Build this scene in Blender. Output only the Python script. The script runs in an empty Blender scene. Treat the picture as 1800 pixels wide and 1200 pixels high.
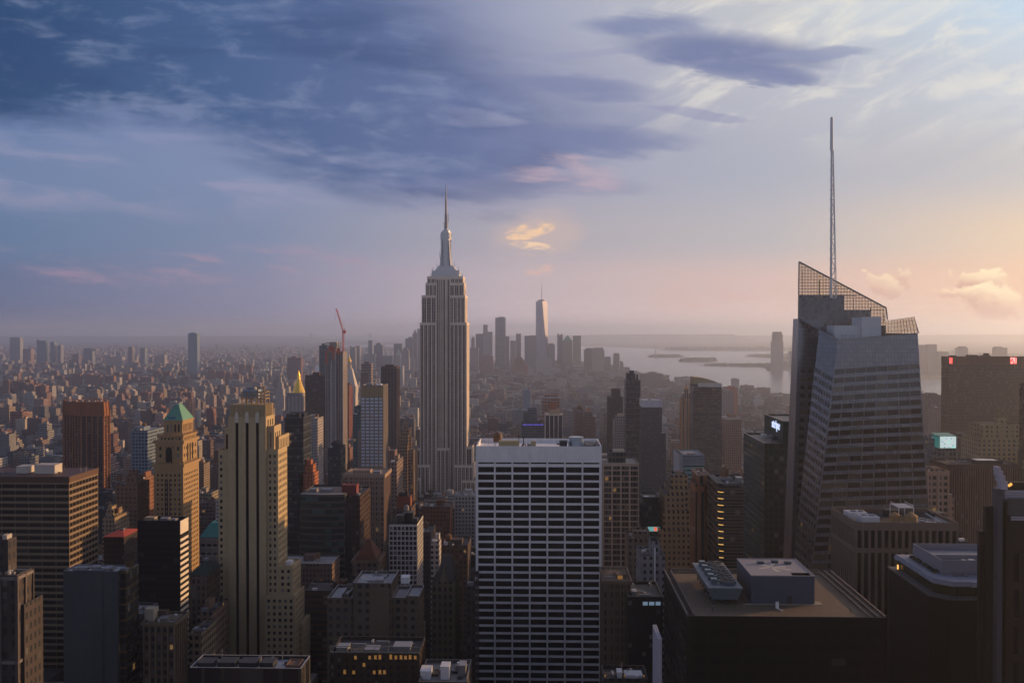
import bpy, math, random
from mathutils import Vector
random.seed(7)
R = math.radians
scene = bpy.context.scene
COL = scene.collection

# ------------------------------------------------------------------ camera
H = 265.0                      # eye height above the street, an observation deck
F = 1740.0                     # focal length in pixels of the 1800 x 1200 photograph
YAW = math.atan(53 / 1740.0)
PITCH = math.atan(20 / 1740.0)
cam_d = bpy.data.cameras.new("camera")
cam_d.sensor_width = 36.0
cam_d.lens = F / 1800 * 36
cam_d.clip_start = 1.0
cam_d.clip_end = 120000
cam = bpy.data.objects.new("camera", cam_d)
COL.objects.link(cam)
cam.location = (0, 0, H)
cam.rotation_euler = (R(90) - PITCH, 0, YAW)
scene.camera = cam

# ------------------------------------------------------------------ exposure
scene.view_settings.view_transform = 'Standard'
scene.view_settings.look = 'None'
scene.view_settings.exposure = 0.35
scene.view_settings.gamma = 1.0
scene.cycles.max_bounces = 5
scene.cycles.diffuse_bounces = 2
scene.cycles.glossy_bounces = 2
scene.cycles.transmission_bounces = 2
scene.cycles.volume_bounces = 3
scene.cycles.transparent_max_bounces = 6
scene.cycles.sample_clamp_indirect = 4.0
scene.cycles.use_denoising = True

# ------------------------------------------------------------------ node helpers
def lin(r, g, b, k=1.0):
    f = lambda c: (c / 255 / 12.92 if c <= 10 else ((c / 255 + .055) / 1.055) ** 2.4)
    return (f(r) * k, f(g) * k, f(b) * k, 1.0)

class E:
    """A socket with arithmetic: builds Math nodes in the tree NT."""
    def __init__(s, sock): s.s = sock
    def __add__(a, b): return m_('ADD', a, b)
    __radd__ = __add__
    def __mul__(a, b): return m_('MULTIPLY', a, b)
    __rmul__ = __mul__
    def __sub__(a, b): return m_('SUBTRACT', a, b)
    def __rsub__(a, b): return m_('SUBTRACT', b, a)
    def __truediv__(a, b): return m_('DIVIDE', a, b)
NT = None
def put(sock, v):
    if isinstance(v, E): NT.links.new(v.s, sock)
    elif isinstance(v, bpy.types.NodeSocket): NT.links.new(v, sock)
    else: sock.default_value = v
def nd(t, **k):
    n = NT.nodes.new(t)
    for a, b in k.items(): setattr(n, a, b)
    return n
def m_(op, a, b=None, c=None, clamp=False):
    n = nd('ShaderNodeMath', operation=op, use_clamp=clamp)
    put(n.inputs[0], a)
    if b is not None: put(n.inputs[1], b)
    if c is not None: put(n.inputs[2], c)
    return E(n.outputs[0])
def smooth(x, a, b):
    n = nd('ShaderNodeMapRange', interpolation_type='SMOOTHSTEP')
    put(n.inputs['Value'], x); n.inputs['From Min'].default_value = a; n.inputs['From Max'].default_value = b
    return E(n.outputs[0])
def xyz(x, y, z):
    n = nd('ShaderNodeCombineXYZ')
    for i, v in enumerate((x, y, z)): put(n.inputs[i], v)
    return E(n.outputs[0])
def noise(v, scale=1.0, detail=5.0, rough=.55, dist=0.0):
    n = nd('ShaderNodeTexNoise')
    put(n.inputs['Vector'], v); n.inputs['Scale'].default_value = scale; n.inputs['Detail'].default_value = detail
    n.inputs['Roughness'].default_value = rough; n.inputs['Distortion'].default_value = dist
    return E(n.outputs['Fac'])
def white(v):
    n = nd('ShaderNodeTexWhiteNoise', noise_dimensions='3D'); put(n.inputs['Vector'], v)
    return E(n.outputs['Value'])
def mixc(f, a, b, mode='MIX'):
    n = nd('ShaderNodeMix', data_type='RGBA', blend_type=mode)
    put(n.inputs[0], f); put(n.inputs[6], a); put(n.inputs[7], b)
    return E(n.outputs[2])
def ramp(f, stops):
    n = nd('ShaderNodeValToRGB'); put(n.inputs[0], f)
    el = n.color_ramp.elements
    while len(el) < len(stops): el.new(.5)
    for e, (p, c) in zip(el, stops): e.position = p; e.color = c
    return E(n.outputs[0])
def curve(x, pts, x0, x1, y0, y1):
    n = nd('ShaderNodeFloatCurve')
    c = n.mapping.curves[0]
    q = [((px - x0) / (x1 - x0), (py - y0) / (y1 - y0)) for px, py in pts]
    while len(c.points) < len(q): c.points.new(.5, .5)
    for p, l in zip(c.points, q): p.location = l
    n.mapping.update()
    put(n.inputs['Value'], m_('MULTIPLY_ADD', x, 1 / (x1 - x0), -x0 / (x1 - x0), clamp=True))
    return m_('MULTIPLY_ADD', E(n.outputs[0]), y1 - y0, y0)

# ------------------------------------------------------------------ sky
SUN_EL, SUN_AZ = R(8.0), R(26.0)       # low in the south-west, ahead of the camera's right hand
world = bpy.data.worlds.new("World")
scene.world = world
world.use_nodes = True
NT = world.node_tree
NT.nodes.clear()
def build_sky():
    K = 7.85                            # radiances below are multiplied by the Background strength of 0.1
    tc = nd('ShaderNodeTexCoord'); sp = nd('ShaderNodeSeparateXYZ'); NT.links.new(tc.outputs['Generated'], sp.inputs[0])
    dx, dy, dz = (E(o) for o in sp.outputs)
    ny = m_('MAXIMUM', dy, .12)
    X = dx / ny * 17.4 + 9.53           # degrees-like units across the southern sky
    Y = 5.8 - dz / ny * 17.4
    fx = m_('MULTIPLY', X, 1 / 18.0, clamp=True)
    rows = [(5.9, [(92, 102, 138), (132, 132, 164), (222, 200, 206), (244, 210, 200), (240, 200, 178)]),
            (5.0, [(100, 114, 148), (136, 138, 166), (196, 180, 186), (220, 190, 182), (248, 204, 172)]),
            (4.2, [(100, 124, 158), (126, 140, 170), (174, 168, 178), (188, 184, 188), (234, 208, 182)]),
            (3.0, [(112, 132, 168), (128, 142, 176), (158, 160, 184), (174, 177, 191), (200, 197, 198)]),
            (1.5, [(112, 132, 176), (128, 140, 180), (158, 162, 188), (186, 187, 198), (200, 208, 218)]),
            (0.0, [(100, 124, 168), (118, 134, 174), (158, 163, 188), (200, 202, 206), (196, 218, 236)]),
            (-3.4, [(58, 74, 116), (100, 110, 150), (255, 232, 240), (255, 240, 240), (255, 240, 240)])]
    ramps = [(y, ramp(fx, [(i / 4, lin(*c, K * (1 if y > -1 else 2.0))) for i, c in enumerate(cs)])) for y, cs in rows]
    col = ramps[0][1]
    for (ya, _), (yb, cb) in zip(ramps, ramps[1:]):
        col = mixc(smooth(Y, ya, yb), col, cb)
    # shared noises, stretched along the wind
    big = noise(xyz(X * .16, Y * .62 - X * .05, 1.7), 1.0, 7, .6, .35)
    mid = noise(xyz(X * .42, Y * 1.9 - X * .22, 4.1), 1.0, 7, .58, .5)
    fine = noise(xyz(X * 1.1, Y * 4.5 - X * .35, 9.3), 1.0, 6, .6, .3)
    # high thin texture, upper right
    diag = noise(xyz(X * .22 + Y * .25, Y * 1.1 + X * .42, 2.2), 1.0, 8, .62, .6)
    hi = smooth(diag, .46, .72) * smooth(X, 9.5, 13) * smooth(Y, 3.4, .6)
    col = mixc(hi * .6, col, lin(232, 228, 220, K))
    veil = smooth(diag, .5, .3) * smooth(X, 10, 14) * smooth(Y, 4.4, 1.6)
    col = mixc(veil * .35, col, lin(172, 180, 198, K))
    # pale streaks under the great cloud, on the left
    st = smooth(mid, .47, .66) * smooth(Y, 2.0, 2.8) * smooth(Y, 4.1, 3.3) * smooth(X, 11, 7)
    col = mixc(st * .6, col, lin(158, 156, 184, K))
    low = smooth(mid * .6 + fine * .4, .5, .64) * smooth(Y, 4.2, 4.5) * smooth(Y, 5.25, 4.8) * smooth(X, 9.0, 5.0)
    col = mixc(low * .5, col, lin(186, 150, 170, K))
    band = smooth(mid * .5 + big * .5, .52, .64) * smooth(Y, 4.4, 5.0) * smooth(Y, 5.7, 5.3) * smooth(X, 8.5, 11)
    col = mixc(band * .45, col, lin(226, 176, 160, K))
    # the great dark cloud
    Yn = Y + (mid - .5) * 1.0 + (big - .5) * .8 + (fine - .5) * .45
    bot = curve(X, [(-6, 2.2), (0, 2.35), (2.5, 2.45), (4.3, 2.95), (6.2, 3.55), (8.5, 3.75), (10.2, 3.2), (12.3, 2.6), (14, 2.5)], -6, 14, -4, 4)
    top = curve(X, [(-6, -3.6), (0, -3), (5.0, -2.7), (7.0, -1.5), (8.5, -.2), (9.5, .5), (11.4, 1.45), (12.5, 2.3), (14, 2.9)], -6, 14, -4, 4)
    dark = smooth((Yn - top) * .62, -.35, 1.5) * smooth((bot - Yn) * 1.1, -.15, .85)
    gap = smooth(noise(xyz(X * .3, Y * 2.4 - X * .1, 7.7), 1, 5, .5, .3), .56, .7) * smooth(X, 6.5, 10.5)
    dark = dark * (1 - gap * .75)
    cc = ramp(m_('MULTIPLY', X, 1 / 13.0, clamp=True), [(0, lin(42, 74, 114, K)), (.3, lin(66, 94, 138, K)), (.62, lin(94, 110, 154, K)), (1, lin(130, 139, 172, K))])
    wisp = noise(xyz(X * .55 + 3, Y * 2.6 - X * .18, 6.3), 1.0, 9, .66, .8)
    cot = noise(xyz(X * 1.15, Y * 2.3 - X * .2, 12.3), 1.0, 9, .6, .4)
    lumps = smooth(mid * .2 + big * .2 + wisp * .3 + cot * .35, .5, .64)
    cc = mixc(lumps * .62, cc, lin(128, 142, 176, K))
    cc = mixc(smooth(big, .5, .36) * .45, cc, lin(38, 66, 112, K))
    col = mixc(dark * .96, col, cc)
    # the lens-shaped cloud and its tail
    def blob(cx, cy, rx, ry, slope, a=1.0, n=.6, soft=.9):
        ux = (X - cx) / rx
        uy = (Y - cy - (X - cx) * slope + (mid - .5) * n + (fine - .5) * n * .5) / ry
        r = ux * ux + uy * uy
        return smooth(r + (mid - .5) * 1.1 + (fine - .5) * .5, 1.2, 1.2 - soft) * a
    def over(col, mask, c): return mixc(m_('MINIMUM', mask, 1), col, lin(*c, K))
    cream = smooth(noise(xyz(X * .75 + Y * .2, Y * 1.5 + X * .35, 8.8), 1.0, 9, .64, .5), .46, .66) * smooth(X, 10.2, 12.5) * smooth(Y, 3.2, 1.2)
    col = over(col, cream * .55, (240, 234, 220))
    col = over(col, blob(12.7, .98, 2.2, .42, .10, .95, .5, 1.2), (112, 124, 164))
    col = over(col, blob(11.3, .48, 1.3, .22, .0, .85, .5, 1.2), (122, 134, 172))
    col = mixc(lumps * .45 * blob(12.6, .95, 2.4, .5, .10, 1, .5, 1.2), col, lin(168, 174, 198, K))
    col = over(col, blob(14.2, 1.02, 1.2, .10, -.04, .7, .4), (140, 150, 182))
    col = over(col, blob(13.2, 1.35, 1.3, .2, .10, .8, .5), (116, 128, 168))
    col = over(col, blob(12.2, 2.02, 1.0, .10, .14, .6, .3), (146, 150, 182))
    col = over(col, blob(10.2, 1.0, 1.3, .08, -.06, .5, .3), (150, 154, 184))
    col = over(col, blob(10.1, 1.52, 1.5, .24, .10, .75, .5, 1.2), (120, 130, 168))
    col = over(col, blob(10.2, 2.5, 2.2, .34, .03, .8, .6, 1.2), (114, 126, 166))
    col = over(col, blob(9.6, 3.3, 2.0, .3, .02, .55, .6, 1.2), (132, 138, 170))
    # rosy patch, the lit gap and the small cumulus
    col = over(col, blob(9.9, 3.12, 1.1, .36, .05, .75, 1.1) * smooth(wisp, .36, .6) * .8, (196, 172, 184))
    tear = smooth(noise(xyz(X * 2.6, Y * 6.5 + X * .9, 5.1), 1.0, 8, .68, .7), .36, .62)
    col = over(col, blob(9.45, 4.15, .9, .5, -.1, .35, .8, 1.1), (226, 190, 172))
    col = over(col, blob(9.3, 4.02, .45, .16, -.2, 1.0, .5) * tear, (250, 208, 166))
    col = over(col, blob(9.35, 4.36, .42, .12, .14, 1., .4) * tear, (252, 214, 176))
    col = over(col, blob(9.5, 4.72, .3, .08, -.1, .5, .4) * tear, (240, 190, 168))
    col = over(col, blob(9.6, 5.75, .9, .1, .0, .5, .3), (196, 160, 166))
    puff = noise(xyz(X * 2.3, Y * 3.0, 3.3), 1, 9, .62, .25)
    def cum(col, cx, cy, rx, ry, a):
        ux = (X - cx) / rx; uy = (Y - cy + (puff - .5) * .95) / ry; ux = ux + (puff - .5) * 2.2 + (cot - .5) * 1.4
        msk = smooth(ux * ux + uy * uy + (fine - .5) * .6, 1.05, .6) * a
        lit = smooth(uy * -1.0 + ux * .3 + (puff - .5) * 2.5, -.7, .7)
        return mixc(msk, col, mixc(lit, lin(206, 152, 140, K), lin(255, 232, 190, K * 1.15)))
    col = cum(col, 17.2, 4.95, .55, .22, .8)
    col = cum(col, 17.4, 5.3, .5, .3, .75)
    col = cum(col, 16.95, 5.2, .6, .14, .6)
    col = cum(col, 15.5, 5.02, .3, .2, .5)
    col = cum(col, 15.8, 4.86, .2, .14, .35)
    # the rest of the dome
    sky = nd('ShaderNodeTexSky', sky_type='NISHITA', sun_disc=False)
    sky.sun_elevation = SUN_EL; sky.sun_rotation = R(90) - SUN_AZ
    sky.air_density = 1.3; sky.dust_density = 2.5; sky.ozone_density = 2.0
    up = smooth(dz, .02, .6)
    dome = mixc(.85, E(sky.outputs[0]), mixc(up, lin(188, 190, 210, K * 1.5), lin(80, 92, 124, K)))
    w = smooth(dy, .22, .6) * smooth(dz, .75, .45)
    col = mixc(w, dome, col)
    bg = nd('ShaderNodeBackground'); put(bg.inputs[0], col); bg.inputs[1].default_value = 0.1
    out = nd('ShaderNodeOutputWorld'); NT.links.new(bg.outputs[0], out.inputs[0])
build_sky()

# ------------------------------------------------------------------ sun
sun_d = bpy.data.lights.new("sun", 'SUN')
sun_d.energy = 3.9
sun_d.angle = R(.55)
sun_d.color = (1.0, .57, .24)
sun = bpy.data.objects.new("sun", sun_d)
COL.objects.link(sun)
to_sun = Vector((math.cos(SUN_EL) * math.cos(SUN_AZ), math.cos(SUN_EL) * math.sin(SUN_AZ), math.sin(SUN_EL)))
sun.rotation_euler = to_sun.to_track_quat('Z', 'Y').to_euler()
sun.location = to_sun * 3000

# ------------------------------------------------------------------ from the photograph's pixels to the place
cp, sp_, cy, sy = math.cos(PITCH), math.sin(PITCH), math.cos(YAW), math.sin(YAW)
FW = Vector((-sy * cp, cy * cp, -sp_)); RT = Vector((cy, sy, 0)); UP = RT.cross(FW)
def ray(px, py): return FW + RT * ((px - 900) / F) - UP * ((py - 600) / F)
def at(px, py, D):
    """The point at southward distance D seen at pixel (px, py)."""
    d = ray(px, py); t = D / d.y
    return Vector((d.x * t, D, H + d.z * t))
def ground(px, py, z=0.0):
    d = ray(px, py); t = (z - H) / d.z
    return Vector((d.x * t, d.y * t, z))
def gx(px, D): return at(px, 580, D).x
def gz(py, D, px=900): return at(px, py, D).z
def proj(p):
    q = Vector(p) - Vector((0, 0, H)); d = q.dot(FW)
    if d < 1: return None
    return (900 + F * q.dot(RT) / d, 600 - F * q.dot(UP) / d)

# ------------------------------------------------------------------ meshes and objects
ORG = {}
class MB:
    """Collects faces; build() links them as ONE mesh object."""
    def __init__(s): s.v = []; s.f = []; s.m = []; s.t = []; s.p = []; s.q = []; s.tint = (.3, .3, .3); s.pat = (0, 3.5, .5, .5); s.q_ = (0, 0, 0, 0)
    def face(s, pts, m=0):
        n = len(s.v); s.v += [tuple(p) for p in pts]; s.f.append(tuple(range(n, n + len(pts)))); s.m.append(m)
        s.t.append(s.tint); s.p.append(s.pat); s.q.append(s.q_)
    def quad(s, a, b, c, d, m=0): s.face((a, b, c, d), m)
    def box(s, x0, x1, y0, y1, z0, z1, m=0, bottom=False):
        s.prism([(x0, y0), (x1, y0), (x1, y1), (x0, y1)], z0, z1, m, bottom)
    def prism(s, poly, z0, z1, m=0, bottom=False, top=None):
        tp = top or poly; n = len(poly)
        for i in range(n):
            j = (i + 1) % n
            s.face(((*poly[i], z0), (*poly[j], z0), (*tp[j], z1), (*tp[i], z1)), m)
        s.face([(*p, z1) for p in tp], m)
        if bottom: s.face([(*p, z0) for p in reversed(poly)], m)
    def walls(s, x0, x1, y0, y1, z0, z1, m=0):
        c = [(x0, y0), (x1, y0), (x1, y1), (x0, y1)]
        for i in range(4):
            j = (i + 1) % 4
            s.face(((*c[i], z0), (*c[j], z0), (*c[j], z1), (*c[i], z1)), m)
    def roof(s, x0, x1, y0, y1, z, par=1.0, t=.4, m=0):
        """A flat roof inside a parapet: the rim is at z, the deck par lower."""
        i0, i1, j0, j1 = x0 + t, x1 - t, y0 + t, y1 - t
        for a, b in (((x0, y0), (x1, y0)), ((x1, y0), (x1, y1)), ((x1, y1), (x0, y1)), ((x0, y1), (x0, y0))):
            ia = (min(max(a[0], i0), i1), min(max(a[1], j0), j1)); ib = (min(max(b[0], i0), i1), min(max(b[1], j0), j1))
            s.face(((*a, z), (*b, z), (*ib, z), (*ia, z)), m)
            s.face(((*ib, z), (*ib, z - par), (*ia, z - par), (*ia, z)), m)
        s.face(((i0, j0, z - par), (i1, j0, z - par), (i1, j1, z - par), (i0, j1, z - par)), m)
    def block(s, x0, x1, y0, y1, z0, z1, par=1.0, m=0):
        s.walls(x0, x1, y0, y1, z0, z1, m); s.roof(x0, x1, y0, y1, z1, par, m=m)
    def cyl(s, cx, cy, r, z0, z1, n=12, r2=None, m=0, bottom=False):
        r2 = r if r2 is None else r2
        P = lambda rr: [(cx + rr * math.cos(6.28318 * k / n), cy + rr * math.sin(6.28318 * k / n)) for k in range(n)]
        s.prism(P(r), z0, z1, m, bottom, P(max(r2, .01)))
    def bar(s, a, b, r=.3, m=0):
        """A square bar from a to b."""
        a, b = Vector(a), Vector(b); d = (b - a).normalized()
        u = d.cross(Vector((0, 0, 1)) if abs(d.z) < .9 else Vector((1, 0, 0))).normalized() * r; v = d.cross(u).normalized() * r
        A = [a + u + v, a - u + v, a - u - v, a + u - v]; Bq = [p + (b - a) for p in A]
        for i in range(4):
            j = (i + 1) % 4; s.quad(A[j], A[i], Bq[i], Bq[j], m)
        s.face(Bq, m); s.face(A[::-1], m)
    def build(s, name, mat, parent=None, kind=None, label=None):
        me = bpy.data.meshes.new(name)
        o3 = ORG.get(parent.name, Vector()) if parent else Vector()
        me.from_pydata([(x - o3.x, y - o3.y, z - o3.z) for x, y, z in s.v], [], s.f)
        for mm in (mat if isinstance(mat, (list, tuple)) else [mat]): me.materials.append(mm)
        me.polygons.foreach_set('material_index', s.m)
        mats = mat if isinstance(mat, (list, tuple)) else [mat]
        if CITY in mats:
            for nm, data, w in (('tint', s.t, 3), ('pat', s.p, 4), ('fin', s.q, 4)):
                at_ = me.attributes.new(nm, 'FLOAT_COLOR', 'FACE')
                at_.data.foreach_set('color', [c for d in data for c in (tuple(d) + (1.0,))[:4]])
        me.update()
        o = bpy.data.objects.new(name, me); COL.objects.link(o)
        if parent: o.parent = parent; ORG[o.name] = o3
        if kind: o['kind'] = kind
        if label: o['label'] = label
        return o
def tag(o, label, cat, group=None):
    o['label'] = label; o['category'] = cat
    if group: o['group'] = group
    return o
def thing(name, label, cat, loc, group=None):
    o = bpy.data.objects.new(name, None); COL.objects.link(o)
    o.location = loc; o.empty_display_size = 5; ORG[o.name] = Vector(loc)
    return tag(o, label, cat, group)

# ------------------------------------------------------------------ materials
def material(name, rgb, rough=.7, var=.2, scale=.15, metal=0.0, emit=0.0, spec=.22, streak=0.0):
    global NT
    m = bpy.data.materials.new(name); m.use_nodes = True; NT = m.node_tree
    b = NT.nodes['Principled BSDF']
    tc = nd('ShaderNodeTexCoord')
    n1 = noise(tc.outputs['Object'], scale, 6, .65)
    mp = nd('ShaderNodeMapping'); NT.links.new(tc.outputs['Object'], mp.inputs[0]); mp.inputs['Scale'].default_value = (1, 1, .08)
    n2 = noise(E(mp.outputs[0]), .9, 4, .6)
    k = 1 + (n1 - .5) * (var * 2.2) + (n2 - .5) * (streak * 2)
    put(b.inputs['Base Color'], mixc(1.0, (*rgb, 1), xyz(k, k, k), 'MULTIPLY'))
    b.inputs['Roughness'].default_value = rough; b.inputs['Metallic'].default_value = metal
    b.inputs['Specular IOR Level'].default_value = spec
    if emit: b.inputs['Emission Color'].default_value = (*rgb, 1); b.inputs['Emission Strength'].default_value = emit
    return m
def glass(name, rgb, pale=.12, pale_rgb=(.16, .16, .17), rough=.08, lit=0.0, sp=.4):
    """Window glass: most panes dark, some with blinds behind, a few lit."""
    global NT
    m = bpy.data.materials.new(name); m.use_nodes = True; NT = m.node_tree
    b = NT.nodes['Principled BSDF']
    oi = nd('ShaderNodeObjectInfo'); ge = nd('ShaderNodeNewGeometry')
    r = m_('FRACT', E(oi.outputs['Random']) * 7.13 + E(ge.outputs['Random Per Island']) * 3.7)
    r2 = m_('FRACT', r * 17.3)
    isp = m_('LESS_THAN', r, pale)
    c = mixc(isp * (r2 * .7 + .3), (*rgb, 1), (*pale_rgb, 1))
    put(b.inputs['Base Color'], c)
    tc = nd('ShaderNodeTexCoord')
    put(b.inputs['Roughness'], noise(tc.outputs['Object'], .3, 2, .5) * .1 + rough - .04)
    b.inputs['Specular IOR Level'].default_value = sp
    if lit:
        b.inputs['Emission Color'].default_value = (1, .55, .16, 1)
        put(b.inputs['Emission Strength'], m_('GREATER_THAN', r, 1 - lit) * (r2 * .16 + .03))
    return m
def panel_glass(name, rgb):
    """Reflective wall panels with fine joints and small differences from panel to panel."""
    global NT
    m = bpy.data.materials.new(name); m.use_nodes = True; NT = m.node_tree
    b = NT.nodes['Principled BSDF']
    tc = nd('ShaderNodeTexCoord'); so = nd('ShaderNodeSeparateXYZ'); NT.links.new(tc.outputs['Object'], so.inputs[0])
    x, y, z = (E(o) for o in so.outputs); u = (x + y * .8) / 1.7; v = z / 2.36
    joint = m_('MAXIMUM', m_('LESS_THAN', m_('FRACT', u), .09), m_('LESS_THAN', m_('FRACT', v), .07))
    r = white(xyz(m_('FLOOR', u), m_('FLOOR', v), 3.0))
    k = (r - .5) * .3 + 1
    c = mixc(joint, mixc(1.0, (*rgb, 1), xyz(k, k, k), 'MULTIPLY'), (.06, .06, .07, 1))
    put(b.inputs['Base Color'], c); put(b.inputs['Roughness'], r * .12 + .14)
    b.inputs['Metallic'].default_value = .35; b.inputs['Specular IOR Level'].default_value = .6
    return m
def lamp_material(name, rgb, s):
    return material(name, rgb, .5, .25, .6, emit=s)

def city_material():
    """Walls with rows of windows and weathered roofs, read from three attributes:
    tint = wall colour, pat = bay, storey, window width and height, fin = seed, lit share, glass tone, wall gloss."""
    global NT
    m = bpy.data.materials.new('city_facade'); m.use_nodes = True; NT = m.node_tree
    b = NT.nodes['Principled BSDF']
    def attr(n):
        a = nd('ShaderNodeAttribute', attribute_name=n); s = nd('ShaderNodeSeparateColor'); NT.links.new(a.outputs['Color'], s.inputs[0])
        return a, [E(o) for o in s.outputs], E(a.outputs['Alpha'])
    ta, _, _ = attr('tint')
    _, (bay, flo, ww), wh = attr('pat')
    _, (seed, litp, tone), gloss = attr('fin')
    tc = nd('ShaderNodeTexCoord'); so = nd('ShaderNodeSeparateXYZ'); NT.links.new(tc.outputs['Object'], so.inputs[0])
    sn = nd('ShaderNodeSeparateXYZ'); NT.links.new(tc.outputs['Normal'], sn.inputs[0])
    px, py, pz = (E(o) for o in so.outputs); nx, ny, nz = (E(o) for o in sn.outputs)
    side = m_('GREATER_THAN', m_('ABSOLUTE', nx), m_('ABSOLUTE', ny))
    u = px * (1 - side) + py * side + seed * 31.7
    iswall = m_('LESS_THAN', m_('ABSOLUTE', nz), .5)
    has = m_('GREATER_THAN', bay, .05)
    cu, cv = u / m_('MAXIMUM', bay, .1), pz / flo
    inu = m_('LESS_THAN', m_('ABSOLUTE', m_('FRACT', cu) - .5), ww * .5 + .0005)
    inv = m_('LESS_THAN', m_('ABSOLUTE', m_('FRACT', cv) - .5), wh * .5 + .0005)
    win = inu * inv * iswall * has
    cell = xyz(m_('FLOOR', cu) + side * 91, m_('FLOOR', cv), seed * 173.3)
    r1 = white(cell); r2 = m_('FRACT', r1 * 37.7)
    # wall
    pos = E(tc.outputs['Object'])
    mp = nd('ShaderNodeMapping'); put(mp.inputs[0], pos); mp.inputs['Scale'].default_value = (1, 1, .1)
    kw = (noise(E(mp.outputs[0]), .35, 4, .6) - .5) * .35 + (noise(pos, .06, 5, .65) - .5) * .5 + 1
    wall = mixc(1, E(ta.outputs['Color']), xyz(kw, kw, kw), 'MULTIPLY')
    # roof
    rs = white(xyz(seed * 911.3, 4, 2))
    rc = ramp(rs, [(0, (.03, .03, .033, 1)), (.35, (.08, .075, .075, 1)), (.6, (.13, .125, .12, 1)), (.8, (.22, .21, .21, 1)), (1, (.42, .42, .44, 1))])
    kr = (noise(pos, .12, 6, .7) - .5) * 1.1 + 1
    roof = mixc(1, rc, xyz(kr, kr, kr), 'MULTIPLY')
    solid = mixc(m_('GREATER_THAN', nz, .5) * has, wall, roof)
    # glass
    g = mixc(m_('LESS_THAN', r1, .2) * r2 * .6, mixc(tone, (.014, .016, .021, 1), (.11, .13, .15, 1)), (.22, .21, .20, 1))
    put(b.inputs['Base Color'], mixc(win, solid, g))
    rw = .8 - gloss * .6
    put(b.inputs['Roughness'], rw + (.14 - rw) * win)
    put(b.inputs['Specular IOR Level'], win * .25 + .12)
    lit = win * m_('GREATER_THAN', r1, 1 - litp * .5)
    b.inputs['Emission Color'].default_value = (1, .56, .2, 1)
    put(b.inputs['Emission Strength'], lit * (r2 * .16 + .02))
    return m
CITY = None
CITY = city_material()

# ------------------------------------------------------------------ facades with real openings
def even(n, frac, lo=0.0, hi=1.0):
    w = (hi - lo) / n
    return [(lo + (i + .5 - frac / 2) * w, lo + (i + .5 + frac / 2) * w) for i in range(n)]
def facade(mb, P00, P10, P11, P01, cols, rows, sb, wins, m=0, ymax=1215):
    """A wall with recessed openings; the corners run counter-clockwise as seen from outside. wins collects the panes."""
    P00, P10, P11, P01 = (Vector(p) for p in (P00, P10, P11, P01))
    pt = lambda s, t: (P00 * (1 - s) + P10 * s) * (1 - t) + (P01 * (1 - s) + P11 * s) * t
    n = (P10 - P00).cross(P01 - P00).normalized(); off = n * -sb
    rows = [r for r in rows if (lambda q: q is None or q[1] < ymax)(proj(pt(.5, r[1])))]
    t0 = 0.0
    for a, b in rows + [(1.0, 1.0)]:
        if a > t0: mb.quad(pt(0, t0), pt(1, t0), pt(1, a), pt(0, a), m)
        if b <= a: break
        s0 = 0.0
        for c, d in cols + [(1.0, 1.0)]:
            if c > s0: mb.quad(pt(s0, a), pt(c, a), pt(c, b), pt(s0, b), m)
            if d <= c: break
            o = [pt(c, a), pt(d, a), pt(d, b), pt(c, b)]; i_ = [p + off for p in o]
            for k in range(4):
                j = (k + 1) % 4; mb.quad(o[k], o[j], i_[j], i_[k], m)
            wins.append(i_)
            s0 = d
        t0 = b
def panes(root, wins, mat, name='window', limit=100):
    """Each pane a part of its own, the hundred that show largest; whatever is left over is one part."""
    def size(w):
        q = [proj(p) for p in w]
        if any(x is None for x in q): return 0
        xs = [a[0] for a in q]; ys = [a[1] for a in q]
        n = (w[1] - w[0]).cross(w[3] - w[0])
        if max(xs) < 0 or min(xs) > 1800 or min(ys) > 1200 or n.dot(w[0] - Vector((0, 0, H))) > 0: return 0
        return (max(xs) - min(xs)) * (max(ys) - min(ys))
    order = sorted(wins, key=size, reverse=True)
    for w in order[:limit]:
        mb = MB(); mb.face(w); mb.build(name, mat, root)
    if order[limit:]:
        mb = MB()
        for w in order[limit:]: mb.face(w)
        mb.build(name, mat, root, 'stuff')
def clad(mb, x0, x1, y0, y1, z0, z1, bay, fh, ww, wh, wins, sb=.4, sides='frl', edge=1.0, base=0.0, top=1.5, par=1.0, m=0, skip_roof=False):
    """A block whose shown sides carry real openings."""
    def rows():
        hh = z1 - z0; n = max(1, int((hh - base - top) / fh))
        lo = (hh - top - n * fh) / hh; hi = (hh - top) / hh
        return even(n, wh, lo, hi)
    def cols(w):
        n = max(1, round((w - 2 * edge) / bay)); return even(n, ww, edge / w, 1 - edge / w)
    c = {'f': ((x0, y0), (x1, y0)), 'r': ((x1, y0), (x1, y1)), 'b': ((x1, y1), (x0, y1)), 'l': ((x0, y1), (x0, y0))}
    for k, (a, b) in c.items():
        P = ((*a, z0), (*b, z0), (*b, z1), (*a, z1))
        if k in sides: facade(mb, *P, cols(math.hypot(a[0] - b[0], a[1] - b[1])), rows(), sb, wins, m)
        else: mb.quad(*P, m)
    if not skip_roof: mb.roof(x0, x1, y0, y1, z1, par, m=m)
FOOT = []                      # footprints taken by the buildings the photograph shows one by one
def foot(x0, x1, y0, y1, pad=3): FOOT.append((min(x0, x1) - pad, max(x0, x1) + pad, y0 - pad, y1 + pad))
ANCH = []                      # (screen x, distance, phrase) of the landmarks, for telling the small ones apart

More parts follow.
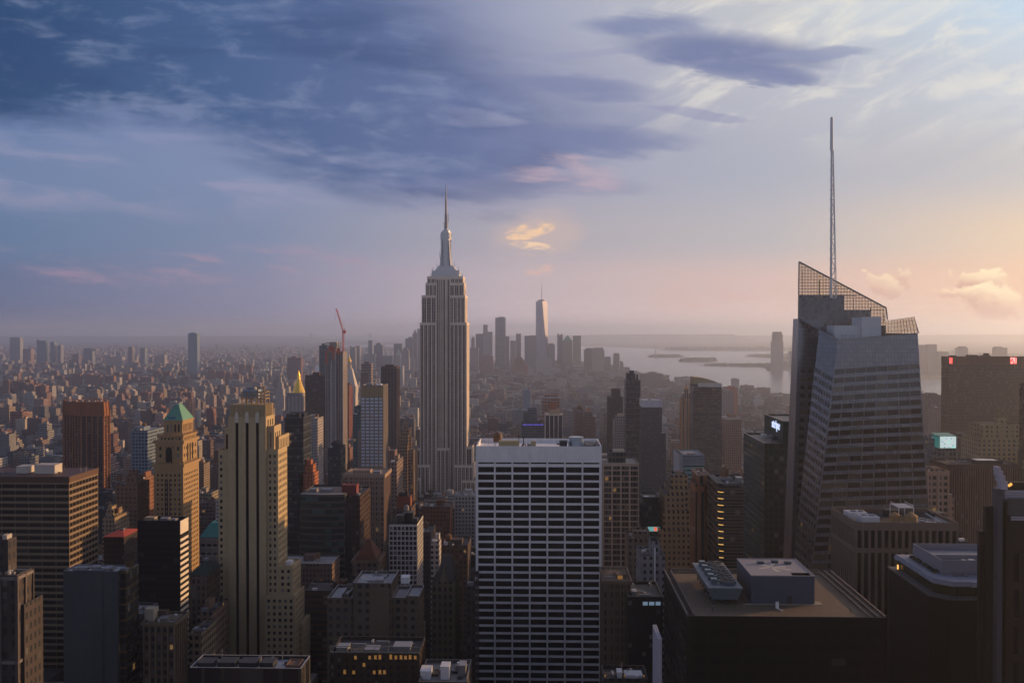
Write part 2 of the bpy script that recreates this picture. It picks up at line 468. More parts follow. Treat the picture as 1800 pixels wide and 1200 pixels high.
def hood(mb, x0, x1, y0, y1, z0, z1, f=.0, g=None):
    """A hipped roof from the eaves up to a small top; f and g are the shares of the plan left at the top."""
    g = f if g is None else g
    cx, cy_ = (x0 + x1) / 2, (y0 + y1) / 2; a, b = (x1 - x0) / 2 * f, (y1 - y0) / 2 * g
    mb.prism([(x0, y0), (x1, y0), (x1, y1), (x0, y1)], z0, z1, top=[(cx - a, cy_ - b), (cx + a, cy_ - b), (cx + a, cy_ + b), (cx - a, cy_ + b)])
def tank(root, x, y, z, r=2.2, h=3.6, mat=None, legs=True):
    """A rooftop water tank: barrel, cone and stand."""
    mb = MB(); b = z + (2.6 if legs else .1)
    mb.cyl(x, y, r, b, b + h, 14, bottom=True); t = mb.build('water_tank', mat or WOOD, root)
    mb = MB(); mb.cyl(x, y, r * 1.08, b + h, b + h + r * .7, 14, .05); mb.build('tank_roof', mat or WOOD, t)
    if legs:
        mb = MB()
        for sx in (-1, 1):
            for sy_ in (-1, 1): mb.box(x + sx * r * .6 - .15, x + sx * r * .6 + .15, y + sy_ * r * .6 - .15, y + sy_ * r * .6 + .15, z, b)
        mb.build('tank_stand', STEEL, t)
def unit(root, x0, x1, y0, y1, z, h, mat, name='roof_unit'):
    """A piece of roof plant: a cabinet with a lid, louvres on its sides."""
    mb = MB(); mb.box(x0, x1, y0, y1, z, z + h, bottom=True)
    mb.box(x0 - .12, x1 + .12, y0 - .12, y1 + .12, z + h, z + h + .18, bottom=True)
    n = max(2, int(h / .7))
    for i in range(n):
        zz = z + .2 + (h - .5) * i / n
        mb.box(x0 + .3, x1 - .3, y0 - .08, y0 - .005, zz, zz + .22 * h / n, bottom=True)
    return mb.build(name, mat, root)
def clutter(root, x0, x1, y0, y1, z, n, sd):
    """Ducts, pipes, hatches and vents scattered over a roof deck."""
    rnd = random.Random(sd); w, d = x1 - x0, y1 - y0
    for _ in range(n):
        k = rnd.random(); x = x0 + w * rnd.uniform(.08, .85); y = y0 + d * rnd.uniform(.1, .85); mb = MB()
        if k < .35:
            h = rnd.uniform(.5, 1.3); a, b = (rnd.uniform(2, 6), .7) if rnd.random() < .5 else (.7, rnd.uniform(2, 6))
            mb.box(x, min(x + a, x1 - .7), y, min(y + b, y1 - .7), z + .25, z + .25 + h, bottom=True); mb.build('duct', STEEL, root)
        elif k < .6:
            r = rnd.uniform(.3, .7); h = rnd.uniform(.7, 1.6); mb.cyl(x, y, r, z, z + h, 10); mb.cyl(x, y, r * 1.35, z + h, z + h + .2, 10, bottom=True); mb.build('vent', rnd.choice((STEEL, WHITEP)), root)
        elif k < .8:
            mb.box(x, x + 1.6, y, y + 1.2, z, z + .5); mb.prism([(x, y), (x + 1.6, y), (x + 1.6, y + 1.2), (x, y + 1.2)], z + .5, z + .75, top=[(x + .2, y + .2), (x + 1.4, y + .2), (x + 1.4, y + 1), (x + .2, y + 1)]); mb.build('roof_hatch', DARKP, root)
        else:
            h = rnd.uniform(2, 4.5); mb.cyl(x, y, .1, z, z + h, 5); mb.bar((x - .5, y, z + h * .8), (x + .5, y, z + h * .8), .05); mb.build('antenna', STEEL, root)
WOOD = material('tank_wood', (.16, .09, .05), .85, .35, .8)
STEEL = material('grey_steel', (.22, .22, .23), .5, .25, .5, metal=.4)
WHITEP = material('white_paint', (.62, .62, .64), .6, .18, .4, streak=.1)
DARKP = material('dark_plant', (.035, .035, .038), .6, .3, .5)

# ------------------------------------------------------------------ the setting: land, water, islands, hills
def poly_sheet(name, pix, z, mat, kind='structure', raw=None):
    pts = [ground(*p) for p in pix]
    me = bpy.data.meshes.new(name)
    import bmesh
    bm = bmesh.new()
    vs = [bm.verts.new((p.x, p.y, z)) for p in pts]
    f = bm.faces.new(vs)
    if f.normal.z == 0: f.normal_update()
    f.normal_update()
    if f.normal.z < 0: f.normal_flip()
    bmesh.ops.triangulate(bm, faces=[f])
    bm.to_mesh(me); bm.free()
    me.materials.append(mat)
    o = bpy.data.objects.new(name, me); COL.objects.link(o); o['kind'] = kind
    return o
ASPH = material('city_ground', (.06, .058, .056), .85, .5, .02)
mb = MB(); mb.quad((-70000, -3000, 0), (70000, -3000, 0), (70000, 90000, 0), (-70000, 90000, 0)); mb.build('ground', ASPH, None, 'structure')
def water_material():
    global NT
    m = bpy.data.materials.new('harbour_water'); m.use_nodes = True; NT = m.node_tree
    b = NT.nodes['Principled BSDF']
    b.inputs['Base Color'].default_value = (.05, .06, .075, 1); b.inputs['Roughness'].default_value = .22
    b.inputs['IOR'].default_value = 1.33
    tc = nd('ShaderNodeTexCoord')
    n = noise(tc.outputs['Object'], .006, 8, .7)
    bp = nd('ShaderNodeBump'); put(bp.inputs['Height'], n); bp.inputs['Strength'].default_value = .25; bp.inputs['Distance'].default_value = 12
    NT.links.new(bp.outputs[0], b.inputs['Normal'])
    return m
WATER = water_material()
poly_sheet('harbour_water', [(1085, 646), (1130, 664), (1190, 676), (1300, 699), (1420, 704), (1700, 708), (2600, 712), (2600, 674), (1760, 672), (1690, 668), (1600, 664),
    (1480, 657), (1385, 651), (1338, 646.5), (1335, 644.5), (1365, 643), (1420, 638), (1400, 631), (1365, 628.5), (1305, 627), (1310, 625.4), (1345, 624.6), (1420, 623), (1425, 616.5), (1250, 614.5),
    (1150, 613), (1060, 609.5), (1000, 607.5), (800, 605.5), (640, 605.5), (560, 607.5), (600, 612), (640, 617), (690, 625), (720, 634), (760, 645), (1000, 654)], .8, WATER)
poly_sheet('river_water', [(528, 648), (560, 641), (600, 637), (640, 640), (625, 650), (580, 653), (535, 655)], .8, WATER)
poly_sheet('bay_water', [(470, 599.6), (560, 599.2), (700, 599.2), (840, 598.6), (840, 596.0), (700, 595.4), (600, 595.6), (470, 597.2)], .8, WATER)
EARTH = material('island_earth', (.06, .065, .045), .9, .4, .01)
HILL = material('far_hillside', (.10, .11, .10), .9, .3, .0008)
def ridge(name, pts, depth, mat):
    """A long low hill: (pixel x, crest pixel y) along its crest at a distance."""
    mb = MB(); n = len(pts); P = []
    for px, py, D in pts:
        c = at(px, py, D); c.z = max(c.z, 3)
        P.append(c)
    for a, b in zip(P, P[1:]):
        f = lambda c, k, z: (c.x, c.y + k * depth, c.z * z - .5)
        for (k0, z0), (k1, z1) in zip(((-1, 0), (-.55, .45), (-.2, .85), (0, 1), (.35, .8)), ((-.55, .45), (-.2, .85), (0, 1), (.35, .8), (1, 0))):
            mb.quad(f(a, k0, z0), f(b, k0, z0), f(b, k1, z1), f(a, k1, z1))
    return mb.build(name, mat, None, 'structure')
rr = random.Random(3)
def crest(x0, x1, y, D, amp, step=24):
    out = []; k = 0; x = x0
    ph = [rr.random() * 6 for _ in range(4)]
    while x <= x1:
        v = sum(math.sin(x / L + p) * a for L, p, a in zip((230, 97, 41, 17), ph, (1, .6, .3, .15)))
        out.append((x, y - amp * v * .5, D)); x += step
    return out
ridge('hills', crest(-900, 560, 591.5, 26000, 1.0), 2600, HILL)
ridge('hills', crest(430, 800, 590.0, 33000, .8), 2600, HILL)
ridge('hills', crest(760, 1300, 588.0, 24000, 1.6), 3000, HILL)
ridge('hills', crest(1240, 2700, 588.6, 26000, 1.2), 3000, HILL)
ridge('hills', [(560, 602.5, 20000), (640, 601.8, 20000), (720, 601.8, 20000), (800, 602.6, 20000), (840, 604, 20000)], 1000, HILL)
TREE = material('distant_foliage', (.05, .07, .035), .9, .5, .05)
def tuft(mb, x, y, z, r, rnd):
    """An uneven clump of foliage made of leaf-like facets."""
    for k in range(7):
        a = rnd.random() * 6.283; e = rnd.uniform(-.2, 1.2); q = r * rnd.uniform(.5, 1)
        c = Vector((x + math.cos(a) * math.cos(e) * q * .7, y + math.sin(a) * math.cos(e) * q * .7, z + r * .55 + math.sin(e) * q * .7))
        n = 5; s = r * rnd.uniform(.35, .6); t = rnd.random() * 6
        up = c + Vector((rnd.uniform(-.3, .3), rnd.uniform(-.3, .3), 1)) * s
        rim = [c + Vector((math.cos(t + 6.283 * i / n) * s, math.sin(t + 6.283 * i / n) * s, rnd.uniform(-.35, .25) * s)) for i in range(n)]
        for i in range(n): mb.face((rim[i], rim[(i + 1) % n], up))
def wood(name, spots, mat=TREE, seed=1):
    rnd = random.Random(seed); mb = MB()
    for x, y, z, r in spots: tuft(mb, x, y, z, r, rnd)
    return mb.build(name, mat, None, 'stuff')
def island(pix, hpx, base_z=2.0):
    """A low island: shore outline in pixels on the water, higher inside."""
    pts = [ground(*p) for p in pix]; c = sum(pts, Vector()) / len(pts)
    mb = MB(); n = len(pts)
    for i in range(n):
        a, b = pts[i], pts[(i + 1) % n]
        q = lambda p, k, z: (c.x + (p.x - c.x) * k, c.y + (p.y - c.y) * k, z)
        mb.quad(q(a, 1, .4), q(b, 1, .4), q(b, .96, base_z), q(a, .96, base_z))
        mb.face((q(a, .96, base_z), q(b, .96, base_z), (c.x, c.y, base_z + 1)))
    mb.build('island', EARTH, None, 'structure')
    return pts, c
def wood_on(pts, c, n, r, seed, name='island_trees'):
    rnd = random.Random(seed); spots = []
    for _ in range(n):
        i = rnd.randrange(len(pts)); j = (i + 1) % len(pts); t = rnd.random(); k = .88 * math.sqrt(rnd.random())
        p = pts[i] * (1 - t) + pts[j] * t; p = c + (p - c) * k
        spots.append((p.x, p.y, 1.5, r * rnd.uniform(.6, 1.3)))
    wood(name, spots, TREE, seed)
I1 = island([(1135, 627.6), (1150, 628.8), (1190, 628.8), (1206, 627.4), (1195, 625.8), (1160, 625.6), (1142, 626.4)], 5)
wood_on(*I1, 260, 13, 11)
I2 = island([(1188, 635.2), (1200, 636.6), (1250, 636.6), (1263, 635), (1258, 632.2), (1220, 632), (1200, 633)], 6)
wood_on(*I2, 320, 14, 12)
I3 = island([(1226, 642.6), (1250, 643.8), (1300, 645), (1345, 645.2), (1430, 645), (1430, 640), (1345, 641), (1300, 642.4), (1262, 641.8), (1240, 641.6)], 6)
wood_on(*I3, 420, 10, 13)
I4 = island([(1305, 626.6), (1345, 629), (1375, 634), (1440, 638), (1440, 622.5), (1380, 623.2), (1340, 624.8)], 6)
wood_on(*I4, 300, 14, 14)
I5 = island([(1150, 616), (1250, 616.8), (1420, 617.2), (1420, 613), (1250, 613), (1170, 614)], 4)
wood_on(*I5, 260, 22, 15)
# the dark square of park trees on the left, and a patch in the middle
def park(px0, px1, py0, py1, n, r, seed):
    rnd = random.Random(seed); spots = []
    for _ in range(n):
        g = ground(rnd.uniform(px0, px1), rnd.uniform(py0, py1)); spots.append((g.x, g.y, 1, r * rnd.uniform(.7, 1.4)))
    wood('park_trees', spots, TREE, seed)
    a, b = ground(px0, py1), ground(px1, py0); foot(min(a.x, b.x), max(a.x, b.x), min(a.y, b.y), max(a.y, b.y), 0)
park(-30, 108, 716, 727, 420, 11, 21)
park(985, 1010, 692, 700, 160, 10, 22)

# statue on its island, seen against the water
p = ground(1152, 628.2)
st = thing('statue', 'tall pale statue with raised torch on its pedestal, on the low harbour island', 'statue', (p.x, p.y, 2))
GREENC = material('weathered_copper', (.16, .24, .21), .7, .25, .2)
STONE_FAR = material('pedestal_stone', (.3, .28, .25), .85, .2, .2)
mb = MB(); x, y = p.x, p.y
mb.prism([(x + 26 * math.cos(k * .5712), y + 26 * math.sin(k * .5712)) for k in range(11)], 2, 14)
hood(mb, x - 10, x + 10, y - 10, y + 10, 14, 30, .75); hood(mb, x - 8, x + 8, y - 8, y + 8, 30, 47, .8); mb.build('pedestal', STONE_FAR, st)
mb = MB()
for (r0, r1, z0, z1) in ((5, 4.4, 47, 58), (4.4, 3.6, 58, 68), (3.6, 4.0, 68, 76), (4.0, 1.4, 76, 79), (1.5, 1.9, 79, 82), (1.9, 1.0, 82, 85)): mb.cyl(x, y, r0, z0, z1, 10, r1)
mb.bar((x - 3, y, 75), (x - 5, y, 84), 1.0); mb.bar((x - 5, y, 84), (x - 5, y, 92), .8); mb.cyl(x - 5, y, 1.6, 91, 95, 8, .3)
mb.bar((x + 3, y - 1, 74), (x + 4.5, y - 2, 66), 1.1)
for k in range(7):
    a = k * .45 - 1.35; mb.bar((x, y, 84), (x + math.sin(a) * 3.4, y, 84 + math.cos(a) * 2.6), .25)
mb.build('figure', GREENC, st)
foot(x - 30, x + 30, y - 30, y + 30)

# the far suspension bridge
q1, q2 = at(547, 600, 19000), at(651, 600, 19000)
br = thing('suspension_bridge', 'faint suspension bridge with two tall towers, far out across the bay', 'bridge', (0, 19000, 0))
FARST = material('bridge_steel', (.28, .32, .33), .6, .1, .05)
for q in (q1, q2):
    mb = MB()
    for s in (-14, 14): mb.box(q.x - 7 + s, q.x + 7 + s, 18990, 19010, 0, 205)
    for z in (70, 140, 196): mb.box(q.x - 7, q.x + 7, 18992, 19008, z, z + 9, bottom=True)
    mb.build('bridge_tower', FARST, br)
mb = MB(); mb.box(q1.x - 700, q2.x + 700, 18985, 19015, 62, 70, bottom=True); mb.build('deck', FARST, br)
mb = MB(); N = 24
top = lambda k: 70 + 125 * (2 * k / N - 1) ** 2
for k in range(N):
    xa = q1.x + (q2.x - q1.x) * k / N; xb = q1.x + (q2.x - q1.x) * (k + 1) / N
    mb.bar((xa, 19000, top(k)), (xb, 19000, top(k + 1)), 2.5)
for q, s in ((q1, -1), (q2, 1)):
    mb.bar((q.x, 19000, 200), (q.x + s * 600, 19000, 66), 2.5)
mb.build('cable', FARST, br)

# the low river bridge with its string of lamps
a, b = at(440, 643, 5300), at(536, 646, 5300)
rb = thing('river_bridge', 'long low river bridge with a string of lamps on its deck', 'bridge', (a.x, 5300, 0))
mb = MB(); mb.box(a.x, b.x, 5292, 5308, 34, 40, bottom=True)
k = a.x
while k < b.x: mb.bar((k, 5292, 40), (k + 12, 5292, 47), .6); mb.bar((k + 12, 5292, 47), (k + 24, 5292, 40), .6); k += 24
mb.bar((a.x, 5292, 47), (b.x, 5292, 47), .7); mb.build('deck', FARST, rb)
for t in (.3, .75):
    mb = MB(); xx = a.x + (b.x - a.x) * t
    for s in (5288, 5312): mb.box(xx - 4, xx + 4, s - 3, s + 3, 0, 95)
    mb.box(xx - 4, xx + 4, 5291, 5309, 84, 90, bottom=True); mb.build('bridge_tower', FARST, rb)
LAMPW = lamp_material('lamp_glow', (1, .82, .6), 1.4)
for k in range(16):
    xx = a.x + (b.x - a.x) * (k + .5) / 16; mb = MB(); mb.cyl(xx, 5290, 1.3, 50, 52.4, 6, bottom=True); mb.build('lamp', LAMPW, rb)

# ------------------------------------------------------------------ the nearest towers, with real windows
BLACKG = glass('black_glass', (.012, .012, .014), .04, (.05, .05, .055), .12, sp=.1)
DARKG = glass('dark_window', (.02, .021, .024), .22, (.20, .20, .20), .1)
LITG = glass('office_window', (.028, .024, .02), .25, (.13, .11, .09), .12, lit=.03)
AMBER = lamp_material('lit_window', (1, .5, .12), .07)

def root_at(name, label, cat, x0, x1, y0, y1, phrase=None, group=None):
    r = thing(name, label, cat, ((x0 + x1) / 2, y0, 0), group); foot(x0, x1, y0, y1)
    if phrase: ANCH.append((proj(((x0 + x1) / 2, y0, 60))[0], y0, phrase))
    return r

# the white gridded slab in the middle
def white_slab():
    D = 520; x0, x1 = gx(836, D), gx(1058, D); z = gz(784, D); y1 = D + 38
    r = root_at('office_slab', 'broad white travertine slab with seven columns of wide black window strips', 'office tower', x0, x1, D, y1, 'the white slab')
    TRAV = material('travertine', (.72, .70, .71), .65, .16, .25, streak=.12)
    w = x1 - x0; pz = lambda py: gz(py, D) / z
    rows = [(pz(815), pz(812.2))]
    k = 0
    while 820.3 + 13.37 * k < 1230: rows.append((pz(820.3 + 13.37 * k + 9.7), pz(820.3 + 13.37 * k))); k += 1
    rows = [(min(a, b), max(a, b)) for a, b in rows][::-1]
    cols = even(7, .905, .013, .987)
    wins = []; mb = MB()
    facade(mb, (x0, D, 0), (x1, D, 0), (x1, D, z), (x0, D, z), cols, rows, .7, wins)
    for a, b in (((x1, D), (x1, y1)), ((x1, y1), (x0, y1)), ((x0, y1), (x0, D))):
        mb.quad((*a, 0), (*b, 0), (*b, z), (*a, z))
    mb.roof(x0, x1, D, y1, z, 2.2, .7)
    mb.build('wall', TRAV, r)
    mb = MB()                                        # the raised edges of the six piers
    for (a, b), (c, d) in zip(cols, cols[1:]):
        m0, m1 = x0 + b * w, x0 + c * w
        mb.box(m0 + .12, m0 + .42, D - .22, D - .01, 20, z - .3); mb.box(m1 - .42, m1 - .12, D - .22, D - .01, 20, z - .3)
    for a in (x0 + .15, x1 - .55): mb.box(a, a + .4, D - .22, D - .01, 20, z - .3)
    mb.build('pier_edge', TRAV, r)
    panes(r, wins, BLACKG)
    TANP = material('ochre_metal', (.36, .30, .16), .7, .25, .4); BLUEP = material('tank_metal', (.34, .40, .44), .35, .2, .5, metal=.3)
    zr = z - 2.2
    clutter(r, x0, x1, D, y1, zr, 14, 5)
    X = lambda zx: x0 + w * (zx - 110) / 1550
    unit(r, X(390), X(640), D + 5, D + 9, zr, 4.2, TANP)
    unit(r, X(790), X(850), D + 5, D + 8, zr, 4.0, TANP)
    unit(r, X(1145), X(1240), D + 6, D + 11, zr, 4.2, DARKP)
    unit(r, X(740), X(800), D + 9, D + 12, zr, 2.2, STEEL)
    tank(r, X(362), D + 17, zr, 2.3, 4.0)
    mb = MB(); mb.cyl(X(1355), D + 12, 4.2, zr, zr + 3.6, 24); mb.cyl(X(1355), D + 12, 3.7, zr + 3.6, zr + 5.6, 24); mb.cyl(X(1355), D + 12, 3.95, zr + 5.6, zr + 6, 24); mb.build('cooling_drum', BLUEP, r)
    mb = MB()
    mb.box(X(1470), X(1590), D + 4, D + 26, zr, zr + 2.2); mb.bar((X(1560), D + 3, zr + 2.4), (X(1620), D + 20, zr + 2.4), .35); mb.bar((X(1590), D + 3, zr + 2.4), (X(1640), D + 20, zr + 2.4), .35)
    mb.build('roof_well', DARKP, r)
    mb = MB(); mb.cyl(X(640), D + 6, .18, zr, zr + 6.5, 6); mb.cyl(X(640), D + 6, .45, zr + 6.5, zr + 7.3, 8); mb.bar((X(690), D + 5, zr), (X(700), D + 6, zr + 6.5), .25); mb.bar((X(660), D + 5, zr + 1), (X(705), D + 6, zr + 3), .3); mb.build('antenna', DARKP, r)
white_slab()

# the tan setback tower with three black slots
def tan_tower():
    D = 540
    r = root_at('setback_tower', 'tan stepped art deco tower with three tall black window slots and sunlit west steps', 'skyscraper', gx(384, D), gx(545, D), D - 2, D + 34, 'the tan slotted tower')
    TAN = material('tan_brick', (.40, .31, .185), .85, .18, .35, streak=.15)
    CAPM = material('pale_terracotta', (.52, .47, .39), .8, .15, .4)
    X = lambda px: gx(px, D)
    Z = lambda py: gz(py, D)
    wins = []; mb = MB(); slots = []
    # shaft with its slots
    x0, x1, zt = X(402.5), X(468.6), Z(733)
    cols = [((X(a) - x0) / (x1 - x0), (X(b) - x0) / (x1 - x0)) for a, b in ((415.2, 420.3), (433, 438.3), (451.3, 456.3))]
    facade(mb, (x0, D - 2, 0), (x1, D - 2, 0), (x1, D - 2, zt), (x0, D - 2, zt), cols, [(.05, Z(744) / zt)], .9, slots)
    mb.quad((x0, D + 16, 0), (x0, D - 2, 0), (x0, D - 2, zt), (x0, D + 16, zt))
    fw = even(3, .45, .12, .9)
    facade(mb, (x1, D - 2, 0), (x1, D + 16, 0), (x1, D + 16, zt), (x1, D - 2, zt), fw, even(2, .8, Z(768) / zt, Z(738) / zt), .4, wins)
    mb.quad((x1, D + 16, 0), (x0, D + 16, 0), (x0, D + 16, zt), (x1, D + 16, zt))
    mb.roof(x0, x1, D - 2, D + 16, zt, .6)
    # inner wings and outer wings
    xa, xb = X(393), X(402.4)
    clad(mb, X(393), X(402.4), D + .5, D + 14, 0, Z(752), 3.2, 9, .55, .92, wins, sides='fl', edge=.4, top=3.5)
    clad(mb, X(468.7), X(481), D + .5, D + 15, 0, Z(750), 4.0, 9, .42, .92, wins, sides='fr', edge=1.2, top=3.2)
    clad(mb, X(383.5), X(393), D - .5, D + 20, 0, Z(792), 1.75, 3.52, .62, .52, wins, sides='fl', edge=.35, top=2)
    mb.box(X(393.02), X(402.4), D - .5, D + .48, 0, Z(793))
    clad(mb, X(468.7), X(488.5), D - .5, D + 19, 0, Z(791), 3.0, 3.52, .48, .52, wins, sides='fr', edge=.6, top=2)
    clad(mb, X(470), X(486.4), D + 4, D + 26, Z(791) - .5, Z(770), 3.4, 7, .4, .85, wins, sides='fr', edge=.8, top=1.2)
    # lower west wings
    clad(mb, X(488.6), X(514.5), D - 1, D + 17, 0, Z(996), 2.9, 3.5, .5, .52, wins, sides='fr', edge=.8, top=1.4)
    clad(mb, X(468.7), X(522.5), D - 6, D + 15, 0, Z(1044), 3.0, 3.5, .52, .52, wins, sides='fr', edge=.8, top=1.4)
    clad(mb, X(522.6), X(529), D + 2, D + 20, 0, Z(1100), 2.9, 3.5, .5, .52, wins, sides='fr', edge=.5, top=1.2)
    mb.build('wall', TAN, r)
    # crown
    mb = MB(); c0, c1, z0, z1 = X(406), X(467.4), zt - .6, Z(712)
    mb.prism([(c0, D - 1), (c1, D - 1), (c1, D + 14), (c0, D + 14)], z0, z1)
    n = 14
    for i in range(n + 1):
        xx = c0 + (c1 - c0) * i / n; mb.box(xx - .22, xx + .22, D - 1.5, D - 1.01, z0 + .6, z1 + .35)
    for i in range(6):
        yy = D - .5 + 14 * i / 6; mb.box(c1 + .01, c1 + .45, yy, yy + .5, z0 + .6, z1 + .3)
    mb.build('crown', TAN, r)
    for a in (417.7, 435.7, 453.8):
        mb = MB(); x = X(a)
        mb.prism([(x - 1.0, D - 2.5), (x + 1.0, D - 2.5), (x + 1.0, D - 2.02), (x - 1.0, D - 2.02)], Z(743), Z(728)); mb.prism([(x - 1.0, D - 2.5), (x + 1.0, D - 2.5), (x + 1.0, D - 2.02), (x - 1.0, D - 2.02)], Z(728), Z(724), top=[(x - .2, D - 2.4), (x + .2, D - 2.4), (x + .2, D - 2.1), (x - .2, D - 2.1)])
        mb.build('finial', CAPM, r)
    panes(r, slots, BLACKG, 'window_slot')
    panes(r, wins, DARKG)
    BLUE = material('blue_cabinet', (.22, .30, .40), .55, .15, .4); RUST = material('rusty_frame', (.30, .20, .10), .75, .35, .6)
    mb = MB(); mb.box(X(424), X(451), D + 3, D + 9, z1 + 3.5, z1 + 8, bottom=True); mb.build('water_cabinet', BLUE, r)
    mb = MB()
    for px in (423, 432, 441, 451, 456, 463): mb.bar((X(px), D + 2, z1), (X(px), D + 2, Z(690)), .25); mb.bar((X(px), D + 10, z1), (X(px), D + 10, Z(690)), .25)
    for py in (702, 696, 690): mb.bar((X(422), D + 2, Z(py)), (X(464), D + 2, Z(py)), .22); mb.bar((X(464), D + 2, Z(py)), (X(464), D + 10, Z(py)), .22)
    mb.bar((X(451), D + 2, Z(683)), (X(462), D + 2, Z(681)), .3); mb.bar((X(451), D + 2, Z(690)), (X(451), D + 2, Z(682)), .3); mb.bar((X(462), D + 2, Z(690)), (X(462), D + 2, Z(681)), .3)
    mb.build('steel_frame', RUST, r)
    mb = MB(); mb.cyl(X(440), D + 6, 1.6, z1 + 8, z1 + 9.4, 12); mb.cyl(X(431), D + 6, 1.2, z1 + 8, z1 + 9, 12); mb.build('vent', STEEL, r)
    unit(r, X(497), X(506), D + 5, D + 11, Z(996) - 1, 1.6, WHITEP)
tan_tower()

# the faceted glass tower with the tall spire
def glass_tower():
    D = 540
    r = root_at('glass_tower', 'faceted grey glass skyscraper with slanted top and tall lattice spire', 'skyscraper', gx(1388, D), gx(1640, D), D - 6, D + 52, 'the spired glass tower')
    G = panel_glass('grey_glass_panel', (.15, .16, .185))
    GW = glass('tinted_window', (.022, .018, .015), .35, (.10, .08, .06), .08, lit=.012, sp=.5)
    FRIT = material('fritted_glass', (.17, .165, .17), .35, .12, .15)
    A = lambda px, py, d=0: at(px, py, D + d)
    def down(p, q, z):                                # the point below the line p-q at height z, on the same slanting edge
        t = (z - q.z) / (p.z - q.z); return q + (p - q) * t
    fl = 4.72
    wins = []; mb = MB()
    def skin(P, nb, top_skip, ww=.78, wh=.56, ed=.02, bot=0):
        """Floors of glazing on a slanting face P00 P10 P11 P01."""
        hgt = P[3].z - P[0].z; n = int((hgt - top_skip) / fl)
        lo = (hgt - top_skip - n * fl) / hgt
        facade(mb, *P, even(nb, ww, ed, 1 - ed), even(n, wh, lo, 1 - top_skip / hgt), .35, wins)
    zb = 0.0
    # front volume: corners at the top and well below the picture
    f = lambda px, py, d: A(px, py, d)
    tL, tR = f(1473, 597, 0), f(1613, 586, 0)
    bL, bR = f(1424, 1010, -6), f(1640, 1010, -6)
    bL0, bR0 = down(tL, bL, zb), down(tR, bR, zb)
    # straight run of floors, with the folded western facet beside it
    skin((bL0, bR0, Vector((tR.x, tR.y, tR.z)), Vector((tL.x, tL.y, tL.z))), 8, 15, .93, .58, .006)
    kT = f(1440, 579, 24); kB = down(kT, f(1391.5, 1010, 17), zb)
    mid_ = f(1407, 780, 27)
    skin((kB, bL0, tL, kT), 7, 20, .84, .52)
    # back volume, left of the fold
    sT, sB = f(1403.5, 560, 40), down(f(1403.5, 560, 40), f(1390, 1010, 33), zb)
    sR = f(1448, 560, 40); sRB = Vector((sR.x, sR.y - 9, zb))
    skin((sB, sRB, sR, sT), 3, 28, .62, .5, .09)
    # the remaining sides
    back = 52
    bx = [Vector((sT.x, D + back, 0)), Vector((tR.x, D + back, 0))]
    brT, blT = Vector((tR.x, D + back, tR.z)), Vector((sT.x, D + back, sT.z))
    brB, blB = Vector((bR0.x, D + back, 0)), Vector((sB.x, D + back, 0))
    mb.quad(bR0, brB, brT, tR); mb.quad(brB, blB, blT, brT); mb.quad(blB, sB, sT, blT)
    mb.quad(tL - Vector((0, 0, 3)), tR - Vector((0, 0, 1)), brT - Vector((0, 0, 2)), kT - Vector((0, -16, 3)))
    mb.face((tL - Vector((0, 0, 3)), kT - Vector((0, -16, 3)), kT))
    mb.face((kT, kT - Vector((0, -16, 3)), blT, sT))
    mb.build('wall', G, r)
    # the tall slanting screen behind
    s0, s1, s2, s3 = f(1403.5, 562, 40), f(1560, 562, 40), f(1557.5, 541, 40), f(1404.5, 460, 40)
    def above(x): return 460.5 + (x - 1404.5) * 81 / 153.0 if x < 1557.5 else 541.0
    SEE = bpy.data.materials.new('see_through_glass'); SEE.use_nodes = True; nt = SEE.node_tree; nt.nodes.clear()
    o_ = nt.nodes.new('ShaderNodeOutputMaterial'); tr = nt.nodes.new('ShaderNodeBsdfTransparent'); tr.inputs[0].default_value = (.70, .60, .47, 1); gl_ = nt.nodes.new('ShaderNodeBsdfGlossy'); gl_.inputs['Roughness'].default_value = .12; gl_.inputs[0].default_value = (.6, .58, .55, 1)
    mx = nt.nodes.new('ShaderNodeMixShader'); mx.inputs[0].default_value = .16; nt.links.new(tr.outputs[0], mx.inputs[1]); nt.links.new(gl_.outputs[0], mx.inputs[2]); nt.links.new(mx.outputs[0], o_.inputs[0])
    WINB = glass('grey_screen_glass', (.20, .205, .225), .3, (.12, .12, .125), .2)
    P3 = lambda x, y, d=40: at(x, y, D + d)
    clear = lambda x, y: (y < 519) if x < 1482 else (y < 546 if x < 1530 else y < 575)
    lt, dk = [], []; frame = MB(); step, rise = 5.28, 5.4
    x = 1404.5
    while x < 1557:
        xe = min(x + step, 1557.5); yb = 594.0
        while yb > above(x) + .4:
            yt0, yt1 = max(yb - rise, above(x)), max(yb - rise, min(above(xe), yb))
            q = [P3(x, yb), P3(xe, yb), P3(xe, yt1), P3(x, yt0)]
            (lt if clear((x + xe) / 2, yb - 2.5) else dk).append(q)
            frame.bar(P3(x, yb, 39.8), P3(xe, yb, 39.8), .13)
            yb -= rise
        frame.bar(P3(x, 594, 39.8), P3(x, above(x), 39.8), .13)
        x += step
    frame.bar(s0, s3, .3); frame.bar(s3, s2, .4); frame.bar(s2, s1, .3)
    scr = frame.build('screen_frame', FRIT, r)
    panes(scr, lt, SEE, 'screen_pane'); panes(scr, dk, WINB, 'screen_pane')
    mb = MB(); rear = [P3(1406, 562, 52), P3(1556, 562, 52)]                 # a slim steel back frame that props it
    for px in (1410, 1440, 1470, 1500, 1530, 1554):
        mb.bar(P3(px, 565, 52), P3(px, above(px) + 14, 44), .22); mb.bar(P3(px, above(px) + 14, 44), P3(px, above(px) + 14, 40), .15)
    for py in (520, 545): mb.bar(P3(1410, py, 47), P3(1554 if py > 540 else 1505, py, 47), .2)
    mb.build('back_frame', STEEL, r)
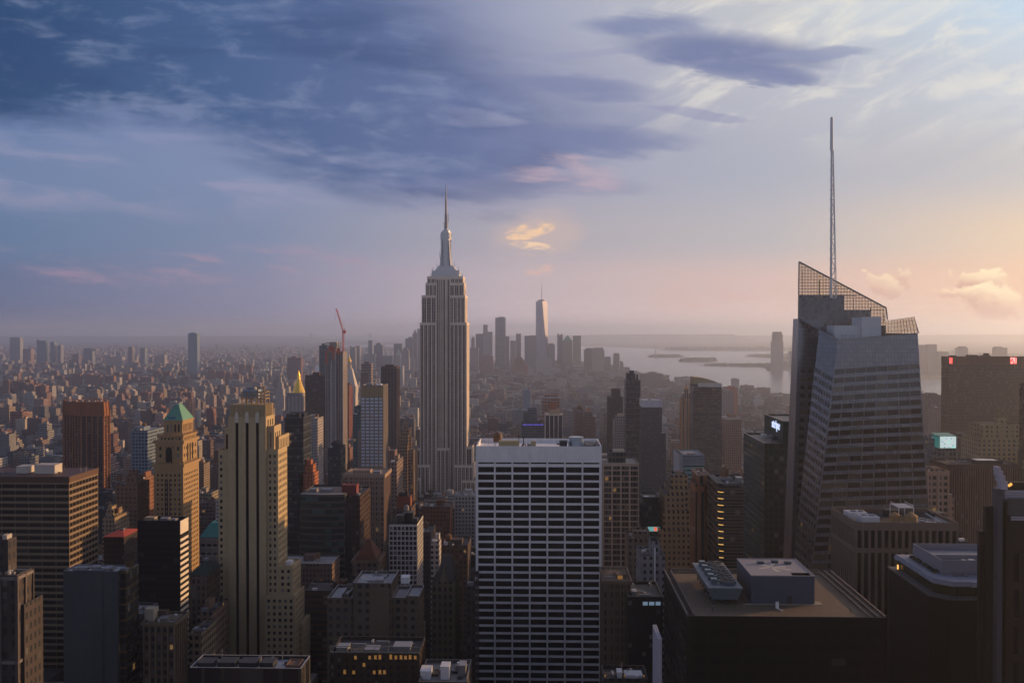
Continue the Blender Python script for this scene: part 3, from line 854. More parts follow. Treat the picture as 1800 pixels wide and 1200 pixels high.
    # the lower screen on the right
    g = [f(1556, 588, 30), f(1613.5, 585, 26), f(1607, 557, 30), f(1558, 564, 34)]
    mb = MB(); L = lambda a, b, t: a + (b - a) * t
    for i in range(11): mb.bar(L(g[0], g[1], i / 10), L(g[3], g[2], i / 10), .13)
    for i in range(5): mb.bar(L(g[0], g[3], i / 4), L(g[1], g[2], i / 4), .13)
    sc2 = mb.build('side_screen', FRIT, r)
    lt = []; tt = facade(MB(), *[p - Vector((0, .12, 0)) for p in g], even(10, .82, .01, .99), even(4, .82, .02, .98), 0, lt)
    panes(sc2, lt, SEE, 'screen_pane')
    mb = MB(); mb.quad(g[1], f(1616, 586, 0), f(1607.6, 557.6, 27), g[2]); mb.quad(f(1616, 586, 0), g[1], g[2], f(1607.6, 557.6, 27)); mb.build('glass_fin', FRIT, r)
    # roof plant
    LB = material('pale_cladding', (.50, .52, .55), .55, .08, .3)
    def pbox(a, b, yt, yb, d0, d1, name):
        mb = MB(); x0, x1 = gx(a, D + d0), gx(b, D + d0); zt = gz(yt, D + d0, a); z0 = gz(yb, D + d0, a) - 3
        mb.box(x0, x1, D + d0, D + d1, z0, zt)
        for i in range(1, 6):
            xx = x0 + (x1 - x0) * i / 6; mb.box(xx - .05, xx + .05, D + d0 - .08, D + d0 - .01, z0 + .5, zt - .3)
        mb.build(name, LB, r)
    pbox(1467, 1514, 572, 590, 14, 30, 'plant_room'); pbox(1515, 1549, 557, 588, 12, 30, 'lift_house')
    mb = MB(); bq = f(1530, 555, 20); mb.cyl(bq.x, bq.y, .7, bq.z - 2, bq.z + 2.5, 10); mb.build('flue', STEEL, r)
    mb = MB()
    for px in (1480, 1486, 1494, 1500): q = f(px, 592, 3); mb.bar(q - Vector((0, 0, 2)), q + Vector((0, 0, 1.2)), .12); mb.bar(q + Vector((-.9, 0, .8)), q + Vector((.9, 0, .8)), .1)
    mb.build('davit', STEEL, r)
    mb = MB(); mb.bar(kT, tL, .3); mb.bar(tL, tR, .25); mb.build('coping', STEEL, r)
    panes(r, wins, GW)
    for a, b, st_ in ((1408, 1415.5, 1), (1418, 1424, 0)):
        mb = MB(); p, q = f(a, 632.5, 39.2), f(b, 626.5, 39.2); mb.box(p.x, q.x, p.y - .1, p.y + .1, p.z, q.z, bottom=True); mb.build('lit_window', AMBER if st_ else lamp_material('dim_lit_window', (.5, .25, .08), .05), r)
    # spire
    bs = f(1467, 505, 28); tip = f(1463, 205, 28)
    SP = material('spire_steel', (.42, .45, .48), .4, .12, .4, metal=.4)
    mb = MB(); zA, zB = bs.z - 6, tip.z; x, y = tip.x, bs.y
    zm = gz(265, D + 28, 1463)
    mb.cyl(x - .3, y, .75, zA, zm, 8, .55); mb.cyl(x - .3, y, .95, zm, gz(207, D + 28, 1463), 8, .8); mb.cyl(x - .3, y, .3, gz(207, D + 28, 1463), zB, 6, .15)
    shaft = mb.build('spire', SP, r)
    mb = MB(); n = 15
    wA = gx(1472.5, D + 28) - gx(1465, D + 28)
    for i in range(n):
        za, zc = zA + (zm - zA) * i / n, zA + (zm - zA) * (i + 1) / n
        wa, wb = wA * (1 - i / n * .75), wA * (1 - (i + 1) / n * .75)
        for sy_ in (-1, 1):
            mb.bar((x + wa, y + sy_ * wa * .5, za), (x + wb, y + sy_ * wb * .5, zc), .16)
            mb.bar((x - .3, y, za), (x + wa, y + sy_ * wa * .5, za), .12)
            mb.bar((x + wa, y + sy_ * wa * .5, za) if i % 2 else (x - .3, y, za), (x - .3, y, zc) if i % 2 else (x + wb, y + sy_ * wb * .5, zc), .1)
        mb.bar((x + wa, y - wa * .5, za), (x + wa, y + wa * .5, za), .12)
        mb.box(x - 1.3, x + .8, y - .8, y + .8, za, za + .25, bottom=True)
    mb.build('lattice', SP, shaft)
glass_tower()

# the striped office block on the left with its sunlit flank
def striped_block():
    D = 560; x1 = gx(120, D); x0 = x1 - 95; y1 = D + 37; z = gz(838, D, 120)
    r = root_at('office_block', 'broad dark office block with horizontal bands, its right flank striped by sunlight', 'office block', x0, x1, D, y1, 'the banded office block')
    BAND = material('pale_band_panel', (.19, .14, .095), .6, .15, .4, streak=.1)
    TOP = material('dark_brown_panel', (.09, .05, .035), .6, .2, .3)
    GB = glass('bronze_window', (.02, .016, .013), .1, (.06, .05, .045), .12)
    wins = []; mb = MB(); fh = gz(850, D) - gz(861.5, D)
    n = 44; lo = (z - 3.6 - n * fh) / z; hi = (z - 3.6) / z
    rows = even(n, .62, lo, hi)
    facade(mb, (x1, D, 0), (x1, y1, 0), (x1, y1, z), (x1, D, z), even(9, .93, .01, .99), rows, .35, wins)
    facade(mb, (x0, D, 0), (x1, D, 0), (x1, D, z), (x0, D, z), even(12, .97, .0, 1), rows, .35, wins)
    mb.quad((x1, y1, 0), (x0, y1, 0), (x0, y1, z), (x1, y1, z)); mb.quad((x0, y1, 0), (x0, D, 0), (x0, D, z), (x0, y1, z))
    mb.roof(x0, x1, D, y1, z, .8, .6)
    mb.build('wall', BAND, r)
    mb = MB(); mb.walls(x0 - .3, x1 + .3, D - .3, y1 + .3, z - 3.3, z + .15); mb.roof(x0 - .3, x1 + .3, D - .3, y1 + .3, z + .15, .2, .25); mb.build('fascia', TOP, r)
    panes(r, wins, GB)
    PK = material('pale_plant_cladding', (.46, .42, .38), .7, .15, .3)
    for a, b, yt, d in ((27, 47, 828, 14), (59, 95, 825, 12)):
        mb = MB(); X0, X1 = gx(a, D + d), gx(b, D + d); zt = gz(yt - 4, D + d); mb.box(X0, X1, D + d, D + d + 9, z - .8, zt); mb.box(X0 - .2, X1 + .2, D + d - .2, D + d + 9.2, zt, zt + .25, bottom=True)
        mb.box(X0 + 1, X0 + 2, D + d - .1, D + d - .01, z - .5, z + 1.6); mb.build('bulkhead', PK, r)
    mb = MB()
    for px in (142, 150, 152): q = at(px, 826, D + 20); mb.bar((q.x, q.y, z - .8), (q.x, q.y, z + 3.2), .15)
    mb.build('antenna', STEEL, r)
    clutter(r, x0, x1, D, y1, z - .6, 16, 3)
    ROOFT = material('tan_roof_deck', (.34, .30, .26), .9, .35, .15)
    mb = MB(); mb.quad((x0 + .7, D + .7, z - .62), (x1 - .7, D + .7, z - .62), (x1 - .7, y1 - .7, z - .62), (x0 + .7, y1 - .7, z - .62)); mb.build('roof_deck', ROOFT, r)
striped_block()

# the dark block with white ribs on its flank
def ribbed_block():
    D = 600; x0, x1 = gx(240, D), gx(315, D); y1 = D + 14; z = gz(915, D, 300)
    r = root_at('office_block', 'near black office block with slanting white ribs down its narrow lit flank', 'office block', x0, x1, D, y1, 'the black block')
    BLK = material('black_panel', (.012, .012, .013), .55, .3, .3, spec=.08); RIB = material('white_rib', (.62, .57, .50), .7, .12, .4)
    mb = MB(); mb.block(x0, x1, D, y1, 0, z, 1.2); mb.build('wall', BLK, r)
    wins = []; facade(MB(), (x0, D - .05, 0), (x1, D - .05, 0), (x1, D - .05, z - 4), (x0, D - .05, z - 4), even(7, .96, .01, .99), even(14, .6, .64, 1), 0, wins)
    panes(r, wins, BLACKG)
    mb = MB(); mb.box(x1 + .01, x1 + .25, D + .1, y1 - .1, z - 8.4, z - .2); k = 0
    zz = z - 11.2
    while zz > 55: mb.box(x1 + .01, x1 + .25, D + .1, y1 - .1, zz - 1.75, zz); zz -= 3.62
    mb.build('rib', RIB, r)
    TANP = material('tan_hut', (.34, .28, .2), .8, .2, .3)
    mb = MB(); mb.box(x0 + 3, x0 + 9, D + 4, D + 9, z - 1.2, z + 1.2); mb.build('bulkhead', TANP, r)
    unit(r, x0 + 12, x0 + 17, D + 5, D + 10, z - 1.2, 1.6, STEEL); unit(r, x0 + 19, x0 + 22, D + 4, D + 9, z - 1.2, 1.3, STEEL)
ribbed_block()

# the black box with the gravel roof
def gravel_roof():
    D = 300; x0, x1 = gx(1208, D), gx(1560, D); y1 = D + 56; z = gz(1083, D, 1380)
    r = root_at('office_tower', 'black office tower whose flat tan gravel roof carries a grey plant box', 'office tower', x0, x1, D, y1, 'the gravel roof')
    BLK = material('black_curtain_wall', (.010, .010, .011), .5, .2, .3, spec=.08); GRAV = material('roof_gravel', (.14, .105, .075), .95, .45, 1.2); CURB = material('stone_kerb', (.13, .105, .095), .85, .25, .5)
    mb = MB(); mb.walls(x0, x1, D, y1, 0, z - .1); mb.quad((x0, D, z - .1), (x1, D, z - .1), (x1, y1, z - .1), (x0, y1, z - .1)); mb.build('wall', BLK, r)
    wins = []; facade(MB(), (x0 - .05, y1, 0), (x0 - .05, D, 0), (x0 - .05, D, z), (x0 - .05, y1, z), even(9, .7, .02, .98), even(12, .5, .72, .98), 0, wins)
    facade(MB(), (x0, D - .05, 0), (x1, D - .05, 0), (x1, D - .05, z), (x0, D - .05, z), even(11, .8, .02, .98), even(10, .5, .74, .985), 0, wins)
    panes(r, wins, BLACKG)
    mb = MB(); mb.quad((x0 + 2.6, D + .1, z - .05), (x1 - 5.2, D + .1, z - .05), (x1 - 5.2, y1 - 3, z - .05), (x0 + 2.6, y1 - 3, z - .05)); mb.build('gravel_bed', GRAV, r)
    mb = MB()                                         # edge gutters with their rungs
    for a, b in ((x0, x0 + .5), (x0 + 2.1, x0 + 2.5)): mb.box(a, b, D, y1, z - .1, z + .55)
    k = D + 1.5
    while k < y1 - 1: mb.box(x0 + .5, x0 + 2.1, k, k + .25, z - .1, z + .3); k += 2.1
    for a, b in ((x1 - .6, x1), (x1 - 2.8, x1 - 2.4), (x1 - 5.1, x1 - 4.7)): mb.box(a, b, D, y1, z - .1, z + .5)
    mb.box(x0 + 2.5, x1 - 5.1, y1 - .6, y1, z - .1, z + .9); mb.box(x0 + 2.5, x1 - 5.1, y1 - 2.9, y1 - 2.4, z - .1, z + .4); mb.box(x0 + 2.5, x1 - 5.1, D, D + .12, z - .1, z + .08)
    mb.build('kerb', CURB, r)
    BLU = material('blue_grey_cladding', (.06, .075, .11), .6, .12, .3); LID = material('pale_roof_membrane', (.26, .245, .26), .75, .22, .12)
    # plant box
    d0, d1 = 313.7, 337; a0, a1 = gx(1322, d0), gx(1433.4, d0); zt = gz(1011.8, d0, 1380)
    mb = MB(); mb.walls(a0, a1, d0, d1, z - .05, zt)
    n = 24
    for i in range(1, n): xx = a0 + (a1 - a0) * i / n; mb.box(xx - .04, xx + .04, d0 - .06, d0 - .005, z, zt - .4)
    mb.box(a0 - .01, a1 + .01, d0 - .09, d0 - .005, z + (zt - z) * .46, z + (zt - z) * .475)
    pb = mb.build('plant_box', BLU, r)
    mb = MB(); hx0, hx1, hy0, hy1 = a1 - 6.6, a1 - .8, d0 + .9, d0 + 4.2
    for (u0, u1, v0, v1) in ((a0, hx0, d0, d1), (hx0, a1, hy1, d1), (hx0, a1, d0, hy0), (hx1, a1, hy0, hy1)): mb.quad((u0, v0, zt), (u1, v0, zt), (u1, v1, zt), (u0, v1, zt))
    for (p, q) in (((hx0, hy0), (hx1, hy0)), ((hx1, hy0), (hx1, hy1)), ((hx1, hy1), (hx0, hy1)), ((hx0, hy1), (hx0, hy0))): mb.quad((*p, zt), (*q, zt), (*q, zt - 2), (*p, zt - 2)); mb.quad((*q, zt), (*p, zt), (*p, zt - 2), (*q, zt - 2))
    mb.quad((hx0, hy0, zt - 2), (hx1, hy0, zt - 2), (hx1, hy1, zt - 2), (hx0, hy1, zt - 2))
    for (u0, u1, v0, v1) in ((a0 - .1, a1 + .1, d0 - .15, d0 + .15), (a0 - .1, a0 + .2, d0, d1), (a1 - .2, a1 + .1, d0, d1), (a0, a1, d1 - .2, d1 + .1)): mb.box(u0, u1, v0, v1, zt - .1, zt + .2, bottom=True)
    mb.build('box_roof', LID, pb)
    PATCH = material('patched_membrane', (.52, .47, .40), .8, .25, .5); mb = MB(); rnd = random.Random(4)
    cxm, cym = (a0 + a1) / 2 - 1, (d0 + d1) / 2
    for ang, ln in ((.2, 4.5), (1.25, 6), (2.2, 5), (3.6, 4.5), (4.9, 5.5), (5.7, 6)):
        dx_, dy_ = math.cos(ang), math.sin(ang); mb.face([(cxm + dx_ * .5 - dy_ * .4, cym + dy_ * .5 + dx_ * .4, zt + .02), (cxm + dx_ * .5 + dy_ * .4, cym + dy_ * .5 - dx_ * .4, zt + .02), (cxm + dx_ * ln + dy_ * .9, cym + dy_ * ln - dx_ * .9, zt + .02), (cxm + dx_ * ln * 1.15, cym + dy_ * ln * 1.15, zt + .02), (cxm + dx_ * ln - dy_ * .7, cym + dy_ * ln + dx_ * .7, zt + .02)])
    mb.build('roof_patch', PATCH, pb)
    for u, v in ((-3.5, 4), (1.5, 5.5), (5.5, 4)): unit(pb, cxm + u, cxm + u + 2, cym + v, cym + v + 1.6, zt + .02, .6, BLU, 'vent')
    mb = MB(); mb.box(a1 - 8.6, a1 - 7.0, d0 - .12, d0 - .01, z, z + 2.6); mb.build('door', DARKP, pb)
    mb = MB(); mb.box(a1 - 2.4, a1 - 1.0, d0 - .1, d0 - .01, z + .2, z + 2.5); mb.build('door', BLU, pb)
    mb = MB(); mb.box(a0 - 2.6, a1 + 2.4, d0 - .9, d0 - .1, z - .05, z + .12); mb.box(a1 + .05, a1 + 2.4, d0 - .1, d0 + 3, z - .05, z + .12); mb.build('concrete_apron', material('concrete_apron', (.30, .25, .19), .9, .2, .5), r)
    # cooling towers
    c0, c1, e0, e1 = gx(1246.3, 312), gx(1306, 312), 312, 345; ct = gz(1033.5, 312, 1276)
    TEAL = material('galvanised_casing', (.09, .125, .15), .45, .18, .4, metal=.2)
    mb = MB(); mb.prism([(c0 + 1.3, e0 + .5), (c1 - 1.3, e0 + .5), (c1 - 1.3, e1 - .5), (c0 + 1.3, e1 - .5)], z + 1.6, ct, bottom=True, top=[(c0, e0), (c1, e0), (c1, e1), (c0, e1)])
    cool = mb.build('cooling_tower', TEAL, r)
    mb = MB(); mb.box(c0 - .1, c1 + .1, e0 - .1, e1 + .1, ct, ct + .25, bottom=True)
    k = e0 + 1
    while k < e1: mb.box(c0, c1, k, k + .12, ct + .25, ct + .33); k += 1.6
    mb.build('deck', material('deck_grating', (.2, .22, .25), .6, .2, .5), cool)
    for i in range(5):
        yy = e0 + 4.5 + i * 5.9; xx = (c0 + c1) / 2 + 1.6
        mb = MB(); mb.cyl(xx, yy, 2.5, ct + .25, ct + 1.5, 20, 2.7, bottom=True); fn = mb.build('fan_stack', TEAL, cool)
        mb = MB(); mb.cyl(xx, yy, 2.45, ct + 1.51, ct + 1.56, 20)
        for b_ in range(6):
            a_ = b_ * 1.047; mb.bar((xx, yy, ct + 1.66), (xx + 2.3 * math.cos(a_), yy + 2.3 * math.sin(a_), ct + 1.66), .09)
        mb.build('fan', DARKP, fn)
        mb = MB(); mb.box(xx - 5.3, xx - 3.4, yy - .9, yy + 1.3, ct + .25, ct + 2.0); mb.bar((xx - 3.4, yy, ct + 1.2), (xx - 2.4, yy, ct + 1.2), .3); mb.build('motor_housing', TEAL, cool)
    mb = MB()
    for u in (c0 + 1.6, (c0 + c1) / 2, c1 - 1.6):
        k = e0 + 1
        while k < e1: mb.box(u - .2, u + .2, k, k + .4, z - .05, z + 1.6); k += 5
    mb.build('stand', DARKP, cool)
    mb = MB(); q = at(1366, 1064, 309); mb.box(q.x - .45, q.x + .45, 308.6, 309.2, z, z + 2.0); mb.bar((q.x, 308, z + .1), (q.x + 1, 306, z + .1), .12); mb.build('vent_pipe', WHITEP, r)
    for px, py in ((1253, 1075), (1496, 1070)):
        q = at(px, py, 304); mb = MB(); mb.cyl(q.x, 304.5, .12, z - .05, z + 1.3, 6); mb.build('pipe', DARKP, r)
    for px, py in ((1297, 1018), (1404, 975)):
        mb = MB(); q = at(px, py, 330); mb.cyl(q.x, 330, .2, z, z + 1.2, 6); mb.build('roof_lamp', lamp_material('roof_lamp', (1, .75, .4), 1.2), r)
gravel_roof()

# the concrete block with tall window strips
def strip_block():
    D = 430; x0, x1 = gx(1505, D), gx(1687, D); y1 = D + 36; z = gz(918, D, 1600)
    r = root_at('office_block', 'brown concrete block with tall dark window strips and two tan tanks on its roof', 'office block', x0, x1, D, y1, 'the tall-strip concrete block')
    CONC = material('brown_concrete', (.15, .11, .09), .85, .2, .3, streak=.2); GB = glass('strip_window', (.012, .012, .014), .05, (.05, .05, .05), .1, sp=.1)
    pz = lambda py: gz(py, D) / z
    rows = [(pz(1210), pz(967)), (pz(959), pz(928))]
    wins = []; mb = MB()
    facade(mb, (x0, D, 0), (x1, D, 0), (x1, D, z), (x0, D, z), even(15, .62, .008, .992), rows, .9, wins)
    facade(mb, (x0, y1, 0), (x0, D, 0), (x0, D, z), (x0, y1, z), even(12, .62, .008, .992), rows, .9, wins)
    mb.quad((x1, D, 0), (x1, y1, 0), (x1, y1, z), (x1, D, z)); mb.quad((x1, y1, 0), (x0, y1, 0), (x0, y1, z), (x1, y1, z)); mb.roof(x0, x1, D, y1, z, 2.4, .6)
    mb.build('wall', CONC, r); panes(r, wins, GB, 'window_strip')
    mb = MB(); mb.quad((x0 + .7, D + .7, z - 2.3), (x1 - .7, D + .7, z - 2.3), (x1 - .7, y1 - .7, z - 2.3), (x0 + .7, y1 - .7, z - 2.3)); mb.build('roof_deck', material('dark_roof_deck', (.05, .05, .052), .9, .4, .3), r)
    clutter(r, x0, x1, D, y1, z - 2.3, 12, 8)
    zr = z - 2.3; TK = material('tan_tank', (.28, .18, .09), .75, .25, .5); WH = material('white_cabinet', (.50, .52, .56), .5, .12, .5)
    X = lambda px, d: gx(px, D + d)
    unit(r, X(1515, 6), X(1545, 6), D + 4, D + 12, zr, 3.6, WH); unit(r, X(1492, 16), X(1525, 16), D + 15, D + 23, zr, 3.4, WH)
    mb = MB()
    for px, d in ((1521, 7), (1535, 7), (1502, 18), (1516, 18)): mb.cyl(X(px, d), D + d + 1, 1.3, zr + 3.5, zr + 4.1, 14)
    mb.build('fan', STEEL, r)
    for px, d, rd in ((1574, 12, 2.3), (1602, 10, 2.9)): tank(r, X(px, d), D + d, zr, rd, 3.2, TK, False)
    mb = MB(); h = zr + 6.2; u0, u1, v0, v1 = X(1580, 14), X(1606, 14), D + 13, D + 24
    for u in (u0, u1):
        for v in (v0, v1): mb.bar((u, v, zr), (u, v, h), .16)
    mb.box(u0, u1, v0, v1, h, h + .2, bottom=True)
    for zz in (h + .6, h + 1.2):
        mb.bar((u0, v0, zz), (u1, v0, zz), .06); mb.bar((u1, v0, zz), (u1, v1, zz), .06); mb.bar((u0, v0, zz), (u0, v1, zz), .06)
    k = u0
    while k <= u1: mb.bar((k, v0, h), (k, v0, h + 1.2), .06); k += 1.2
    mb.bar((X(1615, 8), D + 8, zr + 2), (X(1645, 8), D + 6, zr + 1), .25); mb.bar((X(1615, 8), D + 8, zr + 3), (X(1645, 8), D + 6, zr + 2), .1)
    for px in (1615, 1630, 1645): mb.bar((X(px, 8), D + 7, zr), (X(px, 8), D + 7, zr + 2.6), .12)
    mb.bar((X(1655, 10), D + 4, zr + .4), (X(1655, 10) + 2, y1 - 4, zr + .4), .3); mb.bar((X(1665, 10), D + 4, zr + .4), (X(1665, 10) + 1, y1 - 4, zr + .4), .3)
    mb.build('steel_platform', WH, r)
    unit(r, X(1640, 25), X(1660, 25), D + 24, D + 30, zr, 1.8, DARKP); unit(r, X(1560, 26), X(1585, 26), D + 26, D + 31, zr, 2.6, DARKP)
strip_block()

# the white-roofed pavilion building at the lower right
def white_roof():
    D = 345; x0 = gx(1646, D); x1 = x0 + 60; y1 = D + 46; z = gz(1054, D, 1680)
    r = root_at('office_tower', 'dark office tower with a white stepped roof slab above a glass storey', 'office tower', x0, x1, D, y1, 'the white roof slab')
    BLK = material('dark_stone_wall', (.011, .011, .012), .6, .25, .3, spec=.08); WS = material('white_roof_membrane', (.26, .27, .33), .7, .18, .15); CW = material('pale_panel', (.2, .2, .24), .6, .12, .3)
    ch = 5.0
    poly = [(x0 + ch, D), (x1, D), (x1, y1), (x0, y1), (x0, D + ch)]
    mb = MB(); mb.prism(poly, 0, z); mb.build('wall', BLK, r)
    mb = MB()
    lip = lambda o, a, b: mb.prism([(x0 + ch + o * .4, D + o), (x1 - o, D + o), (x1 - o, y1 - o), (x0 + o, y1 - o), (x0 + o, D + ch + o * .4)], a, b, bottom=True)
    lip(-.4, z + .01, z + .5); mb.build('ledge', material('ledge_stone', (.10, .095, .10), .8, .2, .3), r)
    mb = MB(); s = 3.0; zt = z + 4.2
    mb.prism([(x0 + ch + s, D + s), (x1 - s, D + s), (x1 - s, y1 - s), (x0 + s, y1 - s), (x0 + s, D + ch + s)], z + .5, zt); gl = mb.build('glass_storey', material('olive_glass', (.03, .028, .012), .15, .2, .3), r)
    mb = MB()
    k = x0 + ch + s
    while k < x1 - s: mb.box(k, k + .12, D + s - .12, D + s - .01, z + .5, zt); k += 1.5
    k = D + ch + s
    while k < y1 - s: mb.box(x0 + s - .12, x0 + s - .01, k, k + .12, z + .5, zt); k += 1.5
    mb.build('mullion', DARKP, gl)
    mb = MB()
    def slab(o, a, b): mb.prism([(x0 + ch + o, D + o), (x0 + ch + o + 6, D + o), (x0 + ch + o + 6, D + o - .8), (x1 - o, D + o - .8), (x1 - o, y1 - o), (x0 + o, y1 - o), (x0 + o, D + ch + o)], a, b, bottom=True)
    slab(1.6, zt, zt + .9); slab(2.1, zt + .9, zt + 1.6); mb.build('roof_slab', WS, r)
    p0, q0 = gx(1658, D + 12), D + 12; p1 = x1 - 8; q1 = D + 40; zp = zt + 1.6; zq = zp + 5.2
    mb = MB(); mb.walls(p0, p1, q0, q1, zp, zq); mb.roof(p0, p1, q0, q1, zq, 2.2, .35)
    mb.box(p0 + .4, p1 - .4, q0 + 9, q0 + 9.4, zq - 2.2, zq - .1)
    ph = mb.build('penthouse', CW, r)
    mb = MB()
    for u, v in ((4, 3), (8, 4), (10, 6)): mb.cyl(p0 + u, q0 + v, .8, zq - 2.2, zq - 1.1, 12)
    mb.cyl(p0 + 12, q0 + 4, 1.1, zq - 2.2, zq - .6, 14); mb.build('vent', STEEL, ph)
    rnd = random.Random(9)
    SHR = material('roof_shrub', (.02, .026, .016), .9, .4, 1.5)
    for i in range(6):
        mb = MB(); yy = q0 + 3 + i * 4.3
        for _ in range(5): tuft(mb, p0 - 1.6 + rnd.uniform(-.4, .4), yy + rnd.uniform(-1, 1), zp, .95, rnd)
        mb.build('shrub', SHR, r)
    for u in (3, 6.5, 12): unit(r, p0 + u, p0 + u + 1.5, q0 - 2.6, q0 - 1.2, zp, .9, STEEL)
    mb = MB(); q = (x0 + 2.2, y1 - 4); mb.cyl(q[0], q[1], .3, z + .5, z + 2.2, 8); mb.build('ledge_lamp', lamp_material('ledge_lamp', (1, .5, .12), 1.1), r)
white_roof()

# the dark stepped tower at the right edge
def edge_tower():
    D = 300; x0 = gx(1756, D); X = lambda px: gx(px, D)
    r = root_at('stepped_tower', 'dark brown stepped tower with pale block pinnacles and grey louvres at its top', 'skyscraper', gx(1734, D), X(1756) + 34, D, D + 9, 'the dark stepped tower')
    BR = material('dark_granite', (.030, .022, .020), .6, .2, .3, spec=.08); PALE = material('pale_block', (.36, .34, .40), .7, .15, .4); LV = material('grey_louvre', (.15, .145, .17), .6, .15, .4)
    Z = lambda py: gz(py, D, 1770); x1 = X(1756) + 34
    wins = []; mb = MB()
    clad(mb, X(1773), x1, D + 1, D + 8, 0, Z(884), 3.2, 11, .5, .8, wins, sides='fl', edge=1.6, top=14, skip_roof=True)
    clad(mb, X(1743), X(1772.9), D + 3, D + 5, 0, Z(893), 3.0, 14, .4, .82, wins, sides='fl', edge=1.6, top=14)
    clad(mb, X(1734), X(1742.9), D + 4, D + 5.5, 0, Z(938), 2.6, 14, .4, .8, wins, sides='fl', edge=.4, top=3)
    mb.build('wall', BR, r); panes(r, wins, BLACKG, 'window_strip')
    mb = MB(); mb.box(X(1756), X(1764.5), D, D + 3.9, 0, Z(860)); mb.build('corner_pier', material('grey_granite', (.07, .065, .075), .6, .2, .4), r)
    for a, b, t, q in ((1756.2, 1762, 821, 828), (1757, 1766, 827.6, 837), (1760, 1770.2, 836.6, 847), (1763, 1774.6, 846.6, 861)):
        mb = MB(); mb.box(X(a), X(b), D + .5, D + 3.4, Z(q), Z(t), bottom=True); mb.build('pinnacle', PALE, r)
    mb = MB()
    mb.walls(X(1774), x1, D + 2, D + 7.8, Z(884) - 1, Z(863)); mb.roof(X(1774), x1, D + 2, D + 7.8, Z(863), 1.5, .5)
    lv = mb.build('plant_storey', LV, r)
    mb = MB()
    for py in (864.5, 868, 871.5, 875): mb.box(X(1771), x1 + .3, D + 1.2, D + 1.98, Z(py) - .42, Z(py), bottom=True); mb.box(X(1774) - .7, X(1774) - .01, D + 2, D + 7.8, Z(py) - .42, Z(py), bottom=True)
    for py in (908, 912): mb.box(X(1781), x1 + .3, D + .4, D + .98, Z(py) - .45, Z(py), bottom=True)
    mb.build('louvre', PALE, lv)
    mb = MB(); mb.box(X(1774), x1, D + .35, D + .98, Z(906), Z(876)); mb.build('spandrel', material('grey_spandrel', (.055, .055, .06), .55, .15, .4), r)
    AMB = lamp_material('amber_plant_light', (1, .45, .08), .9)
    mb = MB(); mb.bar((X(1788), D + 5, Z(863) + .8), (X(1794), D + 5, Z(863) + 1.5), .3); mb.build('amber_lamp', AMB, r)
    mb = MB(); mb.box(X(1782), x1 - 2, D + 5.6, D + 7, Z(863) - 1.5, Z(852)); mb.build('bulkhead', BR, r)
edge_tower()

# ------------------------------------------------------------------ buildings further off: walls with patterned windows, real piers and bands
SEED = [0]
def seed():
    SEED[0] += 1; return (SEED[0] * .6180339) % 1.0
TINT = dict(tan=(.36, .28, .19), sand=(.42, .36, .28), brick=(.27, .11, .065), brown=(.16, .10, .075), grey=(.27, .27, .28), white=(.56, .55, .55), dark=(.03, .03, .033),
            teal=(.05, .12, .13), navy=(.025, .035, .055), pink=(.36, .27, .24), orange=(.45, .20, .08), slate=(.13, .14, .17), stone=(.40, .37, .34), blue=(.14, .22, .33), rust=(.30, .16, .09))
def paint(mb, tint, pat, lit=.006, tone=.1, gloss=0.0, sd=None):
    mb.tint = TINT[tint] if isinstance(tint, str) else tint; mb.pat = pat; mb.q_ = (seed() if sd is None else sd, lit, tone, gloss)
def plain(mb, tint): mb.tint = TINT[tint] if isinstance(tint, str) else tint; mb.pat = (0, 3.5, .5, .5); mb.q_ = (.3, 0, 0, 0)
def piers(mb, x0, x1, y0, y1, z0, z1, sp, w, dp, sides='fr', col=None):
    keep = (mb.tint, mb.pat)
    mb.pat = (0, 3.5, .5, .5)
    if col: mb.tint = TINT[col] if isinstance(col, str) else col
    n = max(1, round((x1 - x0) / sp))
    if 'f' in sides:
        for i in range(n + 1):
            c = x0 + (x1 - x0) * i / n; a, b = max(x0 - .02, c - w / 2), min(x1 + .02, c + w / 2)
            mb.box(a, b, y0 - dp, y0 - .01, z0, z1)
    n = max(1, round((y1 - y0) / sp))
    for s, xa, xb in (('r', x1 + .01, x1 + dp), ('l', x0 - dp, x0 - .01)):
        if s in sides:
            for i in range(n + 1):
                c = y0 + (y1 - y0) * i / n; mb.box(xa, xb, max(y0 - dp, c - w / 2), min(y1, c + w / 2), z0, z1)
    mb.tint, mb.pat = keep
def bands(mb, x0, x1, y0, y1, z0, z1, sp, h, dp, col=None):
    keep = (mb.tint, mb.pat); mb.pat = (0, 3.5, .5, .5)
    if col: mb.tint = TINT[col] if isinstance(col, str) else col
    z = z1
    while z > z0:
        mb.box(x0 - dp, x1 + dp, y0 - dp, y0 - .01, z - h, z, bottom=True)
        mb.box(x1 + .01, x1 + dp, y0, y1, z - h, z, bottom=True); mb.box(x0 - dp, x0 - .01, y0, y1, z - h, z, bottom=True)
        z -= sp
    mb.tint, mb.pat = keep
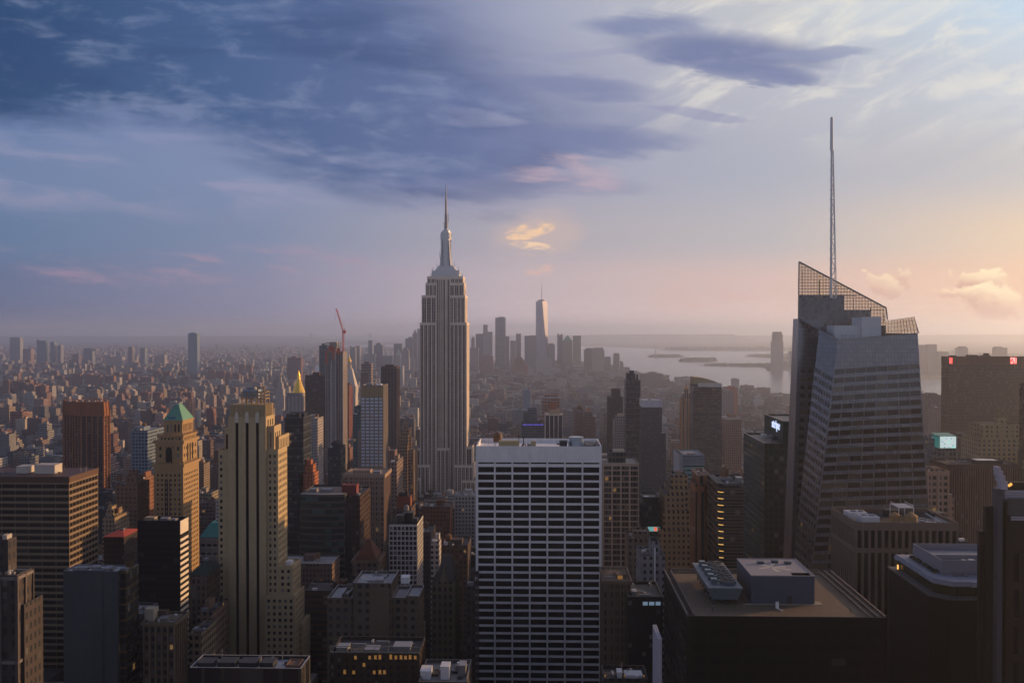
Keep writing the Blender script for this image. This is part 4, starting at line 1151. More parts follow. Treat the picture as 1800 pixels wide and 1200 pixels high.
def mid(name, label, cat, xl, xr, yt, D, depth, tint, pat, lit=.006, tone=.1, gloss=0.0, tiers=(), pr=None, bd=None, feats='auto', phrase=None, group=None, par=1.2, cap=None, z0=0.0):
    x0, x1 = gx(xl, D), gx(xr, D); z = gz(yt, D, (xl + xr) / 2); y1 = D + depth
    allx = [x0, x1] + [gx(t[k], D + t[3]) for t in tiers for k in (0, 1)]
    r = thing(name, label, cat, ((x0 + x1) / 2, D, 0), group); foot(min(allx), max(allx), D, y1)
    if phrase: ANCH.append(((xl + xr) / 2, D, phrase))
    mb = MB(); paint(mb, tint, pat, lit, tone, gloss)
    mb.block(x0, x1, D, y1, z0, z, par)
    side = 'r' if xl < 953 else 'l'
    if pr: piers(mb, x0, x1, D, y1, z0, z - .3, *pr[:3], sides='f' + side, col=pr[3] if len(pr) > 3 else None)
    if bd: bands(mb, x0, x1, D, y1, max(z0, z - 220), z - .5, *bd[:3], col=bd[3] if len(bd) > 3 else None)
    for t in tiers:
        a, b = gx(t[0], D + t[3]), gx(t[1], D + t[3]); zt = gz(t[2], D + t[3], (t[0] + t[1]) / 2)
        mb.block(a, b, D + t[3], D + t[4], z0, zt, par)
        if pr and len(t) > 5: piers(mb, a, b, D + t[3], D + t[4], z0, zt - .3, *pr[:3], sides='f' + side, col=pr[3] if len(pr) > 3 else None)
    if cap:                                           # (colour, height, overhang): a cornice or a blank top storey
        plain(mb, cap[0]); o = cap[2]
        mb.walls(x0 - o, x1 + o, D - o, y1 + o, z - cap[1], z + .1); mb.roof(x0 - o, x1 + o, D - o, y1 + o, z + .1, .8, .5)
        mb.face([(x0 - o, y1 + o, z - cap[1]), (x1 + o, y1 + o, z - cap[1]), (x1 + o, D - o, z - cap[1]), (x0 - o, D - o, z - cap[1])])
    mb.build('wall', CITY, r)
    r['_w'] = 0; del r['_w']
    if D < 950 and feats != None: clutter(r, x0, x1, D, y1, z - par, 9 if D < 600 else 6, int(D + xl))
    if feats == 'auto':
        rnd = random.Random(int(D * 13 + xl * 7)); w = x1 - x0; zr = z - par
        bw, bdp = w * rnd.uniform(.3, .5), depth * rnd.uniform(.3, .5); bx, by = x0 + w * rnd.uniform(.15, .45), D + depth * rnd.uniform(.25, .4)
        m2 = MB(); paint(m2, tint, (0, 3.5, .5, .5)); m2.block(bx, bx + bw, by, by + bdp, zr, z + rnd.uniform(2.5, 4.5), .4); m2.build('bulkhead', CITY, r)
        k = rnd.random()
        if k < .5: tank(r, x0 + w * .82, D + depth * .3, zr, 1.9, 3.2)
        unit(r, x0 + w * .08, x0 + w * .08 + 3, D + depth * .15, D + depth * .15 + 2.4, zr, 1.7, STEEL if k < .7 else WHITEP)
    elif feats:
        for f in feats:
            k = f[0]
            if k == 'bulk':
                d = f[4]; a, b = gx(f[1], D + d), gx(f[2], D + d); m2 = MB(); paint(m2, f[6] if len(f) > 6 else tint, (0, 3.5, .5, .5)); m2.block(a, b, D + d, D + d + f[5], z - par, gz(f[3], D + d, f[1]), .3); m2.build('bulkhead', CITY, r)
            elif k == 'tank': tank(r, gx(f[1], D + f[2]), D + f[2], z - par, f[3] if len(f) > 3 else 2.2, 3.6)
            elif k == 'unit': unit(r, gx(f[1], D + f[4]), gx(f[2], D + f[4]), D + f[4], D + f[4] + f[5], z - par, f[3], f[6] if len(f) > 6 else STEEL)
    return r, x0, x1, D, y1, z

# ---- the tallest tower: limestone shafts, stepped metal crown and mast
def great_tower():
    D = 1270; X = lambda px: gx(px, D); Z = lambda py: gz(py, D, 780)
    r = root_at('limestone_skyscraper', 'tallest limestone art deco skyscraper with stepped silver crown and needle mast', 'skyscraper', X(725), X(836), D - 6, D + 48, 'the tall limestone skyscraper')
    LIME = (.64, .54, .45); INF = (.15, .105, .10)
    mb = MB(); sd = seed()
    def shaft(a, b, d0, d1, zt, zb=0, nstrip=None, sides='fr'):
        x0, x1 = X(a), X(b); paint(mb, INF, (1.55, 3.72, .72, .62), .008, .05, .2, sd)
        mb.block(x0, x1, D + d0, D + d1, zb, zt, .6)
        mb.tint = LIME; mb.pat = (0, 3.5, .5, .5)
        w = x1 - x0; n = nstrip or max(1, round(w / 5.4))
        for i in range(n + 1):
            c = x0 + w * i / n; pw = 1.5 if 0 < i < n else 1.9
            mb.box(max(x0 - .05, c - pw / 2), min(x1 + .05, c + pw / 2), D + d0 - .7, D + d0 - .01, zb, zt - .1)
            if i < n and w / n > 4:
                c2 = c + w / n / 2; mb.box(c2 - .25, c2 + .25, D + d0 - .35, D + d0 - .01, zb, zt - 2)
        dd = d1 - d0; n = max(1, round(dd / 5.4))
        if 'r' in sides:
            for i in range(n + 1):
                c = D + d0 + dd * i / n; mb.box(x1 + .01, x1 + .7, max(D + d0 - .6, c - 1.95), min(D + d1, c + 1.95), zb, zt - .1)
        mb.box(x0 - .1, x1 + .75, D + d0 - .75, D + d0 - .02, zt - 3.2, zt + .2, bottom=True); mb.box(x1 + .02, x1 + .75, D + d0, D + d1, zt - 3.2, zt + .2, bottom=True)
    # flanks with the recessed bay between them
    shaft(738, 766, 0, 44, Z(567)); shaft(791, 819.5, 0, 44, Z(567))
    shaft(741, 766.6, 1.5, 42, Z(519)); shaft(790.4, 816.5, 1.5, 42, Z(519))
    shaft(766.2, 790.8, 5, 40, Z(487), nstrip=3, sides='f')
    shaft(747.5, 767, 4, 38, Z(497)); shaft(790, 814.5, 4, 38, Z(497))
    shaft(750, 812.5, 5.6, 36, Z(485.5), nstrip=9)
    # feet
    shaft(767.5, 789.5, -1.2, 6, Z(787), nstrip=3, sides='f')
    shaft(725, 755.5, -5, 20, Z(816)); shaft(798, 832, -5, 44, Z(816)); shaft(727.5, 738, 3, 40, Z(788)); shaft(819, 829, 3, 44, Z(785))
    shaft(710, 740, -9, 30, Z(838)); shaft(812, 836, -8, 46, Z(842)); shaft(740, 812, -7, 4, Z(868))
    mb.tint = LIME; mb.pat = (0, 3.5, .5, .5)
    for k in range(3):                                # arches over the three bays
        cx = X(768) + (X(789) - X(768)) * (k + .5) / 3
        for i in range(6):
            a0, a1 = i * .5236, (i + 1) * .5236
            mb.bar((cx + 2.2 * math.cos(a0), D - 1.9, Z(793) + 2.6 * math.sin(a0)), (cx + 2.2 * math.cos(a1), D - 1.9, Z(793) + 2.6 * math.sin(a1)), .45)
    mb.build('wall', CITY, r)
    ALU = material('aluminium_panel', (.46, .47, .50), .42, .12, .3, metal=.35, streak=.08)
    mb = MB(); xc = X(781.5); yc = D + 20
    for a, b, d0, d1, t, q in ((757, 806, 8, 33, 480.5, 486), (760, 803, 9, 32, 476, 481), (763.5, 800, 10.5, 30.5, 472, 476.5), (766, 797.5, 12, 29, 468, 472.4), (768.5, 795, 13.5, 27.5, 465.5, 468.4)):
        mb.box(X(a), X(b), D + d0, D + d1, Z(q), Z(t)); mb.box(X(a) - .25, X(b) + .25, D + d0 - .25, D + d1 + .25, Z(t) - .5, Z(t) + .06, bottom=True)
    for a, b, t in ((757, 762, 474.5), (797, 806, 474)): mb.box(X(a), X(b), D + 12, D + 28, Z(480), Z(t))
    mb.build('crown_step', ALU, r)
    mb = MB(); rr_ = X(790.6) - xc
    mb.cyl(xc, yc, rr_ * .98, Z(468), Z(418), 16, rr_ * .92)
    for k in range(8):
        a = k * math.pi / 4 + .39; cx, cy_ = xc + rr_ * 1.0 * math.cos(a), yc + rr_ * math.sin(a); mb.box(cx - .5, cx + .5, cy_ - .5, cy_ + .5, Z(466), Z(419))
    shaftm = mb.build('mast_shaft', ALU, r)
    mb = MB()
    for k in range(4):                                # flaring buttress wings
        a = k * math.pi / 2 + .785; c, s_ = math.cos(a), math.sin(a)
        n = 6; prof = [(rr_ * f, Z(p)) for f, p in ((1.55, 467), (1.42, 458), (1.3, 450), (1.2, 440), (1.12, 430), (1.08, 421))]
        for (ra, za), (rb, zb) in zip(prof, prof[1:]):
            p = lambda rad, z, t: (xc + c * rad - s_ * t, yc + s_ * rad + c * t, z)
            for t in (-.9, .9): mb.quad(*( (p(rr_ * .8, za, t), p(ra, za, t), p(rb, zb, t), p(rr_ * .8, zb, t)) if t > 0 else (p(ra, za, t), p(rr_ * .8, za, t), p(rr_ * .8, zb, t), p(rb, zb, t))))
            mb.quad(p(ra, za, -.9), p(ra, za, .9), p(rb, zb, .9), p(rb, zb, -.9))
    mb.build('buttress', ALU, r)
    mb = MB(); dr = X(791) - xc
    mb.cyl(xc, yc, dr, Z(418.5), Z(406.5), 24, bottom=True)
    for k in range(24): a = k * .2618; mb.box(xc + dr * math.cos(a) - .25, xc + dr * math.cos(a) + .25, yc + dr * math.sin(a) - .25, yc + dr * math.sin(a) + .25, Z(418), Z(407))
    mb.cyl(xc, yc, dr * .72, Z(406.5), Z(404.5), 20); mb.cyl(xc, yc, dr * .8, Z(404.5), Z(403), 20, bottom=True); mb.cyl(xc, yc, dr * .5, Z(403), Z(399), 16, dr * .34)
    mb.build('lantern_drum', ALU, r)
    MAST = material('mast_steel', (.30, .27, .27), .55, .2, .5, metal=.2)
    mb = MB()
    for rad, za, zb in ((2.3, 400, 388), (1.8, 388, 374), (1.35, 374, 348), (.75, 348, 330), (.4, 330, 317)): mb.cyl(xc, yc, rad, Z(za), Z(zb), 10, rad * .8)
    for py, rad in ((397, 3.2), (393, 3.2), (389, 3.6), (384, 2.6), (379, 2.4), (374, 2.2), (368, 1.9), (362, 1.9), (356, 1.9), (350, 2.2), (346, 1.9), (338, 1.0)): mb.cyl(xc, yc, rad, Z(py) - .3, Z(py) + .3, 10, bottom=True)
    mb.bar((xc + 3, yc, Z(388)), (xc + 3, yc, Z(373)), .3)
    mb.build('mast', MAST, r)
    rnd = random.Random(2)
    for px, py in ((772, 456), (770.8, 448), (757.5, 474), (759, 470), (804, 473), (806, 478), (797, 464), (766, 464), (748, 515), (816, 514), (811, 484), (754, 484)):
        h = rnd.uniform(2, 4.5); mb = MB(); mb.bar((X(px), D + 14, Z(py) - 2.5), (X(px), D + 14, Z(py) + h), .22); mb.build('antenna', STEEL, r)
    ORL = lamp_material('lobby_glow', (1, .6, .25), .5)
great_tower()

# ---- tan tower with the green copper hip roof
def copper_tower():
    D = 760; X = lambda px, d=0: gx(px, D + d); Z = lambda py: gz(py, D, 300)
    r = root_at('copper_roofed_tower', 'tan tower with a green copper hipped roof and ornate cornices, west side golden', 'skyscraper', X(268), X(324), D - 3, D + 36, 'the green-roofed tan tower')
    TN = material('tan_stone', (.32, .215, .11), .8, .2, .3, streak=.12); COP = material('green_copper', (.11, .27, .20), .6, .18, .25, streak=.1)
    wins = []; mb = MB()
    clad(mb, X(270), X(322), D - 1, D + 34, 0, Z(817), 3.4, 3.75, .45, .5, wins, .35, 'fr', edge=1.5, top=6)
    clad(mb, X(272.5), X(320.5), D, D + 32, Z(817) - 1, Z(775), 4.2, 5.6, .4, .5, wins, .35, 'fr', edge=1.5, top=3)
    clad(mb, X(276.5), X(320), D + 1, D + 31, Z(775) - .5, Z(766), 3.0, 3.4, .45, .55, wins, .3, 'fr', edge=1.2, top=.6)
    clad(mb, X(284), X(316.7), D + 4, D + 28, Z(766) - .5, Z(740), 3.0, 9.5, .5, .62, wins, .4, 'fr', edge=1.4, top=1.2)
    mb.build('wall', TN, r)
    mb = MB()
    for a, b, d0, d1, py, h, o in ((270, 322, -1, 34, 816, 1.6, 1.0), (272.5, 320.5, 0, 32, 774.5, 2.2, 1.4), (276.5, 320, 1, 31, 766, .8, .8), (284, 316.7, 4, 28, 740, 1.0, .6)):
        mb.box(X(a) - o, X(b) + o, D + d0 - o, D + d1 + o, Z(py) - h, Z(py) + .3, bottom=True)
    for a, b, d0, d1, py, n in ((270, 322, -1, 34, 815, 9), (276.5, 320, 1, 31, 765, 9)):
        for i in range(n + 1):
            xx = X(a) + (X(b) - X(a)) * i / n; mb.cyl(xx, D + d0 - .2, .55, Z(py), Z(py) + 2.0, 6, .2)
            yy = D + d0 + (d1 - d0) * i / n; mb.cyl(X(b) + .2, yy, .55, Z(py), Z(py) + 2.0, 6, .2)
    mb.build('cornice', TN, r)
    mb = MB(); x0, x1, y0, y1 = X(284) - .3, X(316.7) + .3, D + 3.7, D + 28.3; rz = Z(712.5); cx, cy_ = (x0 + x1) / 2, (y0 + y1) / 2
    hood(mb, x0, x1, y0, y1, Z(740) + .31, rz, .16, .3)
    rf = mb.build('roof', COP, r)
    mb = MB(); mb.bar((x0, y0, Z(740) + .4), (x0 + (x1 - x0) * .42, y0 + (y1 - y0) * .35, rz), .18); mb.bar((x1, y0, Z(740) + .4), (x0 + (x1 - x0) * .58, y0 + (y1 - y0) * .35, rz), .18); mb.bar((x1, y1, Z(740) + .4), (x0 + (x1 - x0) * .58, y0 + (y1 - y0) * .65, rz), .18); mb.build('ridge_cap', COP, rf)
    mb = MB(); dk = material('blue_roof_light', (.06, .14, .24), .25, .1, .3); h = (rz - Z(740))
    mb.prism([(cx - 4.2, y0 + .7), (cx + 1.6, y0 + .7), (cx + 1.6, y0 + 3.4), (cx - 4.2, y0 + 3.4)], Z(740) + .6, Z(740) + 2.8); mb.build('skylight', dk, rf)
    pw = []
    facade(MB(), (X(281), D - 1.02, 0), (X(306), D - 1.02, 0), (X(306), D - 1.02, Z(838)), (X(281), D - 1.02, Z(838)), even(3, .5, .3, .75), [(.45, .985)], 0, pw)
    mb = MB(); ax, az_, aw = X(296.5), Z(791), X(303) - X(296.5)
    arc_ = [(ax - aw, D - .45, Z(813)), (ax + aw, D - .45, Z(813))] + [(ax + aw * math.cos(t * math.pi / 10), D - .45, az_ + aw * math.sin(t * math.pi / 10)) for t in range(11)]
    mb.face(arc_); mb.face([(x, D + .1, z) for x, _, z in arc_][::-1])
    for p, q in zip(arc_, arc_[1:] + arc_[:1]): mb.quad(p, (p[0], D + .1, p[2]), (q[0], D + .1, q[2]), q)
    aw_ = mb.build('arched_window', BLACKG, r)
    mb = MB()
    for t in range(2, 12): mb.bar(arc_[t], arc_[t + 1], .35)
    mb.bar(arc_[0], arc_[12], .3); mb.bar(arc_[1], arc_[2], .3); mb.build('window_surround', TN, aw_)
    facade(MB(), (X(320.5) + .02, D + 8, Z(812)), (X(320.5) + .02, D + 24, Z(812)), (X(320.5) + .02, D + 24, Z(782)), (X(320.5) + .02, D + 8, Z(782)), even(3, .5), [(0, 1)], 0, pw)
    panes(r, pw, DARKG, 'tall_window'); panes(r, wins, DARKG)
copper_tower()

# ---- the orange-brown faceted tower
def faceted_tower():
    D = 1240; X = lambda px, d=0: gx(px, D + d); Z = lambda py: gz(py, D, 160)
    r = root_at('faceted_tower', 'orange brown tower with canted corners, fluted blank crown and dark window bays', 'skyscraper', X(110), X(192), D, D + 52, 'the orange-brown faceted tower')
    RB = (.24, .10, .05); mb = MB()
    poly = [(X(142), D), (X(181), D), (X(191, 14), D + 14), (X(190, 46), D + 46), (X(178, 56), D + 56), (X(128, 56), D + 56), (X(111, 44), D + 44), (X(112.5, 22), D + 22)]
    zc, zt = Z(730), Z(707)
    paint(mb, (.10, .05, .03), (3.2, 3.7, .8, .62), .004, .02, .3); mb.prism(poly, 0, zc)
    plain(mb, RB)
    for i in range(len(poly)):
        a, b = Vector((*poly[i], 0)), Vector((*poly[(i + 1) % 8], 0)); ln = (b - a).length; n = max(1, round(ln / 6.4)); d = (b - a).normalized(); nn = Vector((d.y, -d.x, 0))
        for k in range(n + 1):
            c = a + (b - a) * k / n; w = d * (.75 if k % n else 1.1); o = nn * 1.0
            q = [c - w, c + w, c + w + o, c - w + o]; q = [q[3], q[2], q[1], q[0]]
            mb.prism([(p.x, p.y) for p in q], 0, zc + .5)
    mb.build('wall', CITY, r)
    cr = MB(); plain(cr, RB); c = Vector((sum(p[0] for p in poly) / 8, sum(p[1] for p in poly) / 8)); big = [tuple(c + (Vector(p) - c) * 1.035) for p in poly]; sm = [tuple(c + (Vector(p) - c) * .985) for p in poly]
    cr.prism(big, zc - .6, zt, top=sm, bottom=True)
    for i in range(8):
        a, b = Vector((*big[i], 0)), Vector((*big[(i + 1) % 8], 0)); a2, b2 = Vector((*sm[i], 0)), Vector((*sm[(i + 1) % 8], 0)); ln = (b - a).length; n = max(1, round(ln / 6.4))
        for k in range(n + 1):
            p, q = a + (b - a) * k / n, a2 + (b2 - a2) * k / n; cr.bar((p.x, p.y, zc - .5), (q.x, q.y, zt + .8), .65)
    cr.build('crown', CITY, r)
    mb = MB()
    for k in range(7): px = 118 + k * 11; mb.box(X(px, 12), X(px, 12) + 3, D + 12, D + 16, zt - 1, zt + 1.6)
    mb.build('vent', STEEL, r)
    mb = MB(); paint(mb, 'brown', (0, 3, .5, .5)); mb.block(X(135, 20), X(170, 20), D + 20, D + 40, zt - 1, zt + .8, .3); mb.build('bulkhead', CITY, r)
faceted_tower()

GOLD = material('gold_leaf', (.85, .55, .10), .38, .12, .1, metal=.55)
# ---- gold pyramid tower
def gold_pyramid():
    D = 1880; X = lambda px, d=0: gx(px, D + d); Z = lambda py: gz(py, D, 518)
    r = root_at('gold_pyramid_tower', 'grey stone tower crowned by a tall gold pyramid spire', 'skyscraper', X(498), X(540), D, D + 50, 'the gold pyramid tower')
    mb = MB(); paint(mb, (.34, .31, .31), (3.4, 3.8, .5, .55), .008, .15)
    mb.block(X(497), X(536), D, D + 50, 0, Z(722), 1); mb.block(X(500), X(532.5), D + 4, D + 46, 0, Z(696.5), 1); mb.block(X(503), X(531), D + 8, D + 42, 0, Z(691), 1)
    piers(mb, X(500), X(532.5), D + 4, D + 46, Z(740), Z(697), 6.5, 1.4, .7)
    mb.build('wall', CITY, r)
    mb = MB(); x0, x1 = X(507), X(531.5); y0 = D + 11; y1 = y0 + (x1 - x0); cx, cy_ = (x0 + x1) / 2, (y0 + y1) / 2
    oct_ = lambda s: [(cx + s * a, cy_ + s * b) for a, b in ((-.45, -1), (.45, -1), (1, -.45), (1, .45), (.45, 1), (-.45, 1), (-1, .45), (-1, -.45))]
    s = (x1 - x0) / 2
    mb.prism(oct_(s), Z(696), Z(668), top=oct_(s * .24)); mb.build('gold_roof', GOLD, r)
    mb = MB(); mb.cyl(cx, cy_, s * .24, Z(668), Z(661), 10, s * .2); mb.cyl(cx, cy_, s * .28, Z(661), Z(660.2), 10); mb.cyl(cx, cy_, s * .2, Z(660.2), Z(651), 8, .1); mb.build('lantern', GOLD, r)
    for a, b in ((501.5, 505), (527.5, 531)):
        for d in (6, 40):
            mb = MB(); paint(mb, (.34, .31, .31), (0, 3, .5, .5)); hood(mb, X(a, d), X(b, d), D + d, D + d + 4, Z(696), Z(687), .2); mb.build('turret', CITY, r)
gold_pyramid()

# ---- pale campanile with a gold cupola
def campanile():
    D = 2040; X = lambda px, d=0: gx(px, D + d); Z = lambda py: gz(py, D, 612)
    r = root_at('clock_tower', 'pale marble campanile with steep roof and small gilded cupola', 'tower', X(600), X(625), D, D + 29, 'the gold-cupola campanile')
    mb = MB(); paint(mb, (.50, .45, .41), (3.2, 3.9, .42, .5), .004, .15)
    mb.block(X(600), X(624.6), D, D + 28, 0, Z(690), 1); mb.block(X(599.5), X(625.2), D - .8, D + 29, Z(690) - 1, Z(678), .6)
    mb.build('wall', CITY, r)
    mb = MB(); paint(mb, (.50, .45, .42), (4.5, 5, .25, .25), .0, .1); hood(mb, X(600.6), X(624), D + .8, D + 27.5, Z(678), Z(648), .40); mb.build('roof', CITY, r)
    cx, cy_ = X(612), D + 14
    mb = MB(); plain(mb, (.42, .37, .34)); mb.cyl(cx, cy_, 4.6, Z(648), Z(642), 12)
    for k in range(8): a = k * .785; mb.cyl(cx + 3.8 * math.cos(a), cy_ + 3.8 * math.sin(a), .6, Z(642), Z(637), 6)
    mb.cyl(cx, cy_, 2.6, Z(642), Z(637), 10); mb.cyl(cx, cy_, 4.4, Z(637), Z(636), 12, bottom=True); mb.build('belfry', CITY, r)
    mb = MB()
    for r0, r1, a, b in ((3.4, 3.5, 636, 634), (3.5, 2.6, 634, 631.5), (2.6, 1.2, 631.5, 630), (1.2, .9, 630, 627.6), (1.0, .1, 627.6, 622.5)): mb.cyl(cx, cy_, r0, Z(a), Z(b), 12, r1)
    mb.build('cupola', GOLD, r)
    # clock faces
    mb = MB(); plain(mb, (.55, .52, .48))
    for k in range(1): mb.face([(cx + 4 * math.cos(t * .3927), D - .85, Z(705) + 4 * math.sin(t * .3927)) for t in range(16)])
    mb.build('clock_face', CITY, r)
campanile()

# ---- tower under construction with its red crane
def building_site():
    D = 1500; X = lambda px, d=0: gx(px, D + d); Z = lambda py: gz(py, D, 590)
    r = root_at('unfinished_tower', 'slim tower under construction, bare floors and red netting at its top', 'skyscraper', X(571), X(604), D, D + 34, 'the tower under construction')
    mb = MB(); paint(mb, (.26, .22, .21), (3.1, 3.4, .62, .7), .012, .12, .2)
    mb.block(X(571.5), X(590), D, D + 30, 0, Z(612), 1); mb.block(X(590.2), X(602.8), D + 2, D + 34, 0, Z(618), 1)
    plain(mb, (.36, .34, .34)); mb.box(X(581.6), X(583.6), D - .8, D - .02, 0, Z(633)); mb.box(X(588.6), X(590.6), D - .9, D - .02, 0, Z(618)); mb.box(X(601.6), X(603), D + .6, D + 1.98, 0, Z(620))
    piers(mb, X(571.5), X(590), D, D + 30, 0, Z(640), 4.2, .6, .5, 'f')
    mb.build('wall', CITY, r)
    NET = material('red_netting', (.42, .10, .06), .8, .4, .3)
    FL = material('raw_concrete', (.32, .31, .31), .85, .2, .3)
    mb = MB(); z = Z(612)
    k = 0
    while z < Z(603):
        s = 1.5 * (k % 3); mb.box(X(573) + s, X(599) - s * 2, D + 1, D + 28, z, z + .4, bottom=True)
        for px in (574, 579, 584, 589, 594, 598): mb.box(X(px), X(px) + .8, D + 2, D + 3, z + .4, z + 3.4)
        z += 3.4; k += 1
    mb.box(X(577), X(590), D + 8, D + 22, Z(612), Z(601)); mb.build('bare_floor', FL, r)
    mb = MB()
    for a, b, t, q in ((572, 575, 616, 640), (578, 584, 608, 618), (585, 589, 611, 630), (592, 598, 612, 622)): mb.box(X(a), X(b), D - .5, D - .05, Z(q), Z(t), bottom=True)
    mb.build('safety_net', NET, r)
    mb = MB()
    for px in (573, 577, 583, 588, 594, 599): mb.bar((X(px), D + 1, Z(612)), (X(px), D + 1, Z(600.5 + (px % 4))), .25)
    for py in (603, 606, 609): mb.bar((X(573), D + 1, Z(py)), (X(599), D + 1, Z(py)), .2)
    mb.bar((X(566), D + 6, Z(604)), (X(578), D + 6, Z(602)), .35); mb.bar((X(567), D + 6, Z(604)), (X(567), D + 6, Z(608)), .2); mb.build('scaffold', STEEL, r)
    c = thing('tower_crane', 'red lattice tower crane with raised jib, standing on the unfinished tower', 'crane', (X(600), D + 12, Z(618)))
    RED = material('crane_red', (.55, .08, .06), .6, .15, .4)
    def truss(mb, a, b, w, n):
        a, b = Vector(a), Vector(b); d = b - a; u = Vector((w, 0, 0)) if abs(d.normalized().z) > .5 else Vector((0, 0, w)); v = Vector((0, w, 0))
        cs = (u + v, u - v, -u - v, -u + v)
        for q in cs: mb.bar(a + q, b + q, .22)
        for i in range(n):
            p, q = a + d * i / n, a + d * (i + 1) / n
            for j in range(4): mb.bar(p + cs[j], q + cs[(j + 1) % 4], .12)
    mb = MB(); y = D + 12; truss(mb, (X(600.5), y, Z(620)), (X(600.5), y, Z(583)), 1.1, 12); mb.build('crane_mast', RED, c)
    mb = MB(); truss(mb, (X(600.5), y, Z(583)), (X(588.5), y, Z(542)), .75, 16); mb.build('jib', RED, c)
    mb = MB(); truss(mb, (X(600.5), y, Z(584)), (X(604.6), y, Z(581)), .8, 3); mb.box(X(602.6), X(605), y - 1.5, y + 1.5, Z(586), Z(580.5), bottom=True); mb.build('counter_jib', RED, c)
    mb = MB(); mb.box(X(599.2), X(601.4), y - 1.6, y + 1.2, Z(585.5), Z(581), bottom=True); mb.build('cab', RED, c)
    mb = MB(); ap = (X(603.4), y, Z(577)); mb.bar((X(600.5), y, Z(583)), ap, .3); mb.bar(ap, (X(590.5), y, Z(549)), .1); mb.bar(ap, (X(604.4), y, Z(582)), .1); mb.build('tie_rope', STEEL, c)
    mb = MB(); hk = at(589, 542, y); mb.bar((hk.x, y, hk.z), (hk.x, y, Z(560)), .08); mb.box(hk.x - .4, hk.x + .4, y - .4, y + .4, Z(561), Z(559.6), bottom=True); mb.build('hook', STEEL, c)
building_site()

# ---- hotel tower with bright windows
def bright_hotel():
    D = 1000; X = lambda px, d=0: gx(px, D + d); Z = lambda py: gz(py, D, 653)
    r = root_at('hotel_tower', 'grey tower with five columns of bright reflecting windows under a blank fluted top', 'skyscraper', X(628), X(674), D, D + 32, 'the bright-windowed tower')
    W = material('grey_stone_panel', (.20, .175, .16), .75, .15, .3); TOP = material('bronze_panel', (.28, .20, .10), .6, .2, .3)
    BR = glass('painted_sky_window', (.50, .58, .70), .3, (.52, .47, .50), .1)  # pale base colour paints in the reflected northern sky
    x0, x1, z = X(634), X(673.4), Z(677); wins = []; mb = MB()
    zs = Z(698); n = 21
    rows = even(n, .62, Z(820) / z, zs / z)
    facade(mb, (x0, D, 0), (x1, D, 0), (x1, D, z), (x0, D, z), even(5, .74, .0, .99), rows, .3, wins)
    for a, b in (((x1, D), (x1, D + 32)), ((x1, D + 32), (x0, D + 32)), ((x0, D + 32), (x0, D))): mb.quad((*a, 0), (*b, 0), (*b, z), (*a, z))
    mb.roof(x0, x1, D, D + 32, z, 1.2)
    mb.box(X(628), x0 - .01, D + 1, D + 28, 0, Z(757)); mb.build('wall', W, r)
    mb = MB()
    for i in range(5):
        a = x0 + (x1 - x0) * (i + .13) / 5; b = x0 + (x1 - x0) * (i + .87) / 5; mb.box(a, b, D - .25, D - .01, zs + .6, z - 1.2)
    mb.build('louvre', TOP, r)
    panes(r, wins, BR)
    mb = MB()
    for i in range(9): mb.box(x1 + .01, x1 + .3, D + 1 + i * 3.7, D + 1.5 + i * 3.7, 40, z - .5)
    mb.build('side_fin', W, r)
    unit(r, X(640), X(652), D + 8, D + 16, z - 1.2, 2.4, STEEL); unit(r, X(658), X(668), D + 8, D + 14, z - 1.2, 2.0, WHITEP)
bright_hotel()

# ------------------------------------------------------------------ the middle distance, one by one
SK, OF, AP = 'skyscraper', 'office block', 'apartment block'
# left
mid('glass_slab', 'dark brown glass slab behind the gold pyramid tower', OF, 536, 572, 659, 1750, 36, (.07, .035, .03), (1.6, 3.8, .78, .72), .01, .05, .4, phrase='the dark brown slab')
mid('glass_tower', 'slender blue glass tower half hidden by the unfinished tower', SK, 561, 575, 607, 2050, 26, (.05, .10, .14), (1.6, 3.6, .9, .8), .004, .3, .5)
mid('apartment_tower', 'narrow dark red tower between the unfinished tower and the campanile', AP, 603.5, 613, 678, 1700, 34, (.15, .05, .045), (3, 3.1, .5, .5), .008)
mid('apartment_tower', 'distant brown tower with pale balcony bands on its lower half', AP, 635, 652, 638.5, 2400, 28, (.13, .07, .07), (3, 3.2, .55, .6), .006, tiers=[(634, 647, 655, -2, 20)], bd=(6.4, 1.6, .5, 'grey'))
mid('dark_tower', 'dark blue ribbed tower with a brown west side, behind the bright-windowed tower', SK, 669.5, 697, 644, 1650, 34, (.07, .055, .06), (2.3, 14, .7, .9), .006, .22, .3, pr=(5.2, .9, .6, (.10, .07, .075)), cap=((.10, .065, .06), 4, .3), feats=[('bulk', 676, 692, 641, 8, 16), ('unit', 672, 676, 2.5, 4, 5)], phrase='the dark ribbed tower')
mid('glass_tower', 'slim teal glass tower beside the bright-windowed tower', SK, 620, 633.6, 728, 1100, 26, (.05, .15, .17), (2.2, 3.6, .85, .75), .008, .45, .5, tiers=[(622, 634, 714, 6, 24)])
mid('masonry_block', 'tan classical block with a deep cornice in front of the bright-windowed tower', OF, 605, 674, 833, 800, 34, (.27, .19, .15), (4.4, 4.2, .58, .66), .01, .06, pr=(4.4, 1.0, .5), cap=((.30, .22, .17), 3.0, 1.2), feats=[('bulk', 620, 650, 826, 8, 12), ('unit', 655, 668, 2.5, 6, 6)])
mid('glass_tower', 'navy glass tower with rounded shoulders in front of the gold pyramid tower', SK, 499.5, 533, 733, 900, 30, (.02, .028, .042), (2.4, 3.5, .86, .78), .006, .06, .5, tiers=[(503, 526, 727, 4, 24)], bd=(7.0, .35, .15, 'slate'), phrase='the navy glass tower')
